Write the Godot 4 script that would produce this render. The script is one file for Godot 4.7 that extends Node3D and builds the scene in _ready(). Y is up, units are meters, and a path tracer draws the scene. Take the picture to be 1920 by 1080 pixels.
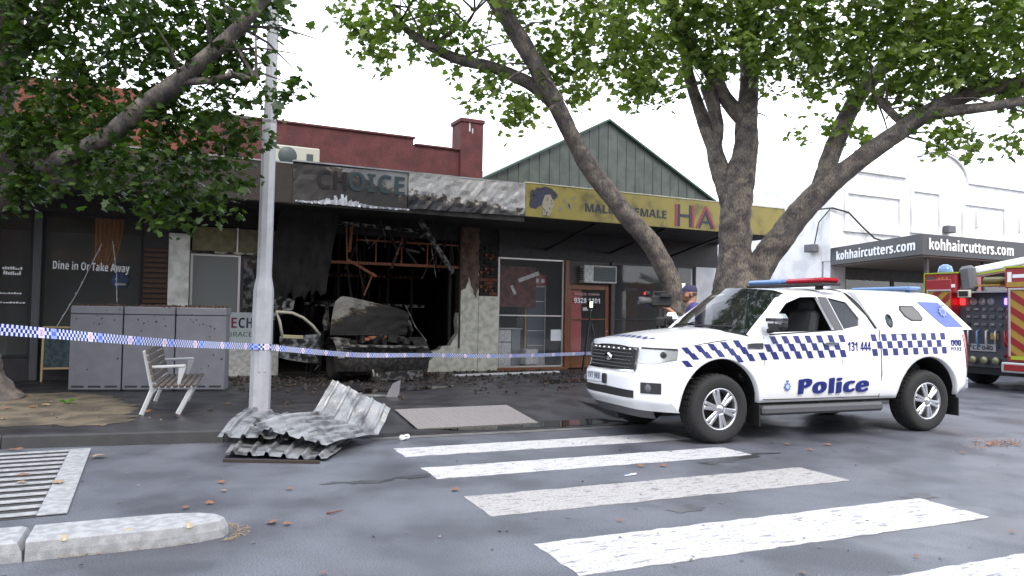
extends Node3D
# A burnt-out shop on a suburban street, a police ute by the zebra crossing. Facade runs along +x, street side is +z, metres.

var used := {}
var M := {}
var noise_cache := {}
var rng := RandomNumberGenerator.new()
var sans: Font
var sans_bold: Font
var sans_slant: Font
var serif_bold: Font
var bumps := FastNoiseLite.new()

func _ready() -> void:
	rng.seed = 41
	bumps.seed = 6
	bumps.frequency = 1.0
	make_view()
	make_fonts()
	make_materials()
	make_ground()
	make_burnt_shop()
	make_restaurant()
	make_salon()
	make_red_building()
	make_corner_building()
	make_far_side()
	make_trees()
	make_ute()
	make_fire_truck()
	make_burnt_car()
	make_street_furniture()
	make_person()
	make_litter()

func make_view() -> void:
	var cam := Camera3D.new()
	cam.name = "camera"
	cam.fov = 42.02
	cam.near = 0.05
	cam.far = 600.0
	cam.transform = Transform3D(Basis(Vector3(0.8977, 0.0168, 0.4403), Vector3(-0.0293, 0.9993, 0.0217), Vector3(-0.4396, -0.0324, 0.8976)).orthonormalized(), Vector3(0, 1.43, 0))
	add_child(cam)
	cam.current = true
	var env := Environment.new()
	env.background_mode = Environment.BG_SKY
	var sky := Sky.new()
	var sm := ProceduralSkyMaterial.new()
	sm.sky_top_color = Color(0.90, 0.93, 1.0)
	sm.sky_horizon_color = Color(0.98, 0.99, 1.0)
	sm.sky_curve = 0.2
	sm.ground_bottom_color = Color(0.3, 0.3, 0.3)
	sm.ground_horizon_color = Color(0.6, 0.6, 0.6)
	sm.sun_angle_max = 1.0
	sky.sky_material = sm
	env.sky = sky
	env.background_energy_multiplier = 1.0
	env.tonemap_mode = Environment.TONE_MAPPER_LINEAR
	env.tonemap_exposure = 3.05
	env.sdfgi_enabled = true
	env.ssao_enabled = true
	env.ssil_enabled = true
	var we := WorldEnvironment.new()
	we.name = "world_environment"
	we.environment = env
	add_child(we)
	var sun := DirectionalLight3D.new()
	sun.name = "sun"
	sun.light_energy = 0.35
	sun.light_angular_distance = 25.0
	sun.light_color = Color(1.0, 0.97, 0.93)
	sun.shadow_enabled = true
	add_child(sun)
	sun.look_at_from_position(Vector3(2, 12, 7), Vector3(3, 0, -2))

# ---------------------------------------------------------------- helpers
func make_fonts() -> void:
	var f := SystemFont.new()
	f.font_names = PackedStringArray(["Droid Sans"])
	sans = f
	var b := FontVariation.new()
	var fb := SystemFont.new()
	fb.font_names = PackedStringArray(["Droid Sans"])
	fb.font_weight = 700
	b.base_font = fb
	b.variation_embolden = 0.0
	sans_bold = b
	var s := FontVariation.new()
	s.base_font = fb
	s.variation_embolden = 0.0
	s.variation_transform = Transform2D(Vector2(1, 0), Vector2(0.22, 1), Vector2.ZERO)
	sans_slant = s
	var g := SystemFont.new()
	g.font_names = PackedStringArray(["Droid Serif"])
	g.font_weight = 700
	var gb := FontVariation.new()
	gb.base_font = g
	gb.variation_embolden = 0.0
	serif_bold = gb

func numbered(n: String) -> String:
	if not used.has(n):
		used[n] = 0
		return n
	used[n] += 1
	return "%s_%03d" % [n, used[n]]

func thing(n: String, label: String, category: String, at := Vector3.ZERO, turn := 0.0, group := "") -> Node3D:
	var o := Node3D.new()
	o.name = numbered(n)
	add_child(o)
	o.position = at
	o.rotation.y = turn
	o.set_meta("label", label)
	o.set_meta("category", category)
	if group:
		o.set_meta("group", group)
	return o

func copy_thing(src: Node3D, base: String, label: String, at: Vector3, turn: float) -> Node3D:
	var o: Node3D = src.duplicate()
	o.name = numbered(base)
	add_child(o)
	o.position = at
	o.rotation.y = turn
	o.set_meta("label", label)
	return o

func st() -> SurfaceTool:
	var s := SurfaceTool.new()
	s.begin(Mesh.PRIMITIVE_TRIANGLES)
	s.set_smooth_group(-1)
	return s

func smooth(s: SurfaceTool) -> SurfaceTool:
	s.set_smooth_group(0)
	return s

func mesh_of(s: SurfaceTool) -> ArrayMesh:
	s.generate_normals()
	return s.commit()

func inst(mesh: Mesh, n: String, m: Material, parent: Node3D, at := Vector3.ZERO, b := Basis()) -> MeshInstance3D:
	var o := MeshInstance3D.new()
	o.mesh = mesh
	o.name = n
	o.material_override = m
	o.transform = Transform3D(b, at)
	parent.add_child(o, true)
	return o

func part(s: SurfaceTool, n: String, m: Material, parent: Node3D) -> MeshInstance3D:
	return inst(mesh_of(s), n, m, parent)

func structure(s: SurfaceTool, n: String, m: Material) -> MeshInstance3D:
	var o := inst(mesh_of(s), numbered(n), m, self)
	o.set_meta("kind", "structure")
	return o

func tri(s: SurfaceTool, a: Vector3, b: Vector3, c: Vector3, o: Vector3) -> void:
	if (a - c).cross(a - b).dot(o) < 0.0:
		var t := b
		b = c
		c = t
	s.add_vertex(a); s.add_vertex(b); s.add_vertex(c)

func fq(s: SurfaceTool, a: Vector3, b: Vector3, c: Vector3, d: Vector3, o: Vector3) -> void:
	if (a - c).cross(a - b).dot(o) < 0.0:
		var t := b
		b = d
		d = t
	s.add_vertex(a); s.add_vertex(b); s.add_vertex(c)
	s.add_vertex(a); s.add_vertex(c); s.add_vertex(d)

# quad with texture coordinates: a bottom left, b bottom right, c top right, d top left
func quv(s: SurfaceTool, a: Vector3, b: Vector3, c: Vector3, d: Vector3, r := Rect2(0, 0, 1, 1)) -> void:
	var ua := Vector2(r.position.x, r.end.y)
	var ub := Vector2(r.end.x, r.end.y)
	var uc := Vector2(r.end.x, r.position.y)
	var ud := Vector2(r.position.x, r.position.y)
	for k in [[a, ua], [c, uc], [b, ub], [a, ua], [d, ud], [c, uc]]:
		s.set_uv(k[1])
		s.add_vertex(k[0])

func box(s: SurfaceTool, c: Vector3, z: Vector3, bev := 0.0, b := Basis()) -> void:
	var h := z * 0.5
	bev = minf(bev, minf(h.x, minf(h.y, h.z)) * 0.9)
	if bev <= 0.0:
		for ax in 3:
			for sg: float in [-1.0, 1.0]:
				var n := Vector3.ZERO
				n[ax] = sg
				var i := (ax + 1) % 3
				var j := (ax + 2) % 3
				var p := []
				for k in [[-1, -1], [1, -1], [1, 1], [-1, 1]]:
					var v := Vector3.ZERO
					v[ax] = sg * h[ax]
					v[i] = k[0] * h[i]
					v[j] = k[1] * h[j]
					p.append(c + b * v)
				fq(s, p[0], p[1], p[2], p[3], b * n)
		return
	var cp := func(sx: float, sy: float, sz: float, ax: int) -> Vector3:
		var sgn := Vector3(sx, sy, sz)
		var v := Vector3(sx * (h.x - bev), sy * (h.y - bev), sz * (h.z - bev))
		v[ax] = sgn[ax] * h[ax]
		return c + b * v
	for ax in 3:
		var i := (ax + 1) % 3
		var j := (ax + 2) % 3
		for sg: float in [-1.0, 1.0]:
			var p := []
			for k in [[-1, -1], [1, -1], [1, 1], [-1, 1]]:
				var q := Vector3.ZERO
				q[ax] = sg; q[i] = k[0]; q[j] = k[1]
				p.append(cp.call(q.x, q.y, q.z, ax))
			var n := Vector3.ZERO
			n[ax] = sg
			fq(s, p[0], p[1], p[2], p[3], b * n)
		# the four edges that run along ax
		for k in [[-1, -1], [1, -1], [1, 1], [-1, 1]]:
			var q0 := Vector3.ZERO
			q0[ax] = -1; q0[i] = k[0]; q0[j] = k[1]
			var q1 := q0
			q1[ax] = 1
			var n := Vector3.ZERO
			n[i] = k[0]; n[j] = k[1]
			fq(s, cp.call(q0.x, q0.y, q0.z, i), cp.call(q1.x, q1.y, q1.z, i), cp.call(q1.x, q1.y, q1.z, j), cp.call(q0.x, q0.y, q0.z, j), b * n)
	for sx: float in [-1.0, 1.0]:
		for sy: float in [-1.0, 1.0]:
			for sz: float in [-1.0, 1.0]:
				tri(s, cp.call(sx, sy, sz, 0), cp.call(sx, sy, sz, 1), cp.call(sx, sy, sz, 2), b * Vector3(sx, sy, sz))

# a box given by two opposite corners
func bx(s: SurfaceTool, a: Vector3, b: Vector3, bev := 0.0) -> void:
	box(s, (a + b) * 0.5, (b - a).abs(), bev)

func boxpart(a: Vector3, b: Vector3, n: String, m: Material, parent: Node3D, bev := 0.0) -> MeshInstance3D:
	var s := st()
	bx(s, a, b, bev)
	return part(s, n, m, parent)

# a bar from p to q with a rectangular section
func bar(s: SurfaceTool, p: Vector3, q: Vector3, w: float, h: float, bev := 0.0, up := Vector3.UP) -> void:
	var d := q - p
	var x := d.normalized()
	if absf(x.dot(up)) > 0.97:
		up = Vector3.RIGHT
	var z := x.cross(up).normalized()
	var y := z.cross(x).normalized()
	box(s, (p + q) * 0.5, Vector3(d.length(), h, w), bev, Basis(x, y, z))

func prism(s: SurfaceTool, poly: PackedVector2Array, z0: float, z1: float, xf := Transform3D()) -> void:
	var ids := Geometry2D.triangulate_polygon(poly)
	for k in range(0, ids.size(), 3):
		var p := [poly[ids[k]], poly[ids[k + 1]], poly[ids[k + 2]]]
		tri(s, xf * Vector3(p[0].x, p[0].y, z0), xf * Vector3(p[1].x, p[1].y, z0), xf * Vector3(p[2].x, p[2].y, z0), xf.basis * Vector3(0, 0, z0 - z1))
		tri(s, xf * Vector3(p[0].x, p[0].y, z1), xf * Vector3(p[1].x, p[1].y, z1), xf * Vector3(p[2].x, p[2].y, z1), xf.basis * Vector3(0, 0, z1 - z0))
	var sgn := -1.0 if Geometry2D.is_polygon_clockwise(poly) else 1.0
	for k in poly.size():
		var a := poly[k]
		var b := poly[(k + 1) % poly.size()]
		var o := Vector3((b - a).y, -(b - a).x, 0) * sgn
		fq(s, xf * Vector3(a.x, a.y, z0), xf * Vector3(b.x, b.y, z0), xf * Vector3(b.x, b.y, z1), xf * Vector3(a.x, a.y, z1), xf.basis * o)

# a horizontal slab from a plan polygon given as x, z
func slab(s: SurfaceTool, plan: PackedVector2Array, y0: float, y1: float) -> void:
	prism(s, plan, y0, y1, Transform3D(Basis(Vector3(1, 0, 0), Vector3(0, 0, 1), Vector3(0, 1, 0)), Vector3.ZERO))

func tube(s: SurfaceTool, pts: Array, radii: Array, seg := 8, cap := true, wob := 0.0) -> void:
	var rings := []
	var side := Vector3.ZERO
	for i in pts.size():
		var t: Vector3 = (pts[mini(i + 1, pts.size() - 1)] - pts[maxi(i - 1, 0)]).normalized()
		if side == Vector3.ZERO:
			side = t.cross(Vector3.UP if absf(t.y) < 0.9 else Vector3.RIGHT).normalized()
		side = (side - t * side.dot(t)).normalized()
		var up := t.cross(side)
		var ring := []
		for k in seg:
			var a := TAU * k / seg
			var r: float = radii[mini(i, radii.size() - 1)]
			var dir := side * cos(a) + up * sin(a)
			if wob > 0.0:
				var q: Vector3 = pts[i] + dir * r
				r *= 1.0 + wob * (bumps.get_noise_3dv(q * 1.6) * 1.6 + bumps.get_noise_3dv(q * 5.0) * 0.9 + maxf(0.0, bumps.get_noise_3dv(q * 3.1 + Vector3.ONE * 40.0) - 0.35) * 3.5)
			ring.append(pts[i] + dir * r)
		rings.append(ring)
	for i in pts.size() - 1:
		for k in seg:
			var k2 := (k + 1) % seg
			var a: Vector3 = rings[i][k]
			fq(s, a, rings[i][k2], rings[i + 1][k2], rings[i + 1][k], a - pts[i])
	if cap:
		for e in [0, pts.size() - 1]:
			var o: Vector3 = (pts[1] - pts[0]) * -1.0 if e == 0 else pts[e] - pts[e - 1]
			for k in seg:
				tri(s, pts[e], rings[e][k], rings[e][(k + 1) % seg], o)

# profile of (radius, along y)
func lathe(s: SurfaceTool, prof: Array, seg := 24, xf := Transform3D()) -> void:
	for i in prof.size() - 1:
		var p: Vector2 = prof[i]
		var q: Vector2 = prof[i + 1]
		for k in seg:
			var a := TAU * k / seg
			var b := TAU * (k + 1) / seg
			var c0 := Vector3(cos(a), 0, sin(a))
			var c1 := Vector3(cos(b), 0, sin(b))
			var o := (c0 + c1) * (q.y - p.y) + Vector3.UP * 2.0 * (p.x - q.x)
			fq(s, xf * (c0 * p.x + Vector3.UP * p.y), xf * (c1 * p.x + Vector3.UP * p.y), xf * (c1 * q.x + Vector3.UP * q.y), xf * (c0 * q.x + Vector3.UP * q.y), xf.basis * o)

func grid(s: SurfaceTool, f: Callable, ni: int, nj: int, outward: Vector3) -> void:
	var g := []
	for i in ni + 1:
		var r := []
		for j in nj + 1:
			r.append(f.call(float(i) / ni, float(j) / nj))
		g.append(r)
	var a: Vector3 = g[ni / 2][nj / 2]
	var flip: bool = (a - g[ni / 2 + 1][nj / 2 + 1]).cross(a - g[ni / 2 + 1][nj / 2]).dot(outward) < 0.0
	for i in ni:
		for j in nj:
			var p := [g[i][j], g[i + 1][j], g[i + 1][j + 1], g[i][j + 1]]
			if flip:
				p = [p[0], p[3], p[2], p[1]]
			for k in [0, 1, 2, 0, 2, 3]:
				s.add_vertex(p[k])

func lettering(parent: Node3D, t: String, height: float, m: Material, at: Vector3, b := Basis(), font: Font = null, width := 0.0, depth := 0.006, n := "lettering") -> MeshInstance3D:
	var tm := TextMesh.new()
	tm.text = t
	tm.font = font if font else sans_bold
	tm.font_size = 64
	tm.pixel_size = 0.01
	tm.depth = 0.06
	tm.curve_step = 2.0
	var box3 := tm.get_aabb()
	var k := height / box3.size.y
	var kx := width / box3.size.x if width > 0.0 else k
	var o := MeshInstance3D.new()
	o.mesh = tm
	o.name = n
	o.material_override = m
	var cc := box3.get_center()
	var sb := Basis(b.x * kx, b.y * k, b.z * (depth / 0.06))
	o.transform = Transform3D(sb, at - sb * Vector3(cc.x, cc.y, 0))
	parent.add_child(o, true)
	return o

# ---------------------------------------------------------------- materials
func ntex(key: String, freq: float, octaves: int, stops: Array, size := 512, kind := FastNoiseLite.TYPE_SIMPLEX_SMOOTH) -> Texture2D:
	if noise_cache.has(key):
		return noise_cache[key]
	var n := FastNoiseLite.new()
	n.seed = key.hash() % 1000
	n.noise_type = kind
	n.frequency = freq
	n.fractal_octaves = octaves
	var t := NoiseTexture2D.new()
	t.width = size
	t.height = size
	t.seamless = true
	t.noise = n
	var g := Gradient.new()
	g.offsets = PackedFloat32Array(stops.map(func(k): return k[0]))
	g.colors = PackedColorArray(stops.map(func(k): return Color(k[1], k[1], k[1]) if k[1] is float else k[1]))
	t.color_ramp = g
	noise_cache[key] = t
	return t

func mat(key: String, r: float, g: float, b: float, rough := 0.7, metal := 0.0, tex: Texture2D = null, scale := 1.0, world := false) -> StandardMaterial3D:
	var m := StandardMaterial3D.new()
	m.resource_name = key
	m.albedo_color = Color(r, g, b).linear_to_srgb()
	m.roughness = rough
	m.metallic = metal
	if tex:
		m.albedo_texture = tex
		m.uv1_triplanar = true
		m.uv1_world_triplanar = world
		m.uv1_scale = Vector3.ONE * scale
	M[key] = m
	return m

func fine(m: StandardMaterial3D, tex: Texture2D, scale: float) -> void:
	m.detail_enabled = true
	m.detail_albedo = tex
	m.detail_blend_mode = BaseMaterial3D.BLEND_MODE_MUL
	m.detail_uv_layer = BaseMaterial3D.DETAIL_UV_2
	m.uv2_triplanar = true
	m.uv2_world_triplanar = m.uv1_world_triplanar
	m.uv2_scale = Vector3.ONE * scale

func glass(key: String, r: float, g: float, b: float, a: float) -> void:
	var m := mat(key, r, g, b, 0.03)
	m.albedo_color.a = a
	m.transparency = BaseMaterial3D.TRANSPARENCY_ALPHA

func glow(key: String, r: float, g: float, b: float, e: float) -> void:
	var m := mat(key, r * 0.5, g * 0.5, b * 0.5, 0.3)
	m.emission_enabled = true
	m.emission = Color(r, g, b).linear_to_srgb()
	m.emission_energy_multiplier = e

func make_materials() -> void:
	var mottle := ntex("mottle", 0.012, 5, [[0.25, 0.84], [0.75, 1.0]])
	var blot := ntex("blot", 0.006, 4, [[0.3, 0.7], [0.5, 0.85], [0.7, 1.0]])
	var grain := ntex("grain", 0.16, 3, [[0.22, 0.42], [0.5, 0.7], [0.78, 1.0]])
	var speck := ntex("speck", 0.25, 2, [[0.15, 0.35], [0.55, 0.7], [0.8, 0.85], [0.9, 1.0]])
	var soot := ntex("soot", 0.012, 5, [[0.3, 0.05], [0.44, 0.2], [0.58, 0.7], [0.75, 1.0]])
	var streak := ntex("streak", 0.03, 4, [[0.3, 0.86], [0.7, 1.0]])
	var wear := ntex("wear", 0.05, 5, [[0.12, 0.6], [0.26, 0.9], [0.42, 0.97], [0.8, 1.0]])
	var wet := ntex("wet", 0.008, 4, [[0.3, 0.62], [0.46, 0.78], [0.62, 0.95], [0.8, 1.0]], 1024)
	var tone := ntex("tone", 0.008, 4, [[0.25, 0.78], [0.46, 0.9], [0.62, 0.96], [0.8, 1.0]], 1024)
	var road := mat("road", 0.158, 0.168, 0.20, 0.62, 0.0, tone, 0.11, true)
	road.roughness_texture = wet
	fine(road, ntex("asphalt", 0.2, 3, [[0.15, 0.55], [0.42, 0.78], [0.6, 0.88], [0.85, 1.0]], 1024), 0.36)
	road.heightmap_enabled = false
	var path := mat("footpath", 0.050, 0.048, 0.053, 0.55, 0.0, tone, 0.19, true)
	path.roughness_texture = wet
	fine(path, noise_cache["asphalt"], 0.5)
	var kerb := mat("kerb", 0.062, 0.062, 0.068, 0.6, 0.0, mottle, 0.7, true)
	fine(kerb, grain, 1.5)
	var gut := mat("gutter", 0.27, 0.26, 0.25, 0.55, 0.0, mottle, 0.6, true)
	fine(gut, grain, 1.5)
	var soil := mat("soil", 0.31, 0.25, 0.165, 0.95, 0.0, blot, 0.5, true)
	fine(soil, speck, 1.6)
	var pw := mat("paint", 0.50, 0.50, 0.51, 0.6, 0.0, wear, 0.5, true)
	pw.uv1_scale = Vector3(0.14, 0.5, 0.6)
	fine(pw, ntex("paintgrain", 0.12, 4, [[0.15, 0.72], [0.35, 0.92], [0.7, 1.0]]), 0.5)
	var pd := mat("paint_dirty", 0.37, 0.36, 0.355, 0.6, 0.0, wear, 0.8, true)
	pd.uv1_scale = Vector3(0.2, 0.5, 0.8)
	fine(pd, noise_cache["paintgrain"], 0.5)
	mat("stain", 0.05, 0.052, 0.058, 0.35, 0.0, tone, 0.4, true)
	mat("water", 0.012, 0.012, 0.012, 0.04)
	mat("concrete_white", 0.36, 0.37, 0.385, 0.7, 0.0, streak, 0.7)
	fine(M["concrete_white"], noise_cache["paintgrain"], 2.2)
	mat("concrete", 0.42, 0.41, 0.40, 0.8, 0.0, mottle, 0.8)
	mat("tactile", 0.20, 0.188, 0.188, 0.6, 0.0, wear, 1.5)
	# buildings
	mat("char", 0.021, 0.018, 0.016, 0.8, 0.0, blot, 1.2)
	mat("char_wood", 0.042, 0.030, 0.023, 0.8, 0.0, streak, 2.0)
	mat("ash", 0.34, 0.33, 0.31, 0.85, 0.0, soot, 0.9)
	mat("ash_metal", 0.52, 0.52, 0.52, 0.5, 0.5, soot, 0.6)
	mat("pilaster_white", 0.80, 0.79, 0.72, 0.5, 0.0, mottle, 0.5)
	mat("cream", 0.60, 0.585, 0.49, 0.75, 0.0, mottle, 0.8)
	mat("cream_sooty", 0.62, 0.58, 0.45, 0.8, 0.0, soot, 0.45)
	mat("olive", 0.20, 0.17, 0.075, 0.5, 0.0, mottle, 0.9)
	mat("rust", 0.20, 0.065, 0.025, 0.8, 0.0, soot, 1.5)
	mat("scorched", 0.12, 0.075, 0.05, 0.8, 0.0, blot, 1.4)
	mat("rust_bar", 0.26, 0.095, 0.04, 0.75, 0.0, mottle, 2.5)
	mat("dark_board", 0.028, 0.024, 0.025, 0.6, 0.0, mottle, 1.0)
	mat("soffit", 0.035, 0.033, 0.034, 0.8, 0.0, mottle, 0.6)
	mat("dark_frame", 0.022, 0.022, 0.026, 0.4)
	mat("alu", 0.55, 0.52, 0.50, 0.35, 0.7)
	mat("timber_dark", 0.085, 0.035, 0.018, 0.6, 0.0, streak, 3.0)
	mat("door_wood", 0.23, 0.075, 0.022, 0.4, 0.0, streak, 2.5)
	mat("door_red", 0.35, 0.03, 0.025, 0.4)
	mat("red_brick", 0.11, 0.028, 0.028, 0.85, 0.0, mottle, 0.35)
	fine(M["red_brick"], streak, 1.3)
	mat("orange_brick", 0.17, 0.052, 0.033, 0.9, 0.0, mottle, 0.7)
	mat("ribbed_green", 0.064, 0.078, 0.067, 0.5, 0.0, ntex("sheet", 0.01, 3, [[0.3, 0.85], [0.7, 1.0]]), 0.4)
	mat("green_trim", 0.03, 0.06, 0.04, 0.5)
	mat("white_wall", 0.74, 0.74, 0.75, 0.85, 0.0, ntex("wallstain", 0.01, 4, [[0.25, 0.92], [0.6, 1.0]]), 0.25)
	mat("charcoal_sign", 0.03, 0.032, 0.036, 0.45)
	mat("white_letter", 0.85, 0.86, 0.88, 0.5)
	mat("brown_shop", 0.06, 0.048, 0.042, 0.5, 0.0, mottle, 0.6)
	mat("yellow_sign", 0.215, 0.175, 0.028, 0.45, 0.0, ntex("signdirt", 0.008, 4, [[0.2, 0.7], [0.4, 0.93], [0.6, 1.0]]), 0.35)
	mat("navy", 0.012, 0.013, 0.035, 0.5)
	mat("red_letter", 0.21, 0.022, 0.04, 0.5)
	mat("white_box", 0.62, 0.62, 0.60, 0.5, 0.0, mottle, 1.5)
	mat("grille_dark", 0.05, 0.07, 0.07, 0.5)
	mat("inside_wall", 0.26, 0.24, 0.225, 0.9)
	mat("inside_floor", 0.2, 0.185, 0.17, 0.5)
	mat("brick_tan", 0.28, 0.15, 0.09, 0.9, 0.0, mottle, 0.6)
	mat("roof_iron", 0.30, 0.31, 0.32, 0.5, 0.3, mottle, 0.4)
	glass("pane", 0.6, 0.65, 0.65, 0.06)
	glass("pane_dirty", 0.45, 0.48, 0.46, 0.45)
	M["pane_dirty"].roughness = 0.25
	# street things
	mat("pole_paint", 0.39, 0.40, 0.425, 0.5, 0.0, ntex("polestain", 0.01, 3, [[0.25, 0.94], [0.55, 1.0]]), 0.8)
	mat("cabinet", 0.205, 0.203, 0.225, 0.5, 0.0, ntex("cab", 0.01, 3, [[0.3, 0.95], [0.7, 1.0]]), 0.6)
	mat("cabinet_dark", 0.03, 0.03, 0.032, 0.7)
	mat("cast_alu", 0.48, 0.49, 0.50, 0.4, 0.3)
	mat("bench_wood", 0.10, 0.083, 0.072, 0.7, 0.0, streak, 4.0)
	mat("iron_sheet", 0.34, 0.35, 0.36, 0.42, 0.4, ntex("burn", 0.007, 4, [[0.22, 0.4], [0.36, 0.78], [0.5, 0.95], [0.8, 1.0]]), 0.9)
	fine(M["iron_sheet"], streak, 2.5)
	mat("black_plastic", 0.016, 0.016, 0.017, 0.5)
	mat("rubber", 0.022, 0.022, 0.023, 0.8, 0.0, ntex("rub", 0.06, 3, [[0.3, 0.75], [0.7, 1.0]]), 2.0)
	# vehicles
	var cw := mat("car_white", 0.80, 0.81, 0.82, 0.25)
	cw.clearcoat_enabled = true
	cw.clearcoat = 0.7
	cw.clearcoat_roughness = 0.04
	mat("car_gap", 0.02, 0.02, 0.022, 0.7)
	mat("lamp_silver", 0.42, 0.43, 0.43, 0.2, 0.6)
	mat("chrome", 0.75, 0.76, 0.78, 0.12, 1.0)
	mat("alloy", 0.62, 0.63, 0.65, 0.28, 0.9)
	mat("grey_plastic", 0.075, 0.076, 0.082, 0.55)
	mat("seat", 0.03, 0.034, 0.036, 0.8)
	mat("blue_check", 0.011, 0.015, 0.135, 0.4)
	mat("police_blue", 0.010, 0.018, 0.165, 0.4)
	mat("light_blue", 0.10, 0.145, 0.42, 0.4)
	mat("lamp_red", 0.45, 0.012, 0.015, 0.15)
	glass("car_glass", 0.008, 0.011, 0.011, 0.6)
	glass("lens", 0.8, 0.85, 0.85, 0.12)
	mat("bar_blue", 0.12, 0.22, 0.42, 0.12)
	mat("bar_red", 0.34, 0.016, 0.03, 0.12)
	var fr := mat("fire_red", 0.30, 0.012, 0.018, 0.3)
	fr.clearcoat_enabled = true
	mat("lime", 0.34, 0.42, 0.03, 0.5)
	mat("chevron_yellow", 0.36, 0.225, 0.04, 0.45)
	mat("chevron_red", 0.26, 0.02, 0.022, 0.45)
	mat("steel", 0.45, 0.46, 0.48, 0.4, 0.8)
	mat("panel_grey", 0.065, 0.07, 0.085, 0.5)
	mat("grey_vinyl", 0.11, 0.11, 0.12, 0.7)
	glow("red_lamp", 1.0, 0.02, 0.02, 1.6)
	glow("blue_lamp", 0.15, 0.1, 1.0, 2.2)
	glow("screen", 0.75, 0.9, 0.95, 0.7)
	glow("work_lamp", 1.0, 0.85, 0.6, 1.5)
	# plants
	var bark := mat("bark", 0.225, 0.205, 0.198, 0.9, 0.0, ntex("bark", 0.012, 4, [[0.2, Color(0.6, 0.58, 0.57)], [0.4, Color(0.74, 0.72, 0.71)], [0.47, Color(0.82, 0.8, 0.78)], [0.56, Color(0.85, 0.82, 0.78)], [0.6, Color(1, 0.96, 0.88)], [0.8, Color(1, 0.98, 0.9)]]), 0.7, true)
	fine(bark, ntex("barkgrain", 0.05, 4, [[0.25, 0.6], [0.5, 0.88], [0.75, 1.0]]), 0.9)
	bark.uv2_scale = Vector3(1.6, 0.5, 1.6)
	var leaf := mat("leaf", 1, 1, 1, 0.45)
	leaf.vertex_color_use_as_albedo = true
	leaf.backlight_enabled = true
	leaf.backlight = Color(0.88, 0.95, 0.5)
	leaf.cull_mode = BaseMaterial3D.CULL_DISABLED
	var fl := mat("fallen", 0.19, 0.085, 0.04, 0.8)
	fl.cull_mode = BaseMaterial3D.CULL_DISABLED
	var fl2 := mat("fallen_tan", 0.26, 0.185, 0.10, 0.8)
	fl2.cull_mode = BaseMaterial3D.CULL_DISABLED
	# person
	var skin := mat("person", 1, 1, 1, 0.7)
	skin.vertex_color_use_as_albedo = true
	mat("cap", 0.035, 0.03, 0.075, 0.8)
	mat("hair", 0.07, 0.04, 0.025, 0.8)
const RIGHT_LIMBS := [[[9.04,1.72,-9.73,0.434],[8.96,2.45,-9.74,0.271],[8.97,3.17,-9.72,0.258],[9.00,3.76,-9.68,0.253],[9.08,4.26,-9.62,0.208],[9.09,4.85,-9.60,0.172],[9.10,5.62,-9.56,0.149],[8.88,6.26,-9.41,0.133],[8.51,7.08,-9.21,0.113],[8.19,7.95,-8.98,0.084]],
	[[8.92,3.21,-9.74,0.172],[8.80,3.82,-9.89,0.164],[8.72,4.39,-10.03,0.143],[8.62,4.87,-10.18,0.116],[8.43,5.43,-10.25,0.097],[8.32,5.89,-10.29,0.083],[8.17,6.63,-10.33,0.070],[8.02,7.55,-10.38,0.046]],
	[[8.77,4.30,-10.01,0.101],[8.72,4.64,-9.90,0.091],[8.57,4.97,-9.85,0.118],[8.38,5.30,-9.81,0.108]],
	[[9.04,4.76,-9.62,0.136],[8.76,5.11,-9.75,0.122],[8.46,5.48,-9.76,0.117],[8.14,5.80,-9.79,0.102],[7.64,6.20,-9.66,0.087],[7.12,6.83,-9.54,0.063]],
	[[9.18,1.86,-9.66,0.280],[9.38,2.45,-9.42,0.224],[9.59,3.01,-9.06,0.207],[9.78,3.43,-8.72,0.191],[10.01,3.86,-8.23,0.156],[10.32,4.28,-7.71,0.136],[10.63,4.60,-7.32,0.125],[10.99,4.82,-6.90,0.115],[11.40,4.89,-6.45,0.109],[11.99,5.11,-5.92,0.091],[12.81,5.54,-5.39,0.068]],
	[[9.81,3.47,-8.70,0.156],[10.07,4.19,-8.67,0.144],[10.52,5.00,-8.65,0.133],[11.09,5.65,-8.59,0.118],[11.67,6.37,-8.52,0.101],[12.16,7.40,-8.47,0.075]],
	[[10.63,4.55,-7.32,0.089],[10.68,4.51,-6.94,0.078],[10.85,4.50,-6.50,0.069],[11.12,4.51,-6.01,0.052],[11.55,4.42,-5.57,0.029]],
	[[10.47,4.39,-7.64,0.066],[10.29,4.68,-7.83,0.058],[10.19,4.96,-7.99,0.050]],
	[[7.86,1.17,-9.86,0.227],[7.72,1.82,-9.79,0.160],[7.36,2.48,-9.82,0.155],[6.85,2.94,-9.81,0.148],[6.20,3.63,-9.87,0.141],[5.80,4.11,-9.82,0.130],[5.47,4.52,-9.73,0.128],[5.05,5.08,-9.68,0.129],[4.69,5.47,-9.60,0.127],[4.34,5.84,-9.53,0.124],[3.97,6.33,-9.45,0.103],[3.61,6.95,-9.37,0.080]],
	[[5.43,4.56,-9.74,0.108],[5.14,4.83,-9.88,0.100],[4.67,5.11,-10.21,0.089],[4.20,5.28,-10.56,0.085],[3.79,5.54,-10.87,0.074],[3.44,5.90,-11.14,0.050],[3.32,6.17,-11.19,0.029]],
	[[3.90,5.52,-10.81,0.041],[4.12,5.73,-10.70,0.033],[4.33,5.86,-10.59,0.025],[4.44,6.06,-10.53,0.016]]]
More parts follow.
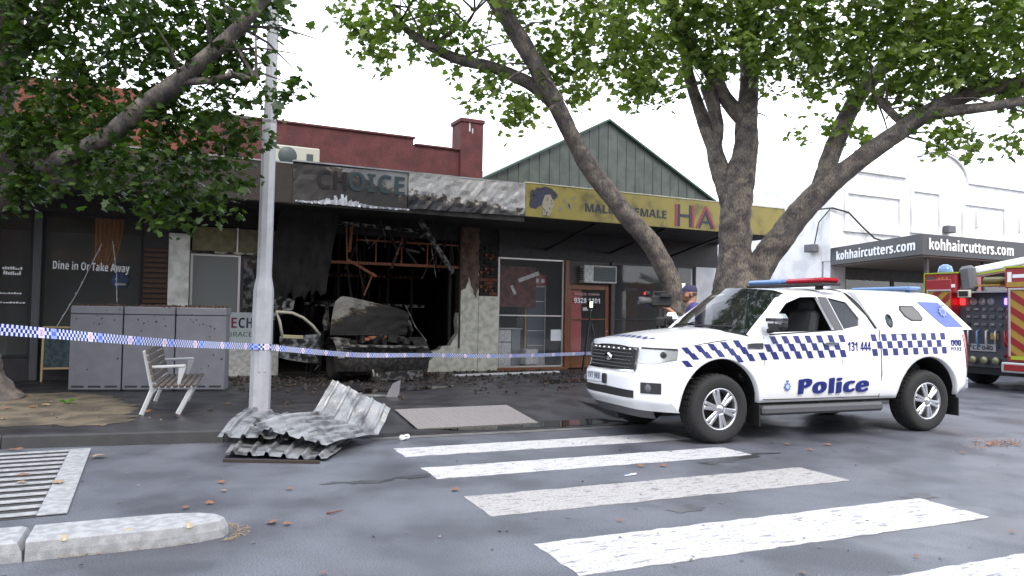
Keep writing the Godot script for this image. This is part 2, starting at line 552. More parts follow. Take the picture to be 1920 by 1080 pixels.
const LEFT_LIMBS := [[[-2.05,0.03,-12.49,0.60],[-2.12,0.47,-12.48,0.38],[-2.15,1.49,-12.35,0.30],[-2.12,2.49,-12.07,0.29],[-2.06,3.32,-11.92,0.28],[-1.90,4.35,-11.74,0.314],[-1.79,5.35,-11.54,0.276],[-1.70,6.13,-11.36,0.205]],
	[[-1.93,2.65,-11.93,0.148],[-1.44,3.02,-11.23,0.115],[-0.98,3.18,-10.56,0.107],[-0.45,3.38,-9.84,0.108],[-0.01,3.71,-9.28,0.108],[0.29,3.92,-8.90,0.099],[0.58,4.15,-8.53,0.085],[0.82,4.39,-8.29,0.070],[1.10,4.74,-8.03,0.053],[1.32,5.09,-7.80,0.033]],
	[[0.24,3.89,-8.93,0.058],[0.57,3.88,-8.65,0.040],[0.79,3.91,-8.43,0.028],[0.99,3.83,-8.23,0.017]],
	[[-1.90,4.14,-11.75,0.139],[-1.36,4.84,-11.02,0.114],[-0.94,5.36,-10.57,0.085]]]
const CLUMPS_R := [[3.49,5.80,-11.01,0.78],[2.97,5.87,-11.26,0.49],[2.80,5.58,-11.23,0.28],[4.03,6.10,-10.85,0.37],[4.27,5.45,-10.52,0.45],[4.68,4.94,-10.22,0.36],[4.43,4.62,-10.23,0.22],[4.86,4.59,-10.02,0.38],[4.96,4.32,-9.87,0.20],[5.06,5.75,-9.76,0.59],[5.69,5.64,-9.58,0.72],[5.49,5.08,-9.70,0.44],[5.89,4.83,-9.74,0.28],[6.42,5.81,-9.69,0.83],[6.52,5.15,-9.66,0.46],[7.27,5.98,-9.74,0.95],[7.28,5.24,-9.88,0.48],[7.59,4.97,-9.85,0.19],[8.03,6.16,-9.60,0.96],[8.36,5.56,-9.46,0.39],[8.58,6.09,-9.09,0.95],[9.05,5.98,-8.75,0.94],[8.99,5.41,-8.92,0.39],[9.58,5.99,-8.49,0.94],[9.65,5.17,-8.60,0.33],[10.03,5.87,-8.15,0.93],[10.13,5.11,-8.13,0.42],[10.45,5.80,-7.72,1.00],[10.54,5.06,-7.70,0.46],[10.58,4.67,-7.46,0.37],[10.74,5.69,-7.22,0.97],[10.87,5.10,-7.06,0.48],[10.72,4.27,-7.05,0.33],[10.37,4.07,-7.22,0.17],[10.94,4.00,-6.95,0.22],[11.00,5.66,-6.74,0.94],[11.13,4.85,-6.59,0.43],[11.25,4.13,-6.44,0.27],[11.34,5.59,-6.34,0.92],[9.32,4.41,-8.67,0.10],[9.79,4.48,-8.56,0.15],[10.09,4.42,-8.30,0.17]]
const CLUMPS_RUP := [[2.90,6.74,-10.79,0.95],[3.77,6.73,-9.77,1.06],[4.69,6.50,-9.09,1.03],[5.80,6.69,-8.78,1.13],[7.16,7.06,-8.69,1.27],[8.22,7.08,-8.17,1.27],[9.29,7.10,-7.65,1.27],[10.06,6.88,-6.92,1.23],[10.88,6.71,-6.29,1.21],[11.91,6.13,-5.81,1.13],[12.28,5.08,-5.66,0.98],[6.10,7.98,-8.58,1.51],[8.53,8.51,-7.96,1.74],[10.16,8.06,-6.59,1.66],[4.19,7.62,-8.94,1.29]]
const CLUMPS_L := [[-0.82,3.87,-10.34,0.32],[0.27,3.42,-9.38,0.31],[-0.46,3.53,-10.07,0.28],[0.54,3.46,-9.13,0.24],[-1.30,3.52,-10.81,0.29],[-1.47,4.80,-10.96,0.63],[-0.91,4.83,-10.35,0.61],[-0.32,4.73,-9.73,0.59],[0.23,4.56,-9.13,0.54],[0.75,4.50,-8.66,0.44],[1.08,4.60,-8.27,0.27],[-1.32,4.18,-10.80,0.46],[-0.65,4.23,-10.13,0.47],[-0.08,4.20,-9.52,0.46],[0.45,4.18,-8.93,0.41],[0.85,4.06,-8.51,0.32],[-1.49,3.61,-11.01,0.50],[-0.93,3.71,-10.40,0.45],[-0.29,3.64,-9.75,0.37],[0.15,3.60,-9.32,0.33],[0.67,3.65,-8.73,0.26],[1.11,3.69,-8.29,0.09],[1.31,3.78,-8.19,0.11],[-1.11,3.27,-10.73,0.46],[-1.28,2.90,-10.82,0.29],[-0.57,3.17,-10.24,0.42],[-0.16,2.95,-9.83,0.41],[0.17,3.13,-9.55,0.37],[0.13,2.69,-9.58,0.30],[0.45,2.87,-9.31,0.34],[0.66,3.18,-9.19,0.28],[0.83,2.86,-9.01,0.23],[0.86,3.40,-8.98,0.21],[0.72,2.59,-9.07,0.15],[0.30,2.47,-9.40,0.13],[-1.48,2.77,-10.93,0.23],[1.03,3.35,-8.90,0.16]]
const CLUMPS_LUP := [[-1.73,5.72,-11.05,0.86],[-0.82,5.66,-10.27,0.83],[0.04,5.54,-9.52,0.80],[0.73,5.24,-8.75,0.53],[-2.50,4.89,-11.79,0.96],[-2.52,3.59,-11.85,0.82],[-1.13,6.55,-10.39,1.15],[0.30,6.29,-9.26,0.92],[-2.41,6.12,-11.71,1.09]]

# ---------------------------------------------------------------- ground
func ragged(poly: PackedVector2Array, step: float, amp: float, sd: int) -> PackedVector2Array:
	var n := FastNoiseLite.new()
	n.seed = sd
	n.frequency = 1.3
	var out := PackedVector2Array()
	for k in poly.size():
		var a := poly[k]
		var b := poly[(k + 1) % poly.size()]
		var c := maxi(1, int(a.distance_to(b) / step))
		for i in c:
			var p := a.lerp(b, float(i) / c)
			out.append(p + Vector2(n.get_noise_2d(p.x * 3.0, p.y * 3.0), n.get_noise_2d(p.x * 3.0 + 50.0, p.y * 3.0)) * amp)
	return out

func sheet(plan: PackedVector2Array, y: float, n: String, m: Material) -> MeshInstance3D:
	var s := st()
	var ids := Geometry2D.triangulate_polygon(plan)
	for k in range(0, ids.size(), 3):
		tri(s, Vector3(plan[ids[k]].x, y, plan[ids[k]].y), Vector3(plan[ids[k + 1]].x, y, plan[ids[k + 1]].y), Vector3(plan[ids[k + 2]].x, y, plan[ids[k + 2]].y), Vector3.UP)
	return structure(s, n, m)

func ramp_y(z: float) -> float:
	return clampf(remap(z, -9.75, -8.75, 0.12, 0.008), 0.008, 0.12)

func make_ground() -> void:
	var s := st()
	fq(s, Vector3(-200, 0, -200), Vector3(200, 0, -200), Vector3(200, 0, 200), Vector3(-200, 0, 200), Vector3.UP)
	structure(s, "road", M.road)
	s = st()
	slab(s, PackedVector2Array([Vector2(-60, -11.2), Vector2(-6, -9.85), Vector2(-1.23, -9.02), Vector2(0.8, -8.68), Vector2(2.2, -8.48), Vector2(2.2, -9.75), Vector2(5.9, -9.75), Vector2(5.9, -8.8), Vector2(12.2, -8.75), Vector2(13.2, -9.3), Vector2(13.75, -10.4), Vector2(13.75, -60), Vector2(-60, -60)]), 0.002, 0.12)
	structure(s, "footpath", M.footpath)
	s = st()
	var rp := [Vector2(2.203, -9.752), Vector2(5.897, -9.752)]
	fq(s, Vector3(2.203, 0.12, -9.752), Vector3(5.897, 0.12, -9.752), Vector3(5.897, 0.008, -8.75), Vector3(2.203, 0.008, -8.75), Vector3.UP)
	fq(s, Vector3(2.203, 0.008, -8.75), Vector3(5.897, 0.008, -8.75), Vector3(5.897, 0.008, -8.06), Vector3(2.203, 0.008, -8.26), Vector3.UP)
	structure(s, "kerb_ramp", M.footpath)
	# kerb stones along the edge of the footpath
	var line := [Vector2(-30, -10.4), Vector2(-14, -10.0), Vector2(-6, -9.7), Vector2(-3.4, -9.27), Vector2(-1.23, -8.87), Vector2(0.8, -8.53), Vector2(2.2, -8.33)]
	for run in [line, [Vector2(5.9, -8.65), Vector2(9.0, -8.62), Vector2(12.25, -8.6), Vector2(13.3, -9.2), Vector2(13.9, -10.4), Vector2(13.9, -30)]]:
		for k in run.size() - 1:
			var a: Vector2 = run[k]
			var b: Vector2 = run[k + 1]
			var d := (b - a).normalized()
			var n := Vector2(d.y, -d.x)
			s = st()
			var prof := PackedVector2Array([Vector2(0, 0.001), Vector2(0.02, 0.11), Vector2(0.035, 0.124), Vector2(0.15, 0.124), Vector2(0.15, 0.001)])
			prism(s, prof, 0.004, a.distance_to(b) - 0.004, Transform3D(Basis(Vector3(n.x, 0, n.y), Vector3.UP, Vector3(d.x, 0, d.y)), Vector3(a.x, 0, a.y)))
			structure(s, "kerb", M.kerb)
	sheet(PackedVector2Array([Vector2(2.3, -8.255), Vector2(5.75, -8.05), Vector2(5.75, -7.89), Vector2(2.3, -8.09)]), 0.004, "gutter", M.gutter)
	sheet(ragged(PackedVector2Array([Vector2(-7, -9.98), Vector2(-1.3, -9.62), Vector2(-0.33, -9.3), Vector2(-0.1, -9.7), Vector2(-0.05, -11.1), Vector2(-0.45, -12.4), Vector2(-0.83, -13.0), Vector2(-1.7, -13.1), Vector2(-7, -13.3)]), 0.12, 0.22, 3), 0.124, "soil", M.soil)
	sheet(ragged(PackedVector2Array([Vector2(3.15, -8.58), Vector2(4.3, -8.66), Vector2(5.6, -8.62), Vector2(5.75, -8.3), Vector2(4.9, -8.2), Vector2(3.4, -8.3)]), 0.1, 0.1, 5), 0.012, "puddle", M.water)
	for q in [[[3.4, -10.3], [4.6, -10.6], [6.0, -10.9], [7.4, -11.2], [6.2, -11.5], [4.4, -11.2]], [[2.9, -11.6], [4.4, -11.9], [5.0, -12.3], [3.4, -12.2]], [[6.6, -12.2], [8.3, -12.4], [8.6, -12.9], [6.9, -12.9]]]:
		var pl := PackedVector2Array()
		for k in q:
			pl.append(Vector2(k[0], k[1]))
		sheet(ragged(pl, 0.1, 0.22, 7), 0.125, "puddle", M.water)
	for q in [[[1.35, -6.25], [1.9, -6.2], [2.2, -6.28], [2.3, -6.2], [1.8, -6.12], [1.4, -6.16]], [[4.85, -5.75], [5.9, -5.95], [6.1, -5.9], [5.0, -5.66]], [[2.55, -5.2], [2.85, -5.22], [2.9, -5.12], [2.6, -5.08]], [[3.5, -4.5], [3.75, -4.55], [3.8, -4.4], [3.55, -4.38]], [[5.5, -4.12], [5.85, -4.06], [5.75, -3.96], [5.55, -3.99]]]:
		var pl := PackedVector2Array()
		for k in q:
			pl.append(Vector2(k[0], k[1]))
		sheet(ragged(pl, 0.04, 0.1, 11), 0.003, "oil_stain", M.stain)
	s = st()
	slab(s, PackedVector2Array([Vector2(18.0, -11.9), Vector2(80, -11.9), Vector2(80, -60), Vector2(18.0, -60)]), 0.002, 0.12)
	structure(s, "footpath", M.footpath)
	s = st()
	slab(s, PackedVector2Array([Vector2(-60, 9.0), Vector2(80, 9.0), Vector2(80, 60), Vector2(-60, 60)]), 0.002, 0.12)
	structure(s, "footpath", M.footpath)
	# the zebra crossing
	for z in [[-7.61, -7.15], [-6.6, -6.13], [-5.475, -4.89], [-4.22, -3.63], [-3.0, -2.4]]:
		s = st()
		prism(s, ragged(PackedVector2Array([Vector2(2.01, z[0]), Vector2(5.4, z[0]), Vector2(5.4, z[1]), Vector2(2.01, z[1])]), 0.05, 0.022, 9), 0.001, 0.005, Transform3D(Basis(Vector3(1, 0, 0), Vector3(0, 0, 1), Vector3(0, 1, 0)), Vector3.ZERO))
		var o := structure(s, "crosswalk_stripe", M.paint_dirty if z[0] == -5.475 else M.paint)
		o.rotation.y = -0.04458
	# tactile paving on the ramp
	var t := thing("tactile_paving", "pale studded tactile paving plate on the dark kerb ramp", "paving", Vector3(3.8, 0.055, -9.06), -0.02)
	var slope := Basis(Vector3.RIGHT, atan(0.112))
	s = st()
	box(s, Vector3(0, 0.014, 0), Vector3(1.62, 0.014, 0.98), 0.003, slope)
	part(s, "plate", M.tactile, t)
	s = smooth(st())
	for i in 31:
		for j in 18:
			var c := slope * Vector3(-0.78 + i * 0.052, 0.021, -0.45 + j * 0.053)
			lathe(s, [Vector2(0.018, 0.0), Vector2(0.013, 0.005), Vector2(0.0, 0.006)], 6, Transform3D(slope, c))
	var studs := part(s, "studs", M.tactile, t)
	studs.set_meta("kind", "stuff")

# ---------------------------------------------------------------- buildings
const ZW := -15.3
const ZF := -13.0

func wall_piece(o: Node3D, x0: float, x1: float, y0: float, y1: float, m: Material, n := "wall", z := ZW, thick := 0.22, bev := 0.0) -> MeshInstance3D:
	return boxpart(Vector3(x0, y0, z - thick), Vector3(x1, y1, z), n, m, o, bev)

func room(o: Node3D, x0: float, x1: float, depth: float, top: float, wall: Material, floor_m: Material) -> void:
	boxpart(Vector3(x0, 0.121, ZW - depth), Vector3(x1, 0.14, ZW - 0.24), "floor", floor_m, o)
	boxpart(Vector3(x0, 0.12, ZW - depth - 0.15), Vector3(x1, top, ZW - depth), "back_wall", wall, o)
	boxpart(Vector3(x0 + 0.005, 0.141, ZW - depth), Vector3(x0 + 0.15, top, ZW - 0.24), "side_wall", wall, o)
	boxpart(Vector3(x1 - 0.15, 0.141, ZW - depth), Vector3(x1 - 0.005, top, ZW - 0.24), "side_wall", wall, o)
	boxpart(Vector3(x0, top, ZW - depth - 0.15), Vector3(x1, top + 0.12, ZW - 0.22), "roof", M.roof_iron, o)

# a framed pane; returns the frame
func window(o: Node3D, x0: float, x1: float, y0: float, y1: float, fm: Material, gm: Material, fw := 0.045, z := ZW - 0.06, splits := []) -> MeshInstance3D:
	var s := st()
	bx(s, Vector3(x0, y0, z - 0.05), Vector3(x0 + fw, y1, z), 0.004)
	bx(s, Vector3(x1 - fw, y0, z - 0.05), Vector3(x1, y1, z), 0.004)
	bx(s, Vector3(x0 + fw, y0, z - 0.048), Vector3(x1 - fw, y0 + fw, z - 0.002), 0.004)
	bx(s, Vector3(x0 + fw, y1 - fw, z - 0.048), Vector3(x1 - fw, y1, z - 0.002), 0.004)
	for y in splits:
		bx(s, Vector3(x0 + fw, y - fw * 0.4, z - 0.046), Vector3(x1 - fw, y + fw * 0.4, z - 0.004), 0.004)
	var f := part(s, "window", fm, o)
	s = st()
	var ys: Array = [y0 + fw] + splits + [y1 - fw]
	for k in ys.size() - 1:
		s = st()
		var a: float = ys[k] + (fw * 0.4 if k > 0 else 0.0)
		var b: float = ys[k + 1] - (fw * 0.4 if k < ys.size() - 2 else 0.0)
		fq(s, Vector3(x0 + fw, a, z - 0.025), Vector3(x1 - fw, a, z - 0.025), Vector3(x1 - fw, b, z - 0.025), Vector3(x0 + fw, b, z - 0.025), Vector3(0, 0, 1))
		part(s, "pane", gm, f)
	return f

# soot on a signboard: print colours with a burnt edge that creeps up from below
func burnt_image(w: int, h: int, base: Color, burn: Color, height_at: Callable, sd: int) -> ImageTexture:
	var im := Image.create(w, h, false, Image.FORMAT_RGB8)
	var n := FastNoiseLite.new()
	n.seed = sd
	n.frequency = 0.02
	n.fractal_octaves = 5
	var n2 := FastNoiseLite.new()
	n2.seed = sd + 1
	n2.frequency = 0.06
	for x in w:
		var edge: float = height_at.call(float(x) / w)
		for y in h:
			var up := 1.0 - float(y) / h
			var v := up - edge + n.get_noise_2d(x, y * 1.6) * 0.26 + n2.get_noise_2d(x, y) * 0.07
			var k := smoothstep(-0.12, 0.16, v)
			var stain := clampf(1.0 - maxf(0.0, n.get_noise_2d(x * 0.6 + 300.0, y * 0.3)) * 0.35, 0.5, 1.0)
			var b := base * stain
			if k > 0.05 and k < 0.85:
				b = b.lerp(Color(0.32, 0.24, 0.13), 0.6)
			var c := burn.lerp(b, k) * (0.86 + 0.28 * (n2.get_noise_2d(x * 2.0, y * 2.0) * 0.5 + 0.5))
			im.set_pixel(x, y, Color(c.r, c.g, c.b))
	return ImageTexture.create_from_image(im)

func printed(tex: Texture2D, rough := 0.6) -> StandardMaterial3D:
	var m := StandardMaterial3D.new()
	m.albedo_texture = tex
	m.roughness = rough
	return m

func make_burnt_shop() -> void:
	var o := thing("burnt_shop", "fire-gutted shop with charred black opening and sooty awning beside green-gabled salon", "shop", Vector3.ZERO)
	# cream pilaster and display window
	wall_piece(o, 0.38, 0.74, 0.12, 2.8, M.pilaster_white, "pilaster", ZW + 0.03, 0.25, 0.01)
	wall_piece(o, 0.38, 0.74, 2.8, 3.3, M.char, "pilaster_top", ZW + 0.03, 0.25, 0.01)
	wall_piece(o, 0.745, 2.4, 0.12, 0.72, M.white_box, "stall_riser")
	wall_piece(o, 0.745, 3.3, 2.98, 3.3, M.char, "header")
	window(o, 0.76, 1.66, 0.73, 2.45, M.alu, M.pane_dirty)
	window(o, 1.67, 2.32, 0.73, 2.45, M.dark_frame, M.pane)
	for x in [0.78, 1.6]:
		wall_piece(o, x, x + 0.78, 2.5, 2.96, M.olive, "transom_panel", ZW - 0.04, 0.06, 0.006)
	boxpart(Vector3(0.745, 2.452, ZW - 0.12), Vector3(2.42, 2.497, ZW + 0.02), "transom_bar", M.cream_sooty, o, 0.006)
	boxpart(Vector3(1.565, 2.5, ZW - 0.08), Vector3(1.595, 2.97, ZW + 0.01), "transom_post", M.alu, o)
	# torn white sheet behind the second pane
	var s := st()
	prism(s, PackedVector2Array([Vector2(1.74, 1.3), Vector2(1.95, 1.22), Vector2(2.24, 1.34), Vector2(2.25, 2.38), Vector2(1.73, 2.42)]), ZW - 0.22, ZW - 0.2)
	part(s, "torn_lining", M.ash, o)
	# right-hand jamb: cream wall broken away along a ragged edge
	s = st()
	prism(s, PackedVector2Array([Vector2(5.5, 0.12), Vector2(5.53, 0.34), Vector2(5.62, 0.42), Vector2(5.6, 0.55), Vector2(5.78, 0.6), Vector2(5.82, 0.66), Vector2(6.02, 0.68), Vector2(6.08, 0.8), Vector2(6.2, 0.95), Vector2(6.17, 1.25), Vector2(6.24, 1.6), Vector2(6.26, 2.3), Vector2(6.67, 2.3), Vector2(6.67, 0.12)]), ZW - 0.22, ZW)
	part(s, "broken_wall", M.cream, o)
	s = st()
	prism(s, ragged(PackedVector2Array([Vector2(6.22, 1.85), Vector2(6.36, 1.95), Vector2(6.44, 2.2), Vector2(6.5, 2.0), Vector2(6.6, 1.7), Vector2(6.665, 2.05), Vector2(6.665, 3.3), Vector2(6.24, 3.3)]), 0.07, 0.05, 21), ZW - 0.219, ZW + 0.004)
	part(s, "charred_wall", M.scorched, o)
	boxpart(Vector3(6.2, 0.62, ZW - 0.2), Vector3(6.235, 3.3, ZW + 0.02), "jamb_post", M.char_wood, o)
	boxpart(Vector3(6.04, 0.75, ZW - 0.3), Vector3(6.1, 3.3, ZW - 0.2), "jamb_post", M.char, o)
	# pier with burnt bricks above and cladding below
	wall_piece(o, 6.675, 7.15, 0.12, 1.78, M.cream, "pier_cladding", ZW + 0.01, 0.2)
	wall_piece(o, 6.675, 7.15, 1.78, 3.3, M.char, "pier_backing", ZW - 0.03, 0.16)
	var bricks := []
	for v in 3:
		s = st()
		box(s, Vector3.ZERO, Vector3(0.226, 0.07, 0.05), 0.006)
		bricks.append(mesh_of(s))
	var bm := [M.rust, M.orange_brick, M.char, M.char, M.rust]
	for r in 15:
		for c in 3:
			var w := 0.235
			var x := 6.675 + 0.12 + c * w - (0.118 if r % 2 else 0.0)
			if x - 0.113 < 6.67 or x + 0.113 > 7.155:
				continue
			var y := 1.83 + r * 0.079
			var dark := rng.randf() < (r - 8) * 0.18
			inst(bricks[rng.randi() % 3], "brick", M.char if dark else bm[rng.randi() % 5], o, Vector3(x, y, ZW - 0.022 + rng.randf() * 0.008))
	# torn lower edge of the burnt brick: cladding shard
	# the opening: header, window bars
	wall_piece(o, 3.3, 6.2, 2.98, 3.3, M.char, "header", ZW - 0.04)
	boxpart(Vector3(3.36, 2.37, ZW - 0.1), Vector3(6.2, 2.43, ZW - 0.03), "rusty_rail", M.rust_bar, o, 0.006)
	boxpart(Vector3(3.9, 2.86, ZW - 0.1), Vector3(6.2, 2.9, ZW - 0.04), "rusty_rail", M.rust_bar, o, 0.006)
	for x in [4.32, 4.88, 5.46]:
		boxpart(Vector3(x, 2.432, ZW - 0.09), Vector3(x + 0.025, 2.858, ZW - 0.05), "rusty_post", M.rust_bar, o)
	s = st()
	bar(s, Vector3(3.62, 3.2, ZW + 0.25), Vector3(3.66, 2.45, ZW + 0.2), 0.03, 0.03)
	bar(s, Vector3(3.75, 3.15, ZW + 0.2), Vector3(3.72, 2.6, ZW + 0.15), 0.02, 0.06)
	bar(s, Vector3(3.66, 2.45, ZW + 0.2), Vector3(4.25, 2.12, ZW + 0.3), 0.03, 0.05)
	bar(s, Vector3(4.2, 2.2, ZW + 0.25), Vector3(4.0, 1.72, ZW + 0.3), 0.02, 0.025)
	part(s, "hanging_scrap", M.rust_bar, o)
	s = st()
	bar(s, Vector3(5.02, 3.28, ZW + 0.7), Vector3(6.02, 2.28, ZW + 0.05), 0.05, 0.12, 0.005)
	part(s, "fallen_beam", M.ash, o)
	s = st()
	bar(s, Vector3(3.3, 3.15, ZW + 0.5), Vector3(5.3, 3.08, ZW + 0.4), 0.04, 0.07, 0.005)
	part(s, "bent_batten", M.ash, o)
	# charred sheet hanging from the awning
	var n := FastNoiseLite.new()
	n.seed = 5
	n.frequency = 0.9
	s = smooth(st())
	grid(s, func(u: float, v: float) -> Vector3:
		var rag := n.get_noise_1d(u * 9.0) * 0.22
		var y := lerpf(3.32, 1.62 + 0.1 * u + rag, v)
		var x := lerpf(2.28, 3.38, u) - v * 0.28 + u * v * 0.12
		return Vector3(x, y, ZW + 0.62 - 0.3 * v + 0.1 * n.get_noise_2d(u * 5.0, v * 4.0)), 24, 20, Vector3(0, 0, 1))
	part(s, "hanging_panel", M.char, o)
	s = st()
	prism(s, PackedVector2Array([Vector2(2.02, 1.1), Vector2(2.3, 1.22), Vector2(2.62, 1.42), Vector2(2.66, 1.62), Vector2(2.3, 1.7), Vector2(2.05, 1.6)]), ZW + 0.18, ZW + 0.2)
	part(s, "torn_lining", M.ash, o)
	# interior
	room(o, 0.4, 7.1, 6.0, 3.3, M.char, M.char)
	for k in 7:
		var a := Vector3(3.5 + rng.randf() * 2.6, 0.15, ZW - 1.5 - rng.randf() * 3.5)
		s = st()
		bar(s, a, a + Vector3(rng.randf_range(-0.6, 0.6), rng.randf_range(1.2, 2.8), rng.randf_range(-0.5, 0.4)), 0.07, 0.05)
		part(s, "charred_stud", M.char_wood, o)
	for k in 16:
		var a := Vector3(rng.randf_range(2.4, 6.1), rng.randf_range(2.5, 3.28), ZW + rng.randf_range(-0.9, 0.9))
		s = st()
		bar(s, a, a + Vector3(rng.randf_range(-0.5, 0.5), rng.randf_range(-0.7, 0.1), rng.randf_range(-0.5, 0.3)), 0.035, 0.05, 0.004)
		part(s, "charred_batten", [M.char_wood, M.ash, M.rust, M.char_wood][k % 4], o)
	for k in 9:
		var a := Vector3(rng.randf_range(3.0, 6.1), 3.3, ZW + rng.randf_range(-0.3, 0.8))
		var l := rng.randf_range(0.5, 1.5)
		s = st()
		tube(s, [a, a + Vector3(rng.randf_range(-0.1, 0.1), -l * 0.5, 0.05), a + Vector3(rng.randf_range(-0.25, 0.25), -l, 0.0)], [0.008], 5)
		part(s, "hanging_wire", M.ash if k % 3 == 0 else M.char_wood, o)
	for k in 5:
		var x := 3.45 + k * 0.6
		boxpart(Vector3(x, 0.14, ZW - 2.4), Vector3(x + 0.07, 3.3, ZW - 2.3), "charred_stud", M.char_wood, o)
	boxpart(Vector3(3.3, 1.5, ZW - 2.3), Vector3(6.2, 1.58, ZW - 2.26), "charred_shelf", M.ash, o)
	boxpart(Vector3(3.3, 2.2, ZW - 2.3), Vector3(6.2, 2.28, ZW - 2.26), "charred_shelf", M.rust, o)
	# awning
	boxpart(Vector3(0.385, 3.3, ZW), Vector3(6.62, 3.36, ZF - 0.05), "awning_soffit", M.char, o)
	boxpart(Vector3(2.2, 3.361, -16.4), Vector3(6.62, 3.42, ZF - 0.05), "awning_roof", M.roof_iron, o)
	wall_piece(o, 0.745, 6.67, 3.42, 3.6, M.char, "parapet", ZW - 0.3)
	# fascia sheets
	var t1 := burnt_image(512, 160, Color(0.52, 0.52, 0.52), Color(0.17, 0.15, 0.145), func(u): return 1.25 - u * 1.0, 11)
	s = st()
	var warp := FastNoiseLite.new()
	warp.seed = 14
	warp.frequency = 0.9
	for i in 30:
		for j in 8:
			var q := []
			for k in [[i, j], [i + 1, j], [i + 1, j + 1], [i, j + 1]]:
				var u: float = k[0] / 30.0
				var v: float = k[1] / 8.0
				q.append(Vector3(lerpf(2.2, 4.23, u), lerpf(3.22 + 0.06 * u + 0.02 * warp.get_noise_1d(u * 9.0), 3.89 + 0.04 * u, v), ZF - 0.012 + 0.05 * (1.0 - u) * absf(warp.get_noise_2d(u * 5.0, v * 1.5))))
			quv(s, q[0], q[1], q[2], q[3], Rect2(i / 30.0, 1.0 - (j + 1) / 8.0, 1.0 / 30.0, 1.0 / 8.0))
	part(s, "fascia_sign", printed(t1, 0.55), o)
	var t2 := burnt_image(512, 128, Color(0.60, 0.60, 0.60), Color(0.10, 0.10, 0.12), func(u): return 0.33 - 0.3 * u * u, 12)
	s = st()
	var nn := FastNoiseLite.new()
	nn.seed = 8
	nn.frequency = 0.8
	for i in 36:
		var u0 := i / 36.0
		var u1 := (i + 1) / 36.0
		for j in 8:
			var v0 := j / 8.0
			var v1 := (j + 1) / 8.0
			var q := []
			for k in [[u0, v0], [u1, v0], [u1, v1], [u0, v1]]:
				q.append(Vector3(lerpf(4.235, 6.62, k[0]), lerpf(3.28 + 0.03 * k[0], 3.93, k[1]) + (0.012 * nn.get_noise_1d(k[0] * 14.0)), ZF + 0.001 + 0.09 * absf(nn.get_noise_2d(k[0] * 7.0 - k[1] * 1.5, k[1] * 1.3)) ))
			quv(s, q[0], q[1], q[2], q[3], Rect2(u0, 1.0 - v1, u1 - u0, v1 - v0))
	part(s, "fascia_sheet", printed(t2, 0.45), o)
	boxpart(Vector3(2.2, 3.2, ZF - 0.06), Vector3(6.62, 3.93, ZF - 0.02), "fascia_backing", M.char, o)
	boxpart(Vector3(2.2, 3.93, ZF - 0.08), Vector3(6.62, 3.955, ZF + 0.015), "fascia_capping", M.roof_iron, o)
	lettering(o, "OICE", 0.33, mat("letter_teal", 0.022, 0.045, 0.052, 0.6), Vector3(3.66, 3.68, ZF + 0.012), Basis(), sans_bold, 1.02)
	lettering(o, "CH", 0.33, mat("letter_scorched", 0.014, 0.013, 0.014, 0.8), Vector3(2.86, 3.67, ZF + 0.01), Basis(), sans_bold, 0.5)
	# peeled foil along the bottom edge
	s = st()
	for k in 60:
		var x := 2.25 + k * 0.033 + rng.randf() * 0.02
		var hh := 0.03 + 0.12 * exp(-pow((x - 3.0) / 0.3, 2.0)) * rng.randf_range(0.5, 1.4)
		var a := Vector3(x, 3.24, ZF + 0.02)
		var zz := rng.randf_range(-0.01, 0.05)
		fq(s, a, a + Vector3(0.045, rng.randf_range(-0.02, 0.02), zz), a + Vector3(0.04, hh, rng.randf_range(0, 0.04)), a + Vector3(-0.01, hh * rng.randf_range(0.5, 1.0), zz), Vector3(0, 0, 1))
	part(s, "peeled_foil", mat("foil", 0.75, 0.76, 0.8, 0.35, 0.6), o)
	# shop poster on the stall riser
	var p := thing("shop_poster", "small white board with red and black letters EECH on burnt shop window", "poster", Vector3(1.62, 0.72, ZW + 0.012))
	boxpart(Vector3(-0.32, 0.0, 0), Vector3(0.36, 0.62, 0.012), "board", mat("board_white", 0.5, 0.56, 0.56, 0.6), p)
	lettering(p, "EE", 0.2, M.red_letter, Vector3(-0.13, 0.42, 0.014), Basis(), sans_bold, 0.24)
	lettering(p, "CH", 0.2, M.navy, Vector3(0.15, 0.42, 0.014), Basis(), sans_bold, 0.26)
	lettering(p, "BRACE", 0.09, M.grille_dark, Vector3(0.05, 0.2, 0.014), Basis(), sans, 0.44)

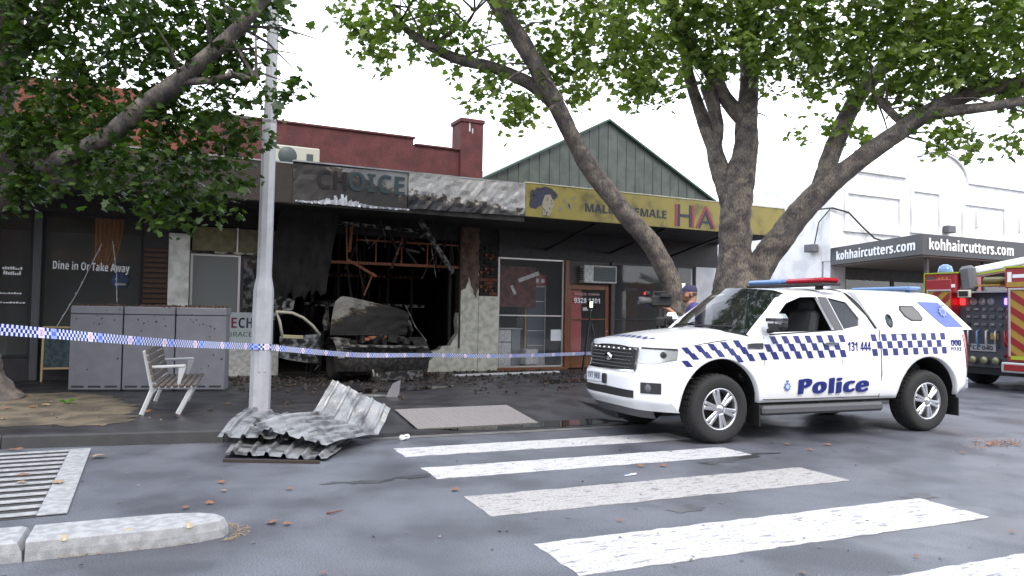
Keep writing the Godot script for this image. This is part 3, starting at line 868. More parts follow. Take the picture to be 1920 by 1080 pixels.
func make_restaurant() -> void:
	var o := thing("restaurant", "dark glass-fronted restaurant with white window lettering behind the grey cabinets", "restaurant", Vector3.ZERO)
	wall_piece(o, -9.0, -0.06, 0.12, 0.5, M.dark_board, "stall_riser")
	wall_piece(o, -9.0, 0.375, 3.05, 3.3, M.dark_board, "header")
	window(o, -1.62, -0.06, 0.505, 3.05, M.dark_frame, M.pane, 0.05)
	window(o, -2.3, -1.75, 0.505, 3.05, M.dark_frame, M.pane, 0.05)
	window(o, -4.2, -2.42, 0.505, 3.05, M.dark_frame, M.pane, 0.05)
	window(o, -6.4, -4.3, 0.505, 3.05, M.dark_frame, M.pane, 0.05)
	wall_piece(o, -9.0, -6.4, 0.5, 3.05, M.dark_board, "wall")
	for x in [-1.685, -2.36, -4.25]:
		boxpart(Vector3(x - 0.06, 0.12, ZW - 0.1), Vector3(x + 0.06, 3.05, ZW + 0.06), "post", M.grey_plastic, o, 0.008)
	lettering(o, "Dine in Or Take Away", 0.2, M.white_letter, Vector3(-0.86, 2.1, ZW - 0.055), Basis(Vector3(0, 0, 1), -0.015), sans_bold, 1.2, 0.004)
	# small print on the next pane
	var s := st()
	for k in [[-2.2, 2.02, 0.3, 0.05], [-2.18, 1.93, 0.26, 0.06], [-2.22, 1.6, 0.32, 0.025], [-2.22, 1.44, 0.38, 0.025]]:
		for i in 8:
			var x: float = k[0] + k[2] * i / 8.0
			var h: float = k[3] * rng.randf_range(0.5, 1.2)
			bx(s, Vector3(x, k[1], ZW - 0.058), Vector3(x + k[2] / 11.0, k[1] + h, ZW - 0.054))
	part(s, "small_print", M.white_letter, o).set_meta("kind", "stuff")
	# timber slats on the brick pier
	wall_piece(o, -0.055, 0.375, 0.12, 3.05, M.dark_board, "pier", ZW - 0.02)
	for k in 14:
		boxpart(Vector3(-0.03, 1.2 + k * 0.095, ZW - 0.02), Vector3(0.37, 1.2 + k * 0.095 + 0.065, ZW + 0.015), "slat", M.timber_dark, o, 0.006)
	room(o, -9.0, 0.38, 6.0, 3.3, M.inside_wall, M.inside_floor)
	boxpart(Vector3(-9.0, 3.3, ZW), Vector3(0.38, 3.36, ZF - 0.05), "awning_soffit", M.soffit, o)
	boxpart(Vector3(-9.0, 3.361, -16.4), Vector3(2.19, 3.42, ZF - 0.05), "awning_roof", M.roof_iron, o)
	var t := burnt_image(512, 96, Color(0.36, 0.33, 0.25), Color(0.17, 0.14, 0.125), func(u): return 0.3 + 0.75 * u, 17)
	s = st()
	quv(s, Vector3(-9, 3.22, ZF), Vector3(2.19, 3.22, ZF), Vector3(2.19, 3.88, ZF), Vector3(-9, 3.88, ZF))
	part(s, "fascia", printed(t, 0.7), o)
	boxpart(Vector3(-9, 3.2, ZF - 0.06), Vector3(2.19, 3.88, ZF - 0.02), "fascia_backing", M.char, o)
	boxpart(Vector3(-9, 3.88, ZF - 0.08), Vector3(2.19, 3.905, ZF + 0.015), "fascia_capping", M.roof_iron, o)
	# things inside
	var c := thing("curtain", "orange pleated curtain inside the dark restaurant window", "curtain", Vector3(-0.62, 1.75, ZW - 0.6))
	s = smooth(st())
	grid(s, func(u: float, v: float) -> Vector3: return Vector3(lerpf(-0.24, 0.24 - 0.2 * v * v, u), lerpf(1.3, 0.35, v), 0.035 * sin(u * 40.0)), 40, 6, Vector3(0, 0, 1))
	part(s, "cloth", mat("curtain_orange", 0.36, 0.13, 0.02, 0.8), c)
	s = st()
	bar(s, Vector3(-0.3, 1.32, 0), Vector3(0.3, 1.32, 0), 0.02, 0.02)
	part(s, "rail", M.alu, c)
	var b := thing("wall_plaque", "blue glossy plaque on the wall inside the restaurant", "plaque", Vector3(-0.42, 1.72, ZW - 0.9))
	s = smooth(st())
	lathe(s, [Vector2(0, 0.02), Vector2(0.12, 0.02), Vector2(0.17, 0.0), Vector2(0.15, -0.02), Vector2(0, -0.02)], 20, Transform3D(Basis(Vector3.RIGHT, PI / 2), Vector3(0, 0.2, 0)))
	part(s, "disc", mat("plaque_blue", 0.04, 0.12, 0.34, 0.4), b)
	s = st()
	bx(s, Vector3(-0.09, 0.1, 0.02), Vector3(0.09, 0.14, 0.03))
	part(s, "stripe", M.white_letter, b)
	for k in 2:
		var l := thing("string_light", ["slanting string of fairy lights across the restaurant window", "upright strand of fairy lights beside the curtain in the restaurant"][k], "string lights", Vector3(0, 0, ZW - 0.16))
		var a := Vector3(-0.72, 2.55, 0) if k == 0 else Vector3(-0.55, 2.6, 0)
		var e := Vector3(-1.52, 0.75, 0) if k == 0 else Vector3(-0.45, 1.5, 0)
		s = st()
		tube(s, [a, a.lerp(e, 0.5) + Vector3(0.03, -0.02, 0), e], [0.006], 5)
		part(s, "wire", M.white_letter, l)
		for i in 9:
			s = st()
			box(s, a.lerp(e, (i + 0.5) / 9.0) + Vector3(0.012, -0.01, 0.004), Vector3(0.018, 0.026, 0.018), 0.004)
			part(s, "bulb", M.white_letter, l)
	var ch := thing("chalkboard", "dark chalkboard in a pale timber frame leaning on the restaurant front", "chalkboard", Vector3(-1.23, 0.12, ZW + 0.35), 0.02)
	var lean := Basis(Vector3.RIGHT, -0.16)
	s = st()
	for k in [[-0.32, -0.28, 0.2, 0.95], [0.28, 0.32, 0.2, 0.95]]:
		box(s, lean * Vector3((k[0] + k[1]) / 2, 0.575, 0), Vector3(0.035, 0.75, 0.03), 0.004, lean)
	box(s, lean * Vector3(0, 0.93, 0), Vector3(0.565, 0.035, 0.028), 0.004, lean)
	box(s, lean * Vector3(0, 0.22, 0), Vector3(0.565, 0.035, 0.028), 0.004, lean)
	for k in [-0.3, 0.3]:
		box(s, lean * Vector3(k, 0.11, 0), Vector3(0.033, 0.22, 0.028), 0.003, lean)
	part(s, "frame", mat("frame_timber", 0.42, 0.30, 0.15, 0.6), ch)
	s = st()
	box(s, lean * Vector3(0, 0.575, -0.004), Vector3(0.566, 0.676, 0.012), 0.0, lean)
	part(s, "board", mat("chalk_slate", 0.055, 0.085, 0.095, 0.8, 0.0, noise_cache["blot"], 3.0), ch)
	# table and shelves dimly seen through the glass
	for k in 3:
		var tb := thing("cafe_table", ["dark cafe table inside the restaurant below the orange curtain", "dark cafe table inside the restaurant behind the window post", "dark cafe table inside the restaurant furthest from the curtain"][k], "table", Vector3(-1.2 - k * 1.6, 0.14, ZW - 1.6 - 0.5 * (k % 2)), 0.0, "tables inside the restaurant")
		s = st()
		box(s, Vector3(0, 0.74, 0), Vector3(0.75, 0.03, 0.75), 0.006)
		part(s, "table_top", M.timber_dark, tb)
		s = smooth(st())
		lathe(s, [Vector2(0.0, 0.0), Vector2(0.22, 0.0), Vector2(0.2, 0.02), Vector2(0.03, 0.04), Vector2(0.03, 0.725)], 12)
		part(s, "pedestal", M.black_plastic, tb)

func make_salon() -> void:
	var o := thing("hair_salon", "hair salon with yellow fascia sign under a green ribbed gable", "shop", Vector3.ZERO)
	wall_piece(o, 7.155, 13.5, 2.68, 3.3, M.dark_board, "header")
	wall_piece(o, 7.155, 8.95, 0.12, 0.17, M.door_wood, "sill", ZW + 0.03, 0.28)
	window(o, 7.16, 8.88, 0.172, 2.68, M.alu, M.pane, 0.04, ZW - 0.04, [1.36])
	boxpart(Vector3(8.885, 0.12, ZW - 0.16), Vector3(8.99, 2.68, ZW + 0.02), "door_post", M.door_wood, o, 0.006)
	boxpart(Vector3(10.17, 0.12, ZW - 0.16), Vector3(10.27, 2.68, ZW + 0.02), "door_post", M.brown_shop, o, 0.006)
	wall_piece(o, 8.992, 10.168, 2.13, 2.68, M.brown_shop, "door_head", ZW - 0.03, 0.12)
	wall_piece(o, 10.275, 12.78, 0.12, 0.4, M.brown_shop, "stall_riser")
	window(o, 10.275, 12.2, 0.402, 2.68, M.dark_frame, M.pane, 0.045, ZW - 0.04, [1.3])
	window(o, 12.205, 12.78, 0.402, 2.68, M.dark_frame, M.pane, 0.045, ZW - 0.04)
	wall_piece(o, 12.79, 13.5, 0.12, 2.68, M.white_wall, "wall")
	boxpart(Vector3(13.28, 0.121, -40), Vector3(13.5, 4.4, ZW - 0.23), "side_wall", M.white_wall, o)
	# door
	var s := st()
	bx(s, Vector3(9.0, 0.14, ZW - 0.1), Vector3(9.09, 2.12, ZW - 0.05), 0.005)
	bx(s, Vector3(10.05, 0.14, ZW - 0.1), Vector3(10.16, 2.12, ZW - 0.05), 0.005)
	bx(s, Vector3(9.091, 2.0, ZW - 0.1), Vector3(10.049, 2.12, ZW - 0.052), 0.005)
	bx(s, Vector3(9.091, 0.14, ZW - 0.1), Vector3(10.049, 0.4, ZW - 0.052), 0.005)
	bx(s, Vector3(9.091, 1.28, ZW - 0.095), Vector3(10.049, 1.31, ZW - 0.054), 0.004)
	var d := part(s, "door", M.door_wood, o)
	d.set_meta("label", "brown timber glazed door with phone number")
	s = st()
	fq(s, Vector3(9.09, 0.4, ZW - 0.075), Vector3(10.05, 0.4, ZW - 0.075), Vector3(10.05, 2.0, ZW - 0.075), Vector3(9.09, 2.0, ZW - 0.075), Vector3(0, 0, 1))
	part(s, "pane", M.pane, d)
	s = st()
	bx(s, Vector3(9.092, 0.42, ZW - 0.14), Vector3(9.42, 1.98, ZW - 0.13))
	part(s, "red_blind", M.door_red, d)
	for k in 3:
		s = st()
		box(s, Vector3(10.1, 0.75 + k * 0.13, ZW - 0.045), Vector3(0.035, 0.035, 0.02), 0.008)
		part(s, "lock", M.alu, d)
	lettering(d, "9328 1101", 0.12, M.white_letter, Vector3(9.54, 1.74, ZW - 0.066), Basis(), sans_bold, 0.72, 0.003)
	lettering(d, "Simply Stabile", 0.09, mat("letter_pink", 0.55, 0.35, 0.35, 0.6), Vector3(9.54, 1.89, ZW - 0.066), Basis(), serif_bold, 0.7, 0.003)
	s = st()
	bx(s, Vector3(9.42, 1.5, ZW - 0.068), Vector3(9.68, 1.58, ZW - 0.064))
	part(s, "notice", M.white_box, d)
	# air conditioner over the door
	var ac := thing("window_air_conditioner", "white-framed box air conditioner set in the wall above the salon door", "air conditioner", Vector3(9.86, 2.16, ZW + 0.18))
	s = st()
	bx(s, Vector3(-0.56, 0, -0.3), Vector3(0.36, 0.42, 0.0), 0.012)
	part(s, "case", M.white_box, ac)
	s = st()
	bx(s, Vector3(-0.3, 0.04, 0.0), Vector3(0.32, 0.38, 0.006))
	var gr := part(s, "grille", M.grille_dark, ac)
	s = st()
	for k in 9:
		bx(s, Vector3(-0.3, 0.05 + k * 0.037, 0.006), Vector3(0.32, 0.06 + k * 0.037, 0.014))
	part(s, "louvres", mat("louvre", 0.1, 0.13, 0.13, 0.5), gr)
	s = st()
	for k in 6:
		bx(s, Vector3(-0.565, 0.06 + k * 0.05, -0.26), Vector3(-0.558, 0.09 + k * 0.05, -0.04))
	part(s, "side_vents", M.grille_dark, ac)
	# inside
	room(o, 7.155, 13.27, 6.5, 3.3, M.inside_wall, M.inside_floor)
	# awning and fascia
	boxpart(Vector3(6.63, 3.3, ZW), Vector3(13.5, 3.36, ZF - 0.05), "awning_soffit", M.soffit, o)
	boxpart(Vector3(6.63, 3.361, ZW - 0.2), Vector3(13.5, 3.42, ZF - 0.05), "awning_roof", M.roof_iron, o)
	boxpart(Vector3(6.63, 3.31, ZF - 0.05), Vector3(13.5, 3.97, ZF), "fascia_board", M.yellow_sign, o, 0.004)
	boxpart(Vector3(6.62, 3.97, ZF - 0.07), Vector3(13.5, 3.985, ZF + 0.012), "fascia_capping", M.cream, o)
	for x in [8.35, 10.1, 11.9]:
		s = st()
		bar(s, Vector3(x, 3.3, ZF - 0.1), Vector3(x, 2.9, ZW + 0.02), 0.03, 0.05)
		part(s, "awning_bracket", M.dark_frame, o)
	lettering(o, "MALE & FEMALE", 0.17, M.navy, Vector3(9.02, 3.59, ZF + 0.006), Basis(), sans_bold, 2.05)
	# double-stroked letters H A
	for k in 2:
		s = st()
		var m: Material = M.red_letter if k == 0 else M.navy
		var e := 0.0 if k == 0 else 0.075
		var z := ZF + 0.001
		bx(s, Vector3(10.27 + e, 3.36, z), Vector3(10.33 + e, 3.84, z + 0.008))
		bx(s, Vector3(10.73 - e, 3.36, z), Vector3(10.79 - e, 3.84, z + 0.008))
		if k == 1:
			bx(s, Vector3(10.41, 3.57, z), Vector3(10.65, 3.63, z + 0.007))
		bar(s, Vector3(10.86 + e, 3.36, z + 0.004), Vector3(11.12, 3.84 - e * 1.4, z + 0.004), 0.008, 0.055)
		bar(s, Vector3(11.38 - e, 3.36, z + 0.0045), Vector3(11.12, 3.84 - e * 1.4, z + 0.0045), 0.008, 0.055)
		if k == 1:
			bx(s, Vector3(11.02, 3.47, z), Vector3(11.22, 3.52, z + 0.006))
		part(s, "lettering", m, o)
	# print of a woman's head with dark hair: plain generic drawing
	s = st()
	prism(s, ragged(PackedVector2Array([Vector2(6.72, 3.5), Vector2(6.74, 3.75), Vector2(6.86, 3.88), Vector2(7.05, 3.93), Vector2(7.22, 3.9), Vector2(7.34, 3.8), Vector2(7.28, 3.68), Vector2(7.16, 3.72), Vector2(7.1, 3.62), Vector2(6.98, 3.55), Vector2(6.86, 3.46)]), 0.05, 0.03, 4), ZF + 0.001, ZF + 0.004)
	part(s, "portrait_hair", M.navy, o)
	s = st()
	prism(s, PackedVector2Array([Vector2(7.02, 3.36), Vector2(7.0, 3.6), Vector2(7.06, 3.76), Vector2(7.18, 3.78), Vector2(7.24, 3.66), Vector2(7.27, 3.58), Vector2(7.22, 3.5), Vector2(7.2, 3.42), Vector2(7.14, 3.36)]), ZF + 0.0045, ZF + 0.007)
	part(s, "portrait_face", mat("faded_print", 0.24, 0.22, 0.165, 0.6), o)
	s = st()
	for q in [[7.12, 3.665, 0.05, 0.012], [7.2, 3.655, 0.035, 0.012], [7.17, 3.5, 0.05, 0.016], [7.11, 3.7, 0.06, 0.009], [7.21, 3.6, 0.012, 0.05], [7.06, 3.45, 0.012, 0.12], [7.1, 3.39, 0.08, 0.02]]:
		box(s, Vector3(q[0], q[1], ZF + 0.0085), Vector3(q[2], q[3], 0.003), 0.0, Basis(Vector3(0, 0, 1), q[0] * 9.0))
	part(s, "portrait_lines", M.navy, o)
	s = st()
	for k in 26:
		var a := rng.randf_range(0.4, 3.6)
		var c := Vector3(7.03 + cos(a) * rng.randf_range(0.2, 0.34), 3.7 + sin(a) * rng.randf_range(0.1, 0.22), ZF + 0.006)
		bar(s, c, c + Vector3(rng.randf_range(-0.12, 0.12), rng.randf_range(-0.06, 0.06), 0), 0.003, 0.014)
	part(s, "portrait_curls", mat("faded_black", 0.03, 0.03, 0.04, 0.6), o)
	s = st()
	for k in 5:
		box(s, Vector3(7.4 + 0.08 * k + rng.randf() * 0.04, 3.5 + rng.randf() * 0.35, ZF + 0.003), Vector3(0.05 + rng.randf() * 0.07, 0.05 + rng.randf() * 0.1, 0.004), 0.0, Basis(Vector3(0, 0, 1), rng.randf()))
	part(s, "faded_flowers", mat("faded_grey", 0.17, 0.155, 0.09, 0.6), o)
	# the green gable: vertical boards with battens
	var peak := Vector2(10.02, 6.12)
	var eave := 4.3
	var x0 := 6.55
	var x1 := 13.56
	var top_at := func(x: float) -> float:
		return lerpf(eave, peak.y, (x - x0) / (peak.x - x0)) if x < peak.x else lerpf(peak.y, eave, (x - peak.x) / (x1 - peak.x))
	var step := (x1 - x0) / 26.0
	for k in 26:
		var a := x0 + k * step
		var b := a + step
		s = st()
		var pl := PackedVector2Array([Vector2(a + 0.001, 3.42), Vector2(b - 0.001, 3.42), Vector2(b - 0.001, top_at.call(b))])
		if a < peak.x and b > peak.x:
			pl.append(peak)
		pl.append(Vector2(a + 0.001, top_at.call(a)))
		prism(s, pl, ZW - 0.05, ZW - 0.012 + (0.004 if k % 3 == 1 else 0.0))
		part(s, "cladding_sheet", M.ribbed_green, o)
		s = st()
		bx(s, Vector3(b - 0.013, 3.42, ZW - 0.03), Vector3(b + 0.013, top_at.call(b) - 0.005, ZW + 0.004), 0.005)
		part(s, "rib", M.ribbed_green, o)
	s = st()
	bar(s, Vector3(x0 - 0.06, eave - 0.01, ZW + 0.01), Vector3(peak.x, peak.y + 0.03, ZW + 0.01), 0.16, 0.045)
	part(s, "barge_board", M.green_trim, o)
	s = st()
	bar(s, Vector3(x1 + 0.06, eave - 0.01, ZW + 0.011), Vector3(peak.x, peak.y + 0.03, ZW + 0.011), 0.16, 0.045)
	part(s, "barge_board", M.green_trim, o)
	s = st()
	fq(s, Vector3(x0, eave, ZW - 0.05), Vector3(peak.x, peak.y, ZW - 0.05), Vector3(peak.x, peak.y, -34), Vector3(x0, eave, -34), Vector3(-1, 1, 0))
	fq(s, Vector3(x1, eave, ZW - 0.05), Vector3(peak.x, peak.y, ZW - 0.05), Vector3(peak.x, peak.y, -34), Vector3(x1, eave, -34), Vector3(1, 1, 0))
	part(s, "gable_roof", M.roof_iron, o)
	# things inside and at the window
	var fr := thing("drinks_fridge", "glass-door drinks fridge with red header inside the salon window", "fridge", Vector3(8.42, 0.14, ZW - 0.55))
	s = st()
	bx(s, Vector3(-0.28, 0.0, -0.5), Vector3(0.28, 1.95, -0.04), 0.012)
	part(s, "case", M.white_box, fr)
	s = st()
	bx(s, Vector3(-0.28, 1.95, -0.5), Vector3(0.28, 2.17, 0.0), 0.012)
	var hd := part(s, "header", M.fire_red, fr)
	s = st()
	bx(s, Vector3(-0.2, 2.03, 0.0), Vector3(-0.12, 2.1, 0.004))
	bx(s, Vector3(-0.06, 2.01, 0.0), Vector3(0.05, 2.1, 0.004))
	bx(s, Vector3(0.12, 2.01, 0.0), Vector3(0.21, 2.1, 0.004))
	part(s, "print", M.white_letter, hd)
	s = st()
	bx(s, Vector3(-0.24, 0.3, -0.04), Vector3(0.24, 1.9, -0.02))
	part(s, "door", mat("fridge_glass", 0.13, 0.14, 0.17, 0.1), fr)
	s = st()
	for k in 4:
		bx(s, Vector3(-0.22, 0.5 + k * 0.35, -0.02), Vector3(0.22, 0.52 + k * 0.35, -0.012))
	part(s, "shelves", M.alu, fr)
	s = st()
	bx(s, Vector3(-0.31, 0.2, -0.05), Vector3(-0.285, 2.2, 0.02))
	bx(s, Vector3(-0.285, 2.18, -0.05), Vector3(0.3, 2.2, 0.02))
	part(s, "yellow_edge", M.chevron_yellow, fr)
	var cb := thing("white_cabinet", "low white drawer cabinet inside the salon window", "cabinet", Vector3(7.52, 0.14, ZW - 0.5))
	for k in 3:
		s = st()
		bx(s, Vector3(-0.3, 0.02 + k * 0.29, -0.42), Vector3(0.22, 0.295 + k * 0.29, 0.0), 0.008)
		part(s, "drawer", M.white_box, cb)
	s = st()
	bx(s, Vector3(-0.32, 0.89, -0.44), Vector3(0.5, 0.92, 0.02), 0.005)
	part(s, "top", M.white_box, cb)
	s = st()
	bx(s, Vector3(0.24, 0.0, -0.4), Vector3(0.48, 0.885, -0.03), 0.006)
	part(s, "side_unit", M.cabinet, cb)
	var po := thing("window_poster", "faded red and white poster of hairstyles inside the salon window", "poster", Vector3(7.75, 1.55, ZW - 0.35))
	s = st()
	bx(s, Vector3(-0.4, 0, -0.01), Vector3(0.55, 0.95, 0))
	part(s, "sheet", mat("poster_red", 0.14, 0.04, 0.034, 0.7, 0.0, noise_cache["blot"], 1.5), po)
	s = st()
	bar(s, Vector3(0.08, 0.62, 0.004), Vector3(0.62, 0.82, 0.004), 0.006, 0.09)
	bar(s, Vector3(-0.1, 0.5, 0.004), Vector3(0.0, 0.3, 0.004), 0.006, 0.07)
	part(s, "white_shapes", M.white_box, po)
	var cn := thing("white_carton", "square white carton on the salon floor behind the glass", "carton", Vector3(8.2, 0.14, ZW - 0.5), 0.1)
	s = st()
	box(s, Vector3(0, 0.25, 0), Vector3(0.34, 0.36, 0.3), 0.008)
	part(s, "case", M.white_box, cn)
	s = st()
	box(s, Vector3(0, 0.06, 0), Vector3(0.3, 0.025, 0.26))
	for k in [[-1, -1], [1, -1], [1, 1], [-1, 1]]:
		box(s, Vector3(0.13 * k[0], 0.025, 0.11 * k[1]), Vector3(0.03, 0.05, 0.03))
	part(s, "feet", M.black_plastic, cn)
	var nt := thing("paper_notice", "white paper notice taped inside the salon glass", "notice", Vector3(8.7, 0.78, ZW - 0.072))
	s = st()
	bx(s, Vector3(-0.14, 0, -0.003), Vector3(0.14, 0.26, 0.0))
	part(s, "sheet", M.white_letter, nt)
	var tv := thing("wall_screen", "small lit television screen inside the salon's right window", "television", Vector3(12.46, 2.12, ZW - 0.3))
	s = st()
	bx(s, Vector3(-0.27, -0.19, -0.05), Vector3(0.27, 0.2, 0), 0.01)
	part(s, "case", M.black_plastic, tv)
	s = st()
	bx(s, Vector3(-0.22, -0.13, 0.0), Vector3(0.22, 0.14, 0.003))
	part(s, "screen", M.screen, tv)

func make_red_building() -> void:
	var o := thing("red_building", "dull red painted brick wall with stepped parapet and chimney behind burnt shop", "building", Vector3.ZERO)
	var z := -16.5
	boxpart(Vector3(0.9, 3.2, z - 0.4), Vector3(5.48, 5.4, z), "wall", M.red_brick, o)
	boxpart(Vector3(5.48, 3.2, z - 0.4), Vector3(6.62, 5.25, z - 0.003), "wall", M.red_brick, o)
	boxpart(Vector3(-9.0, 3.2, z - 0.4), Vector3(0.895, 5.1, z - 0.003), "wall", M.orange_brick, o)
	boxpart(Vector3(-2.4, 5.1, z - 0.4), Vector3(0.3, 5.7, z - 0.01), "upper_wall", M.orange_brick, o)
	boxpart(Vector3(0.9, 5.4, z - 0.45), Vector3(5.52, 5.45, z + 0.04), "coping", M.red_brick, o, 0.01)
	boxpart(Vector3(5.52, 5.25, z - 0.45), Vector3(6.62, 5.3, z + 0.04), "coping", M.red_brick, o, 0.01)
	boxpart(Vector3(-9.0, 5.1, z - 0.45), Vector3(-2.41, 5.15, z + 0.04), "coping", M.roof_iron, o, 0.01)
	var c := boxpart(Vector3(6.625, 3.2, z - 0.5), Vector3(7.2, 5.93, z + 0.1), "chimney", M.red_brick, o, 0.01)
	boxpart(Vector3(6.59, 5.93, z - 0.53), Vector3(7.23, 6.03, z + 0.13), "chimney_cap", M.red_brick, c, 0.015)
	var s := st()
	bx(s, Vector3(6.82, 5.72, z + 0.1), Vector3(6.86, 5.94, z + 0.104))
	bx(s, Vector3(6.9, 5.68, z + 0.1), Vector3(6.93, 5.8, z + 0.104))
	part(s, "mortar_stain", M.concrete, c)
	boxpart(Vector3(-9.0, 3.2, -30), Vector3(6.6, 3.9, z - 0.45), "rear_block", M.red_brick, o)
	var ac := thing("air_conditioner_unit", "cream outdoor air conditioner unit standing on the sooty awning roof", "air conditioner", Vector3(2.42, 3.42, -14.1))
	s = st()
	bx(s, Vector3(-0.42, 0.62, -0.3), Vector3(0.44, 1.0, 0.0), 0.015)
	var cs := part(s, "case", mat("ac_cream", 0.45, 0.44, 0.38, 0.6), ac)
	s = smooth(st())
	lathe(s, [Vector2(0.0, 0.008), Vector2(0.16, 0.008), Vector2(0.17, 0.0)], 24, Transform3D(Basis(Vector3.RIGHT, PI / 2), Vector3(-0.14, 0.81, 0.0)))
	part(s, "fan_grille", M.grille_dark, cs)
	s = st()
	bx(s, Vector3(0.2, 0.73, 0.0), Vector3(0.32, 0.88, 0.006))
	part(s, "label_plate", M.grille_dark, cs)
	s = st()
	for x in [-0.36, 0.36]:
		bx(s, Vector3(x - 0.02, 0.0, -0.26), Vector3(x + 0.02, 0.62, -0.22))
		bx(s, Vector3(x - 0.02, 0.0, -0.08), Vector3(x + 0.02, 0.62, -0.04))
	part(s, "stand", M.char, ac)

func make_corner_building() -> void:
	var o := thing("corner_building", "white rendered corner building with curved parapet and charcoal awning", "building", Vector3.ZERO)
	var z := -17.56
	# front wall as a silhouette with the curved pediment
	var pl := PackedVector2Array([Vector2(20.27, 3.3), Vector2(44, 3.3), Vector2(44, 6.5), Vector2(27.5, 6.5)])
	for k in 13:
		var a := PI * k / 12.0
		pl.append(Vector2(25.75 + 1.75 * cos(a) * (0.93 if k > 0 and k < 12 else 1.0), 6.55 + 0.95 * sin(a)))
	pl.append(Vector2(24.0, 6.38))
	pl.append(Vector2(20.27, 6.38))
	var s := st()
	prism(s, pl, z - 0.35, z)
	part(s, "wall", M.white_wall, o)
	s = st()
	for k in 12:
		var a := PI * k / 12.0
		var b := PI * (k + 1) / 12.0
		bar(s, Vector3(25.75 + 1.68 * cos(a), 6.55 + 0.98 * sin(a), z - 0.15), Vector3(25.75 + 1.68 * cos(b), 6.55 + 0.98 * sin(b), z - 0.15), 0.45, 0.05)
	part(s, "pediment_coping", M.white_wall, o)
	boxpart(Vector3(20.15, 6.38, z - 0.42), Vector3(24.0, 6.48, z + 0.1), "coping", M.white_wall, o, 0.01)
	boxpart(Vector3(27.5, 6.5, z - 0.42), Vector3(44, 6.58, z + 0.08), "coping", M.white_wall, o, 0.01)
	# recessed panels: raised surround built as four strips
	for q in [[21.0, 23.6, 4.44, 5.6], [24.34, 25.74, 4.6, 5.95], [27.2, 29.6, 4.44, 5.7]]:
		s = st()
		bx(s, Vector3(q[0] - 0.12, q[2] - 0.12, z), Vector3(q[0], q[3] + 0.12, z + 0.09))
		bx(s, Vector3(q[1], q[2] - 0.12, z), Vector3(q[1] + 0.12, q[3] + 0.12, z + 0.09))
		bx(s, Vector3(q[0], q[3], z), Vector3(q[1], q[3] + 0.12, z + 0.085))
		bx(s, Vector3(q[0], q[2] - 0.12, z), Vector3(q[1], q[2], z + 0.085))
		var f := part(s, "panel_surround", M.white_wall, o)
		s = st()
		bx(s, Vector3(q[0], q[2], z), Vector3(q[1], q[3], z + 0.012))
		part(s, "blind_window", M.white_wall, f)
	for k in [[27.9, 4.9, 5.5], [30.6, 4.9, 5.5]]:
		boxpart(Vector3(k[0], k[1], z), Vector3(k[0] + 0.1, k[2], z + 0.1), "downpipe", M.white_wall, o)
	boxpart(Vector3(20.27, 0.12, -40), Vector3(20.6, 6.0, z - 0.36), "side_wall", M.white_wall, o)
	boxpart(Vector3(20.6, 5.6, -40), Vector3(44, 5.8, z - 0.36), "roof", M.roof_iron, o)
	# shopfront below the awning
	boxpart(Vector3(20.3, 0.12, z - 0.3), Vector3(21.0, 3.3, z - 0.02), "pier", M.white_wall, o)
	boxpart(Vector3(21.0, 0.12, z - 0.3), Vector3(44, 0.6, z - 0.05), "stall_riser", M.brown_shop, o)
	boxpart(Vector3(21.0, 2.8, z - 0.3), Vector3(44, 3.3, z - 0.05), "header", M.brown_shop, o)
	boxpart(Vector3(20.6, 0.12, z - 4.0), Vector3(44, 3.3, z - 3.8), "back_wall", M.brown_shop, o)
	for k in 8:
		var x := 21.0 + k * 2.4
		window(o, x + 0.01, x + 2.39, 0.6, 2.8, M.brown_shop, M.pane, 0.08, z - 0.06)
	# awning
	s = st()
	slab(s, PackedVector2Array([Vector2(20.29, z), Vector2(18.62, -13.13), Vector2(44, -13.13), Vector2(44, z)]), 3.16, 3.72)
	part(s, "awning", M.charcoal_sign, o)
	s = st()
	slab(s, PackedVector2Array([Vector2(20.45, z + 0.05), Vector2(18.8, -13.22), Vector2(43.9, -13.22), Vector2(43.9, z + 0.05)]), 3.12, 3.158)
	part(s, "awning_soffit", mat("soffit_warm", 0.33, 0.29, 0.25, 0.8), o)
	lettering(o, "kohhaircutters.com", 0.32, M.white_letter, Vector3(20.75, 3.46, -13.118), Basis(), sans_bold, 3.75, 0.015)
	var d := Vector3(20.29 - 18.62, 0, z + 13.13).normalized()
	var nb := Basis(-d, Vector3.UP, (-d).cross(Vector3.UP))
	lettering(o, "kohhaircutters.com", 0.3, M.white_letter, Vector3(19.44, 3.44, -15.3) + nb.z * 0.012, nb, sans_bold, 4.05, 0.015)
	# awning posts and front counter in shade
	for x in [19.2, 21.7, 24.2]:
		boxpart(Vector3(x, 0.12, -13.5), Vector3(x + 0.09, 3.12, -13.41), "awning_post", M.brown_shop, o)
	# fittings on the walls
	for k in [[Vector3(20.27, 3.6, -18.2), "grey floodlight box on the white side wall beside cable", 0.0], [Vector3(26.15, 4.55, -17.56), "grey meter box above the charcoal awning on white wall", PI / 2]]:
		var f := thing("flood_light", k[1], "light fitting", k[0], k[2])
		s = st()
		box(s, Vector3(-0.17, 0.15, 0), Vector3(0.24, 0.26, 0.42), 0.02)
		part(s, "housing", M.grey_vinyl, f)
		s = st()
		box(s, Vector3(-0.025, 0.15, 0), Vector3(0.05, 0.12, 0.12))
		part(s, "bracket", M.dark_frame, f)
	var cab := thing("overhead_cable", "black service cable looping from white wall down to charcoal awning", "cable", Vector3.ZERO)
	s = st()
	tube(s, [Vector3(18.0, 4.75, -17.0), Vector3(19.3, 4.9, -17.4), Vector3(20.3, 5.05, -17.5), Vector3(21.0, 4.95, -17.45), Vector3(21.6, 4.5, -17.4), Vector3(22.2, 4.15, -17.4), Vector3(23.0, 3.95, -17.2)], [0.03], 6)
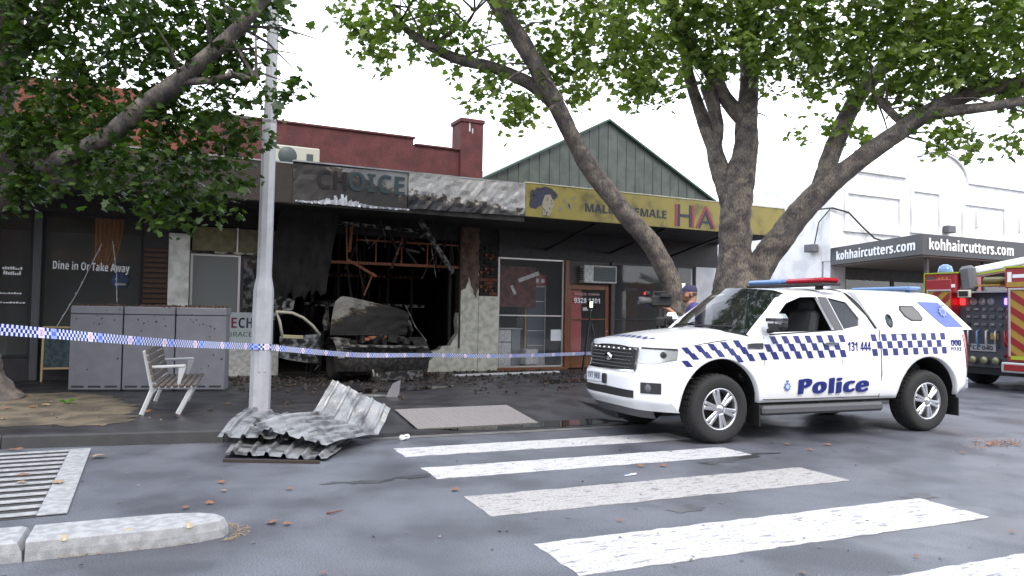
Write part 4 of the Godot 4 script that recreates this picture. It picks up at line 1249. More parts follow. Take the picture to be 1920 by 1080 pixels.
	part(s, "cable", M.black_plastic, cab)
	s = st()
	tube(s, [Vector3(20.2, 5.0, -17.52), Vector3(20.12, 4.6, -17.9), Vector3(20.15, 3.9, -18.1)], [0.02], 6)
	part(s, "drop", M.black_plastic, cab)

# houses and shops across the road, behind the camera: what the glass mirrors
func make_far_side() -> void:
	var labels := ["brown brick shop with wide awning across the road", "cream two-storey shop across the road", "tan brick shop with low parapet across the road"]
	var walls := [M.red_brick, M.brick_tan, M.brown_shop]
	var x := -22.0
	for k in 3:
		var w: float = [17.0, 14.0, 22.0][k]
		var h: float = [5.6, 7.4, 5.0][k]
		var o := thing("opposite_shop", labels[k], "shop", Vector3(x, 0.12, 14.5))
		boxpart(Vector3(0, 0, 0), Vector3(w, h, 8), "wall", walls[k], o)
		boxpart(Vector3(-0.02, h, -0.08), Vector3(w + 0.02, h + 0.15, 0.4), "coping", M.concrete, o)
		boxpart(Vector3(0.05, 3.0, -2.6), Vector3(w - 0.05, 3.5, -0.01), "awning", M.dark_board, o)
		for i in int(w / 3.2):
			var a := 0.6 + i * 3.2
			boxpart(Vector3(a, 0.4, -0.05), Vector3(a + 2.5, 2.6, 0.05), "window", M.dark_frame, o)
			if h > 6.0:
				boxpart(Vector3(a + 0.5, 4.4, -0.05), Vector3(a + 1.7, 6.2, 0.05), "window", M.dark_frame, o)
		x += w + 0.05

# ---------------------------------------------------------------- trees
func spline(raw: Array, sub := 4) -> Array:
	var pts := []
	var rad := []
	for i in raw.size() - 1:
		var p: Array = []
		for k in [maxi(i - 1, 0), i, i + 1, mini(i + 2, raw.size() - 1)]:
			p.append(Vector3(raw[k][0], raw[k][1], raw[k][2]))
		for j in sub:
			var t := float(j) / sub
			pts.append(p[1].cubic_interpolate(p[2], p[0], p[3], t))
			rad.append(lerpf(raw[i][3], raw[i + 1][3], t))
	var e: Array = raw[raw.size() - 1]
	pts.append(Vector3(e[0], e[1], e[2]))
	rad.append(e[3])
	return [pts, rad]

func leaf_mesh(tint := Color.WHITE) -> ArrayMesh:
	var s := st()
	s.set_color(tint)
	var rim := [[0.0, -0.10], [0.30, -0.22], [0.24, 0.02], [0.50, 0.16], [0.26, 0.28], [0.24, 0.46], [0.0, 0.72], [-0.24, 0.46], [-0.26, 0.28], [-0.50, 0.16], [-0.24, 0.02], [-0.30, -0.22]]
	var c := Vector3(0, 0.03, 0.12)
	for k in rim.size():
		var a: Array = rim[k]
		var b: Array = rim[(k + 1) % rim.size()]
		tri(s, c, Vector3(a[0], -0.25 * (a[0] * a[0] + 0.4 * a[1] * a[1]), a[1]), Vector3(b[0], -0.25 * (b[0] * b[0] + 0.4 * b[1] * b[1]), b[1]), Vector3.UP)
	return mesh_of(s)

func crown(parent: Node3D, clumps: Array, far_clumps: Array, dense: float, size: float, dark: Color, lite: Color, sd: int) -> void:
	var r := RandomNumberGenerator.new()
	r.seed = sd
	var lm := leaf_mesh()
	var all := []
	for set_i in 2:
		for b in (clumps if set_i == 0 else far_clumps):
			var c := Vector3(b[0], b[1], b[2])
			var rad: float = b[3]
			var n := int(dense * (rad * rad + 0.03) * (1.0 if set_i == 0 else 0.55))
			var twigs := maxi(1, n / 14)
			for t in twigs:
				var d := Vector3(r.randfn(), r.randfn() * 0.9, r.randfn()).normalized() * pow(r.randf(), 0.45) * rad
				var tc := c + d
				var tone := r.randf()
				var droop := Vector3(r.randf_range(-1, 1), r.randf_range(-0.9, 0.1), r.randf_range(-1, 1)).normalized()
				for k in 14:
					var p := tc + droop * (k - 6) * 0.028 + Vector3(r.randfn(), r.randfn(), r.randfn()) * 0.085
					var up := (Vector3(r.randfn() * 0.75, 1.0, r.randfn() * 0.75) + d * 0.5).normalized()
					var fwd := Vector3(r.randfn(), -0.7, r.randfn())
					fwd = (fwd - up * fwd.dot(up)).normalized()
					var sc := size * (0.5 + 0.95 * r.randf() * r.randf() + 0.25 * r.randf())
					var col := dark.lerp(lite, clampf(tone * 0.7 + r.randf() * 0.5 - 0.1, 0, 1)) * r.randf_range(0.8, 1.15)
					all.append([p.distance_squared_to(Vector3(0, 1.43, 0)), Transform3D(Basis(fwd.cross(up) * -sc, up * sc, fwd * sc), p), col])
	all.sort_custom(func(a, b): return a[0] < b[0])
	var near := 240
	var mm := MultiMesh.new()
	mm.transform_format = MultiMesh.TRANSFORM_3D
	mm.use_colors = true
	mm.mesh = lm
	mm.instance_count = all.size() - near
	for i in range(near, all.size()):
		mm.set_instance_transform(i - near, all[i][1])
		mm.set_instance_color(i - near, all[i][2])
	var mi := MultiMeshInstance3D.new()
	mi.name = "crown"
	mi.multimesh = mm
	mi.material_override = M.leaf
	mi.set_meta("kind", "stuff")
	parent.add_child(mi, true)
	var tints := []
	for k in 5:
		tints.append(leaf_mesh(dark.lerp(lite, k / 4.0)))
	for i in near:
		var o := MeshInstance3D.new()
		o.mesh = tints[r.randi() % 5]
		o.name = "leaf"
		o.material_override = M.leaf
		o.transform = all[i][1]
		mi.add_child(o, true)

func limbs(parent: Node3D, raws: Array, trunk_roots: Array) -> void:
	for i in raws.size():
		var raw: Array = raws[i].duplicate(true)
		if trunk_roots.has(i):
			var f: Array = raw[0]
			if f[1] > 0.6:
				raw.push_front([f[0], 0.6, f[2], f[3] * 1.05])
				raw.push_front([f[0], 0.05, f[2], f[3] * 1.4])
		var sp := spline(raw, 12)
		var s := smooth(st())
		tube(s, sp[0], sp[1], 22, true, 0.09)
		part(s, "trunk" if trunk_roots.has(i) else "limb", M.bark, parent)
	# thin twigs at the tips
	var s2 := smooth(st())
	var r := RandomNumberGenerator.new()
	r.seed = 77
	for i in raws.size():
		var raw: Array = raws[i]
		for k in range(raw.size() / 2, raw.size()):
			if raw[k][3] > 0.19 or raw[k][1] < 3.0:
				continue
			for j in 3:
				var a := Vector3(raw[k][0], raw[k][1], raw[k][2])
				var d := Vector3(r.randfn(), r.randfn() * 0.6 + 0.3, r.randfn()).normalized()
				var l := r.randf_range(0.5, 1.1)
				tube(s2, [a, a + d * l * 0.5 + Vector3(0, 0.06, 0), a + d * l], [0.022, 0.013, 0.005], 5, false)
	part(s2, "twigs", M.bark, parent)

func make_trees() -> void:
	var t := thing("plane_tree", "large forked plane tree with leaning second stem behind the police ute", "tree", Vector3.ZERO)
	limbs(t, RIGHT_LIMBS, [0, 8])
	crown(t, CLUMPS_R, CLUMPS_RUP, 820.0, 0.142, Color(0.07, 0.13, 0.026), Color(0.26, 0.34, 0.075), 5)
	var u := thing("plane_tree", "dark-leaved plane tree with long slanting branch in front of the restaurant", "tree", Vector3.ZERO)
	limbs(u, LEFT_LIMBS, [0])
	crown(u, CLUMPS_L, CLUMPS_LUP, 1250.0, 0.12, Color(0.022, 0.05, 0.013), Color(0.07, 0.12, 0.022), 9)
	var v := copy_thing(t, "plane_tree", "plane tree on the far footpath across the road", Vector3(-6, 0, 1.5), 2.6)
	v.position = Vector3(6.0, 0, 3.0)
	var w := copy_thing(t, "plane_tree", "second plane tree on the far footpath across the road", Vector3(-14.0, 0, 1.0), 3.4)

# ---------------------------------------------------------------- police ute
# local axes: x runs back from the front axle, z towards the kerb-far side, y up
func ute_nose(z: float, y: float) -> float:
	var a := absf(z) / 0.93
	var pr := 0.0
	if y < 0.46:
		pr = remap(y, 0.34, 0.46, 0.07, -0.04)
	elif y < 0.74:
		pr = -0.045
	elif y < 0.80:
		pr = remap(y, 0.74, 0.80, -0.045, 0.0)
	else:
		pr = remap(y, 0.80, 1.14, 0.0, 0.055)
	return -0.90 + 0.36 * pow(a, 4.0) + pr

func ute_top(x: float) -> float:
	if x < 0.45:
		return remap(x, -0.6, 0.45, 1.065, 1.20)
	if x < 2.1:
		return remap(x, 0.45, 2.1, 1.20, 1.295)
	return 1.30

func ute_low(x: float) -> float:
	for c: float in [0.0, 3.22]:
		var a := absf(x - c)
		if a < 0.54:
			return 0.41 + sqrt(maxf(0.0, 0.54 * 0.54 - a * a))
	if x < -0.53:
		return 0.36
	if x < 3.3:
		return 0.44
	return remap(x, 3.7, 4.1, 0.46, 0.6)

func ute_z(x: float, y: float) -> float:
	var ys := [0.3, 0.44, 0.55, 0.75, 0.95, 1.10, 1.21, 1.32]
	var zs := [0.86, 0.885, 0.915, 0.93, 0.926, 0.916, 0.898, 0.878]
	var z := 0.878
	for k in ys.size() - 1:
		if y >= ys[k] and y <= ys[k + 1]:
			z = remap(y, ys[k], ys[k + 1], zs[k], zs[k + 1])
	for c: float in [0.0, 3.22]:
		var d := Vector2(x - c, y - 0.41).length()
		z += 0.012 * exp(-pow((d - 0.56) / 0.06, 2.0))
	if x > 3.7:
		z -= 0.16 * pow((x - 3.7) / 0.42, 2.5)
	return z

func ute_gz(y: float) -> float:
	return 0.862 - 0.37 * (y - 1.22) - 0.10 * pow(maxf(0.0, y - 1.55) / 0.2, 2.0)

func ring(s: SurfaceTool, outer: Array, inner: Array, sz: float) -> void:
	var n := outer.size()
	for k in n:
		var k2 := (k + 1) % n
		var p := func(q: Array, inset: float) -> Vector3: return Vector3(q[0], q[1], (ute_gz(q[1]) - inset) * sz)
		fq(s, p.call(outer[k], 0.0), p.call(outer[k2], 0.0), p.call(inner[k2], 0.0), p.call(inner[k], 0.0), Vector3(0, 0.2, sz))
		fq(s, p.call(inner[k], 0.0), p.call(inner[k2], 0.0), p.call(inner[k2], 0.04), p.call(inner[k], 0.04), Vector3(1.6 - inner[k][0], 1.45 - inner[k][1], 0))

func ute_front_patch(s: SurfaceTool, z0: float, z1: float, lo: Callable, hi: Callable, off: float, nz := 14, ny := 4) -> void:
	grid(s, func(u: float, v: float) -> Vector3:
		var z := lerpf(z0, z1, u)
		var y := lerpf(lo.call(z), hi.call(z), v)
		return Vector3(ute_nose(z, y) - off, y, z), nz, ny, Vector3(-1, 0, 0))

func wheel(parent: Node3D, at: Vector3, sz: float, r := 0.385) -> void:
	var xf := Transform3D(Basis(Vector3.RIGHT, PI / 2 * sz), at)
	var s := smooth(st())
	lathe(s, [Vector2(0.235, 0.01), Vector2(0.25, 0.02), Vector2(r - 0.05, 0.03), Vector2(r - 0.015, 0.015), Vector2(r, -0.03), Vector2(r, -0.2), Vector2(r - 0.02, -0.25), Vector2(0.24, -0.26)], 40, xf)
	var w := part(s, "wheel", M.rubber, parent)
	s = st()
	for k in 36:
		var a := TAU * k / 36.0
		for j in 3:
			var b := Basis(Vector3.UP, a)
			box(s, xf * (b * Vector3(r + 0.001, -0.06 - j * 0.055, 0)), Vector3(0.012, 0.042, 0.045), 0.003, xf.basis * b)
	part(s, "tread", M.rubber, w)
	s = smooth(st())
	lathe(s, [Vector2(0.222, -0.03), Vector2(0.24, 0.012), Vector2(0.228, 0.022), Vector2(0.215, 0.008), Vector2(0.205, -0.05), Vector2(0.2, -0.18)], 36, xf)
	part(s, "rim", M.alloy, w)
	s = smooth(st())
	lathe(s, [Vector2(0.0, -0.09), Vector2(0.15, -0.09), Vector2(0.205, -0.1)], 24, xf)
	part(s, "brake_disc", M.black_plastic, w)
	for k in 6:
		s = st()
		var a := TAU * k / 6.0 + 0.26
		for e: float in [-0.135, 0.135]:
			var p0 := xf * Vector3(cos(a + e * 1.6) * 0.05, 0.006, sin(a + e * 1.6) * 0.05)
			var p1 := xf * Vector3(cos(a + e) * 0.218, 0.0, sin(a + e) * 0.218)
			bar(s, p0, p1, 0.042, 0.036, 0.01, xf.basis * Vector3.UP)
		part(s, "spoke", M.alloy, w)
	s = smooth(st())
	lathe(s, [Vector2(0.0, 0.024), Vector2(0.035, 0.022), Vector2(0.055, 0.01), Vector2(0.06, -0.02)], 18, xf)
	part(s, "hub_cap", M.alloy, w)

func badge(parent: Node3D, c: Vector3, r: float, m: Material, m2: Material, b := Basis()) -> void:
	var s := st()
	var pl := PackedVector2Array()
	for k in 16:
		var a := TAU * k / 16.0
		pl.append(Vector2(sin(a), cos(a)) * r * (1.0 if k % 2 == 0 else 0.66))
	prism(s, pl, 0.0, 0.004, Transform3D(b, c))
	bx(s, c + Vector3(-r * 0.35, r * 1.0, 0), c + Vector3(r * 0.35, r * 1.35, 0.004))
	var e := part(s, "emblem", m, parent)
	s = st()
	var q := PackedVector2Array()
	for k in 14:
		q.append(Vector2(sin(TAU * k / 14.0), cos(TAU * k / 14.0)) * r * 0.46)
	prism(s, q, 0.004, 0.007, Transform3D(b, c))
	part(s, "emblem_disc", m2, e)

func make_ute() -> void:
	var o := thing("police_ute", "white police ute with blue checkered band standing on the zebra crossing", "ute", Vector3(5.875, 0, -7.428), -0.0711)
	var s := smooth(st())
	# side panels
	for sz: float in [1.0, -1.0]:
		grid(s, func(u: float, v: float) -> Vector3:
			var x := lerpf(-0.542, 4.08, u)
			var y := lerpf(ute_low(x), ute_top(x), v)
			return Vector3(x, y, ute_z(x, y) * sz), 230, 16, Vector3(0, 0, sz))
		grid(s, func(u: float, v: float) -> Vector3:
			var x := lerpf(-0.542, 4.08, u)
			var y := ute_low(x)
			return Vector3(x, y, (ute_z(x, y) - 0.07 * v) * sz), 230, 1, Vector3(0, -1, 0))
		grid(s, func(u: float, v: float) -> Vector3:
			var y := lerpf(0.36, lerpf(1.065, ute_top(-0.542), u), v)
			var x := lerpf(ute_nose(0.9, y), -0.542, u)
			var z := lerpf(0.9, ute_z(-0.542, y), smoothstep(0.0, 1.0, u))
			return Vector3(x, y, z * sz), 6, 14, Vector3(0, 0, sz))
	var body := part(s, "body", M.car_white, o)
	# front panel
	s = smooth(st())
	grid(s, func(u: float, v: float) -> Vector3:
		var z := lerpf(-0.9, 0.9, u)
		var y := lerpf(0.36, 1.065 + 0.075 * (1.0 - pow(absf(z) / 0.9, 2.2)), v)
		return Vector3(ute_nose(z, y), y, z), 40, 26, Vector3(-1, 0, 0))
	var fp := part(s, "front_bumper", M.car_white, o)
	# bonnet
	var bon := func(u: float, v: float) -> Vector3:
		var w := lerpf(-1.0, 1.0, v)
		var z := w * 0.895
		var cr := 1.0 - pow(absf(w), 2.2)
		var xf := ute_nose(z * 1.005, 1.065 + 0.075 * cr)
		var x := lerpf(xf, 0.26 + 0.2 * w * w, u)
		var y := lerpf(1.065, 1.198, u) + lerpf(0.075, 0.085, u) * cr + 0.035 * sin(PI * u) * 0.6
		y += 0.012 * (smoothstep(0.62, 0.5, absf(w)) - 1.0) * u
		return Vector3(x, y, z)
	s = smooth(st())
	grid(s, bon, 24, 30, Vector3.UP)
	var hood := part(s, "bonnet", M.car_white, o)
	s = st()
	for k in 9:
		for j in 2:
			var v0 := 0.2 + k * 0.065 + (0.032 if j else 0.0)
			var a: Vector3 = bon.call(0.1 + j * 0.05, v0)
			var b: Vector3 = bon.call(0.1 + j * 0.05, v0 + 0.032)
			var c: Vector3 = bon.call(0.15 + j * 0.05, v0 + 0.032)
			var d: Vector3 = bon.call(0.15 + j * 0.05, v0)
			var up := Vector3(0, 0.004, 0)
			fq(s, a + up, b + up, c + up, d + up, Vector3.UP)
	part(s, "bonnet_checks", M.blue_check, hood)
	# grille with bars
	s = smooth(st())
	ute_front_patch(s, -0.52, 0.52, func(z): return 0.795, func(z): return 1.075 - 0.05 * pow(absf(z) / 0.52, 3.0), 0.008)
	var gr := part(s, "grille", M.black_plastic, o)
	s = st()
	for r in 6:
		for k in 17:
			var z := -0.47 + k * 0.055 + (0.027 if r % 2 else 0.0)
			var y := 0.825 + r * 0.04
			box(s, Vector3(ute_nose(z, y) - 0.012, y, z), Vector3(0.016, 0.012, 0.04), 0.003)
	part(s, "mesh_bars", M.grey_plastic, gr)
	s = smooth(st())
	for e in [[0.785, 0.805], [1.045, 1.06]]:
		ute_front_patch(s, -0.54, 0.54, func(z): return e[0], func(z): return e[1], 0.02, 16, 2)
	for sz: float in [-1.0, 1.0]:
		ute_front_patch(s, sz * 0.515, sz * 0.545, func(z): return 0.785, func(z): return 1.05, 0.018, 2, 6)
	part(s, "grille_surround", M.chrome, gr)
	s = smooth(st())
	lathe(s, [Vector2(0.0, 0.014), Vector2(0.07, 0.012), Vector2(0.08, 0.0)], 22, Transform3D(Basis(Vector3(0, 0.55, 0), Vector3(-1, 0, 0), Vector3(0, 0, 1)), Vector3(-0.92, 0.93, 0)))
	part(s, "badge", M.chrome, gr)
	s = st()
	for k in 8:
		var z := -0.4 + k * 0.115
		box(s, Vector3(ute_nose(z, 1.035) - 0.02, 1.035, z), Vector3(0.015, 0.018, 0.03), 0.004)
	part(s, "grille_lights", M.white_letter, gr)
	# head lamps, fog lamps, intake
	for sz: float in [1.0, -1.0]:
		s = smooth(st())
		ute_front_patch(s, sz * 0.555, sz * 0.897, func(z): return 0.885 + 0.05 * maxf(0.0, (absf(z) - 0.75) / 0.15), func(z): return 1.06 - 0.02 * (absf(z) - 0.56), 0.006, 16, 6)
		var hl := part(s, "headlight", M.lamp_silver, o)
		s = smooth(st())
		ute_front_patch(s, sz * 0.56, sz * 0.897, func(z): return 0.893 + 0.05 * maxf(0.0, (absf(z) - 0.75) / 0.15), func(z): return 1.063 - 0.02 * (absf(z) - 0.56), 0.022, 16, 6)
		part(s, "lens", M.lens, hl)
		s = smooth(st())
		ute_front_patch(s, sz * 0.58, sz * 0.90, func(z): return 1.048 - 0.02 * (absf(z) - 0.56), func(z): return 1.068 - 0.02 * (absf(z) - 0.56), 0.025, 10, 1)
		part(s, "lamp_trim", M.black_plastic, hl)
		s = smooth(st())
		var p := Vector3(ute_nose(0.8, 0.98) - 0.012, 0.985, sz * 0.8)
		lathe(s, [Vector2(0.0, 0.01), Vector2(0.022, 0.012), Vector2(0.04, 0.0)], 16, Transform3D(Basis(Vector3(0, 1, 0), Vector3(-0.8, 0, sz * 0.6), Vector3(0.6, 0, 0.8)), p))
		part(s, "projector", M.black_plastic, hl)
		s = smooth(st())
		ute_front_patch(s, sz * 0.64, sz * 0.83, func(z): return 0.56 + 0.0 * z, func(z): return 0.68, 0.01, 6, 4)
		var fl := part(s, "fog_lamp", M.black_plastic, o)
		s = smooth(st())
		lathe(s, [Vector2(0.0, 0.012), Vector2(0.03, 0.008), Vector2(0.045, 0.0)], 14, Transform3D(Basis(Vector3(0, 1, 0), Vector3(-0.9, 0, sz * 0.43), Vector3(0.43, 0, 0.9)), Vector3(ute_nose(0.72, 0.62) - 0.012, 0.62, sz * 0.72)))
		part(s, "lens", M.grey_vinyl, fl)
	s = smooth(st())
	ute_front_patch(s, -0.55, 0.55, func(z): return 0.495, func(z): return 0.59 - 0.02 * absf(z), 0.008, 14, 3)
	part(s, "lower_intake", M.black_plastic, o)
	s = smooth(st())
	grid(s, func(u: float, v: float) -> Vector3:
		var z := lerpf(-0.62, 0.7, u)
		return Vector3(ute_nose(z, 0.46) + 0.07 + 0.08 * (1.0 - v), lerpf(0.27, 0.40, v), z * lerpf(0.94, 1.0, v)), 20, 3, Vector3(-1, 0, 0))
	part(s, "skid_plate", M.grey_plastic, o)
	# number plate
	s = st()
	box(s, Vector3(-0.965, 0.685, -0.26), Vector3(0.012, 0.125, 0.37), 0.003)
	var np := part(s, "number_plate", mat("plate", 0.62, 0.63, 0.66, 0.4), o)
	lettering(np, "1VT 9RR", 0.075, mat("plate_ink", 0.06, 0.07, 0.12, 0.6), Vector3(-0.972, 0.69, -0.26), Basis(Vector3(0, 0, 1), Vector3.UP, Vector3(-1, 0, 0)), sans_bold, 0.31, 0.003)
	s = st()
	box(s, Vector3(-0.96, 0.67, -0.02), Vector3(0.03, 0.12, 0.08), 0.01)
	part(s, "tow_hook", M.black_plastic, o)
	# wheel wells and floor
	for c in [0.0, 3.22]:
		for sz: float in [1.0, -1.0]:
			s = smooth(st())
			grid(s, func(u: float, v: float) -> Vector3:
				var a := PI * u
				return Vector3(c + 0.555 * cos(a), 0.41 + 0.555 * sin(a) * 0.985, sz * lerpf(0.88, 0.45, v)), 18, 2, Vector3(0, -1, 0))
			part(s, "wheel_well", M.black_plastic, o)
	s = st()
	bx(s, Vector3(-0.7, 0.36, -0.46), Vector3(4.0, 0.6, 0.46))
	bx(s, Vector3(0.53, 0.40, -0.8), Vector3(2.68, 0.5, 0.8))
	part(s, "chassis", M.black_plastic, o)
	for sz: float in [1.0, -1.0]:
		s = st()
		box(s, Vector3(1.5, 0.35, sz * 0.85), Vector3(1.86, 0.11, 0.2), 0.03)
		for k in [0.8, 1.5, 2.2]:
			box(s, Vector3(k, 0.39, sz * 0.72), Vector3(0.06, 0.04, 0.28))
		part(s, "side_step", M.grey_plastic, o)
		for q in [[0.545, 0.3], [3.77, 0.3]]:
			s = st()
			box(s, Vector3(q[0], q[1], sz * 0.8), Vector3(0.02, 0.24, 0.24), 0.006)
			part(s, "mud_flap", M.black_plastic, o)
	# cab
	var win1 := [[0.74, 1.245], [0.80, 1.36], [1.09, 1.595], [1.36, 1.675], [1.63, 1.685], [1.725, 1.272]]
	var out1 := [[0.42, 1.195], [0.60, 1.375], [0.96, 1.655], [1.30, 1.742], [1.69, 1.75], [1.78, 1.24]]
	var win2 := [[1.80, 1.68], [2.06, 1.625], [2.19, 1.42], [2.16, 1.335], [1.885, 1.29]]
	var out2 := [[1.69, 1.75], [2.14, 1.745], [2.31, 1.46], [2.40, 1.28], [1.78, 1.24]]
	for sz: float in [1.0, -1.0]:
		s = st()
		ring(s, out1, win1, sz)
		ring(s, out2, win2, sz)
		part(s, "cab_side", M.car_white, o)
		for w in ([win2] if sz > 0.0 else [win1, win2]):   # the front window on the road side is wound down
			s = st()
			var c := Vector3.ZERO
			for q in w:
				c += Vector3(q[0], q[1], (ute_gz(q[1]) - 0.02) * sz) / w.size()
			for k in w.size():
				var a: Array = w[k]
				var b: Array = w[(k + 1) % w.size()]
				tri(s, c, Vector3(a[0], a[1], (ute_gz(a[1]) - 0.02) * sz), Vector3(b[0], b[1], (ute_gz(b[1]) - 0.02) * sz), Vector3(0, 0, sz))
			part(s, "side_window", M.car_glass, o)
		s = st()
		var bp := [[1.645, 1.69], [1.79, 1.685], [1.875, 1.285], [1.735, 1.272]]
		var q4 := []
		for q in bp:
			q4.append(Vector3(q[0], q[1], (ute_gz(q[1]) + 0.003) * sz))
		fq(s, q4[0], q4[1], q4[2], q4[3], Vector3(0, 0, sz))
		part(s, "pillar_trim", M.grey_plastic, o)
		s = st()
		for k in 12:
			var xa := 0.72 + k * 0.085
			bar(s, Vector3(xa, 1.222 + k * 0.0045, (ute_gz(1.24) + 0.004) * sz), Vector3(xa + 0.085, 1.2265 + k * 0.0045, (ute_gz(1.24) + 0.004) * sz), 0.012, 0.016)
		part(s, "belt_moulding", M.black_plastic, o)
	s = smooth(st())
	grid(s, func(u: float, v: float) -> Vector3:
		var w := lerpf(-1.0, 1.0, v)
		var z := w * ute_gz(1.745)
		var xf := lerpf(0.86, 1.16, w * w)
		var x := lerpf(xf, 2.19, u)
		var yy := 1.745 + 0.062 * (1.0 - pow(absf(w), 2.6)) * sin(clampf(0.35 + u * 0.75, 0, 1) * PI / 2)
		if absf(w) > 0.99:
			yy = 1.745 - maxf(0.0, 0.02 * (1.0 - u * 4.0))
		return Vector3(x, yy, z), 16, 18, Vector3.UP)
	part(s, "roof", M.car_white, o)
	var ws := func(u: float, v: float) -> Vector3:
		var w := lerpf(-1.0, 1.0, v)
		var b := Vector3(0.25 + 0.19 * w * w, 1.28 - 0.06 * w * w, w * 0.80)
		var t := Vector3(0.865 + 0.2 * w * w, 1.785 - 0.085 * absf(w * w * w), w * 0.66)
		return b.lerp(t, u) + Vector3(0, 0.02 * sin(PI * u), 0)
	s = smooth(st())
	grid(s, ws, 10, 18, Vector3(-1, 1, 0))
	part(s, "windscreen", M.car_glass, o)
	s = smooth(st())
	for sz in 2:
		grid(s, func(u: float, v: float) -> Vector3:
			var a: Vector3 = ws.call(u, float(sz))
			var y := lerpf(1.195, 1.735, u)
			var e := Vector3(lerpf(0.42, 1.2, pow(u, 1.0)), y, ute_gz(y) * (1.0 if sz else -1.0))
			e.x = lerpf(0.42, 0.96, u / 0.82) if u < 0.82 else lerpf(0.96, 1.26, (u - 0.82) / 0.18)
			return a.lerp(e, v) + Vector3(0, 0.006 * sin(PI * v), 0), 16, 3, Vector3(-1, 0.5, 1 if sz else -1))
	part(s, "a_pillar", M.car_white, o)
	s = st()
	for k in [[-0.55, 0.05], [0.1, 0.62]]:
		bar(s, ws.call(0.03, 0.5 + k[0] * 0.45) + Vector3(-0.02, 0.015, 0), ws.call(0.08, 0.5 + k[1] * 0.6) + Vector3(-0.01, 0.02, 0), 0.02, 0.015)
	part(s, "wiper", M.black_plastic, o)
	# interior
	s = st()
	bx(s, Vector3(0.5, 0.62, -0.78), Vector3(2.2, 0.66, 0.78))
	bx(s, Vector3(0.42, 0.66, -0.76), Vector3(0.75, 1.16, 0.76), 0.06)
	bx(s, Vector3(2.16, 0.66, -0.78), Vector3(2.2, 1.25, 0.78))
	bx(s, Vector3(2.16, 1.25, -0.56), Vector3(2.2, 1.70, 0.56))
	part(s, "cabin_lining", M.black_plastic, o)
	for z: float in [-0.38, 0.38]:
		s = st()
		box(s, Vector3(1.35, 0.95, z), Vector3(0.5, 0.14, 0.5), 0.05)
		box(s, Vector3(1.64, 1.22, z), Vector3(0.14, 0.6, 0.48), 0.05, Basis(Vector3(0, 0, 1), -0.22))
		box(s, Vector3(1.73, 1.58, z), Vector3(0.1, 0.16, 0.26), 0.04, Basis(Vector3(0, 0, 1), -0.15))
		part(s, "seat", M.seat, o)
	s = smooth(st())
	var sw := []
	for k in 25:
		var a := TAU * k / 24.0
		sw.append(Vector3(0.92 + 0.07 * sin(a), 1.18 + 0.17 * sin(a), -0.38 + 0.18 * cos(a)))
	tube(s, sw, [0.016], 6, false)
	part(s, "steering_wheel", M.black_plastic, o)
	# canopy
	var can_top := func(x: float) -> float: return 1.765 if x < 3.62 else lerpf(1.765, 1.31, clampf((x - 3.62) / 0.50, 0, 1))
	for sz: float in [1.0, -1.0]:
		s = smooth(st())
		grid(s, func(u: float, v: float) -> Vector3:
			var x := lerpf(2.42 - 0.25 * v, 4.1, u)
			var h: float = can_top.call(x)
			var y := lerpf(1.302, h - 0.03, v)
			return Vector3(x, y, lerpf(ute_gz(y) + 0.004, 0.872 - 0.36 * (y - 1.30), smoothstep(0.0, 0.14, u)) * sz), 40, 10, Vector3(0, 0, sz))
		grid(s, func(u: float, v: float) -> Vector3:
			var x := lerpf(2.17, 4.1, u)
			var h: float = can_top.call(x)
			var z0 := lerpf(ute_gz(h - 0.03) + 0.004, 0.872 - 0.36 * (h - 0.03 - 1.30), smoothstep(0.0, 0.14, u))
			var w := 1.0 - v
			return Vector3(x, h - 0.03 + 0.075 * (1.0 - pow(w, 3.0)), z0 * w * sz), 40, 8, Vector3.UP)
		part(s, "canopy", M.car_white, o)
		# canopy window, vent and emblem panel
		var cz := func(x: float, y: float, off: float) -> Vector3: return Vector3(x, y, (0.872 - 0.36 * (y - 1.30) + off) * sz)
		for k in 2:
			s = st()
			var rim: Array = [[2.88, 1.6], [3.12, 1.6], [3.2, 1.52], [3.24, 1.44], [3.2, 1.405], [3.02, 1.405], [2.92, 1.46], [2.86, 1.55]] if k == 0 else [[2.90, 1.585], [3.11, 1.585], [3.18, 1.51], [3.22, 1.44], [3.19, 1.42], [3.03, 1.42], [2.94, 1.47], [2.88, 1.55]]
			var pl := PackedVector2Array()
			for q in rim:
				pl.append(Vector2(q[0], q[1]))
			var ids := Geometry2D.triangulate_polygon(pl)
			for i in range(0, ids.size(), 3):
				var off := 0.006 if k == 0 else 0.009
				tri(s, cz.call(pl[ids[i]].x, pl[ids[i]].y, off), cz.call(pl[ids[i + 1]].x, pl[ids[i + 1]].y, off), cz.call(pl[ids[i + 2]].x, pl[ids[i + 2]].y, off), Vector3(0, 0.3, sz))
			part(s, "canopy_window" if k == 1 else "window_seal", mat("canopy_glass", 0.13, 0.12, 0.11, 0.06) if k == 1 else M.black_plastic, o)
		s = smooth(st())
		lathe(s, [Vector2(0.0, 0.014), Vector2(0.055, 0.012), Vector2(0.068, 0.0)], 20, Transform3D(Basis(Vector3(0.8, 0.3, 0), Vector3(0, 0.34, 0.94 * sz), Vector3(-0.2, 1.35, -0.4 * sz)), cz.call(2.63, 1.40, 0.002)))
		part(s, "vent", M.grille_dark, o)
		s = st()
		var ep := [[3.22, 1.655], [3.60, 1.655], [3.93, 1.335], [3.60, 1.335], [3.50, 1.40]]
		var pc: Vector3 = cz.call(3.55, 1.5, 0.005)
		for k in 5:
			tri(s, pc, cz.call(ep[k][0], ep[k][1], 0.005), cz.call(ep[(k + 1) % 5][0], ep[(k + 1) % 5][1], 0.005), Vector3(0, 0.3, sz))
		part(s, "emblem_panel", M.light_blue, o)
	s = st()
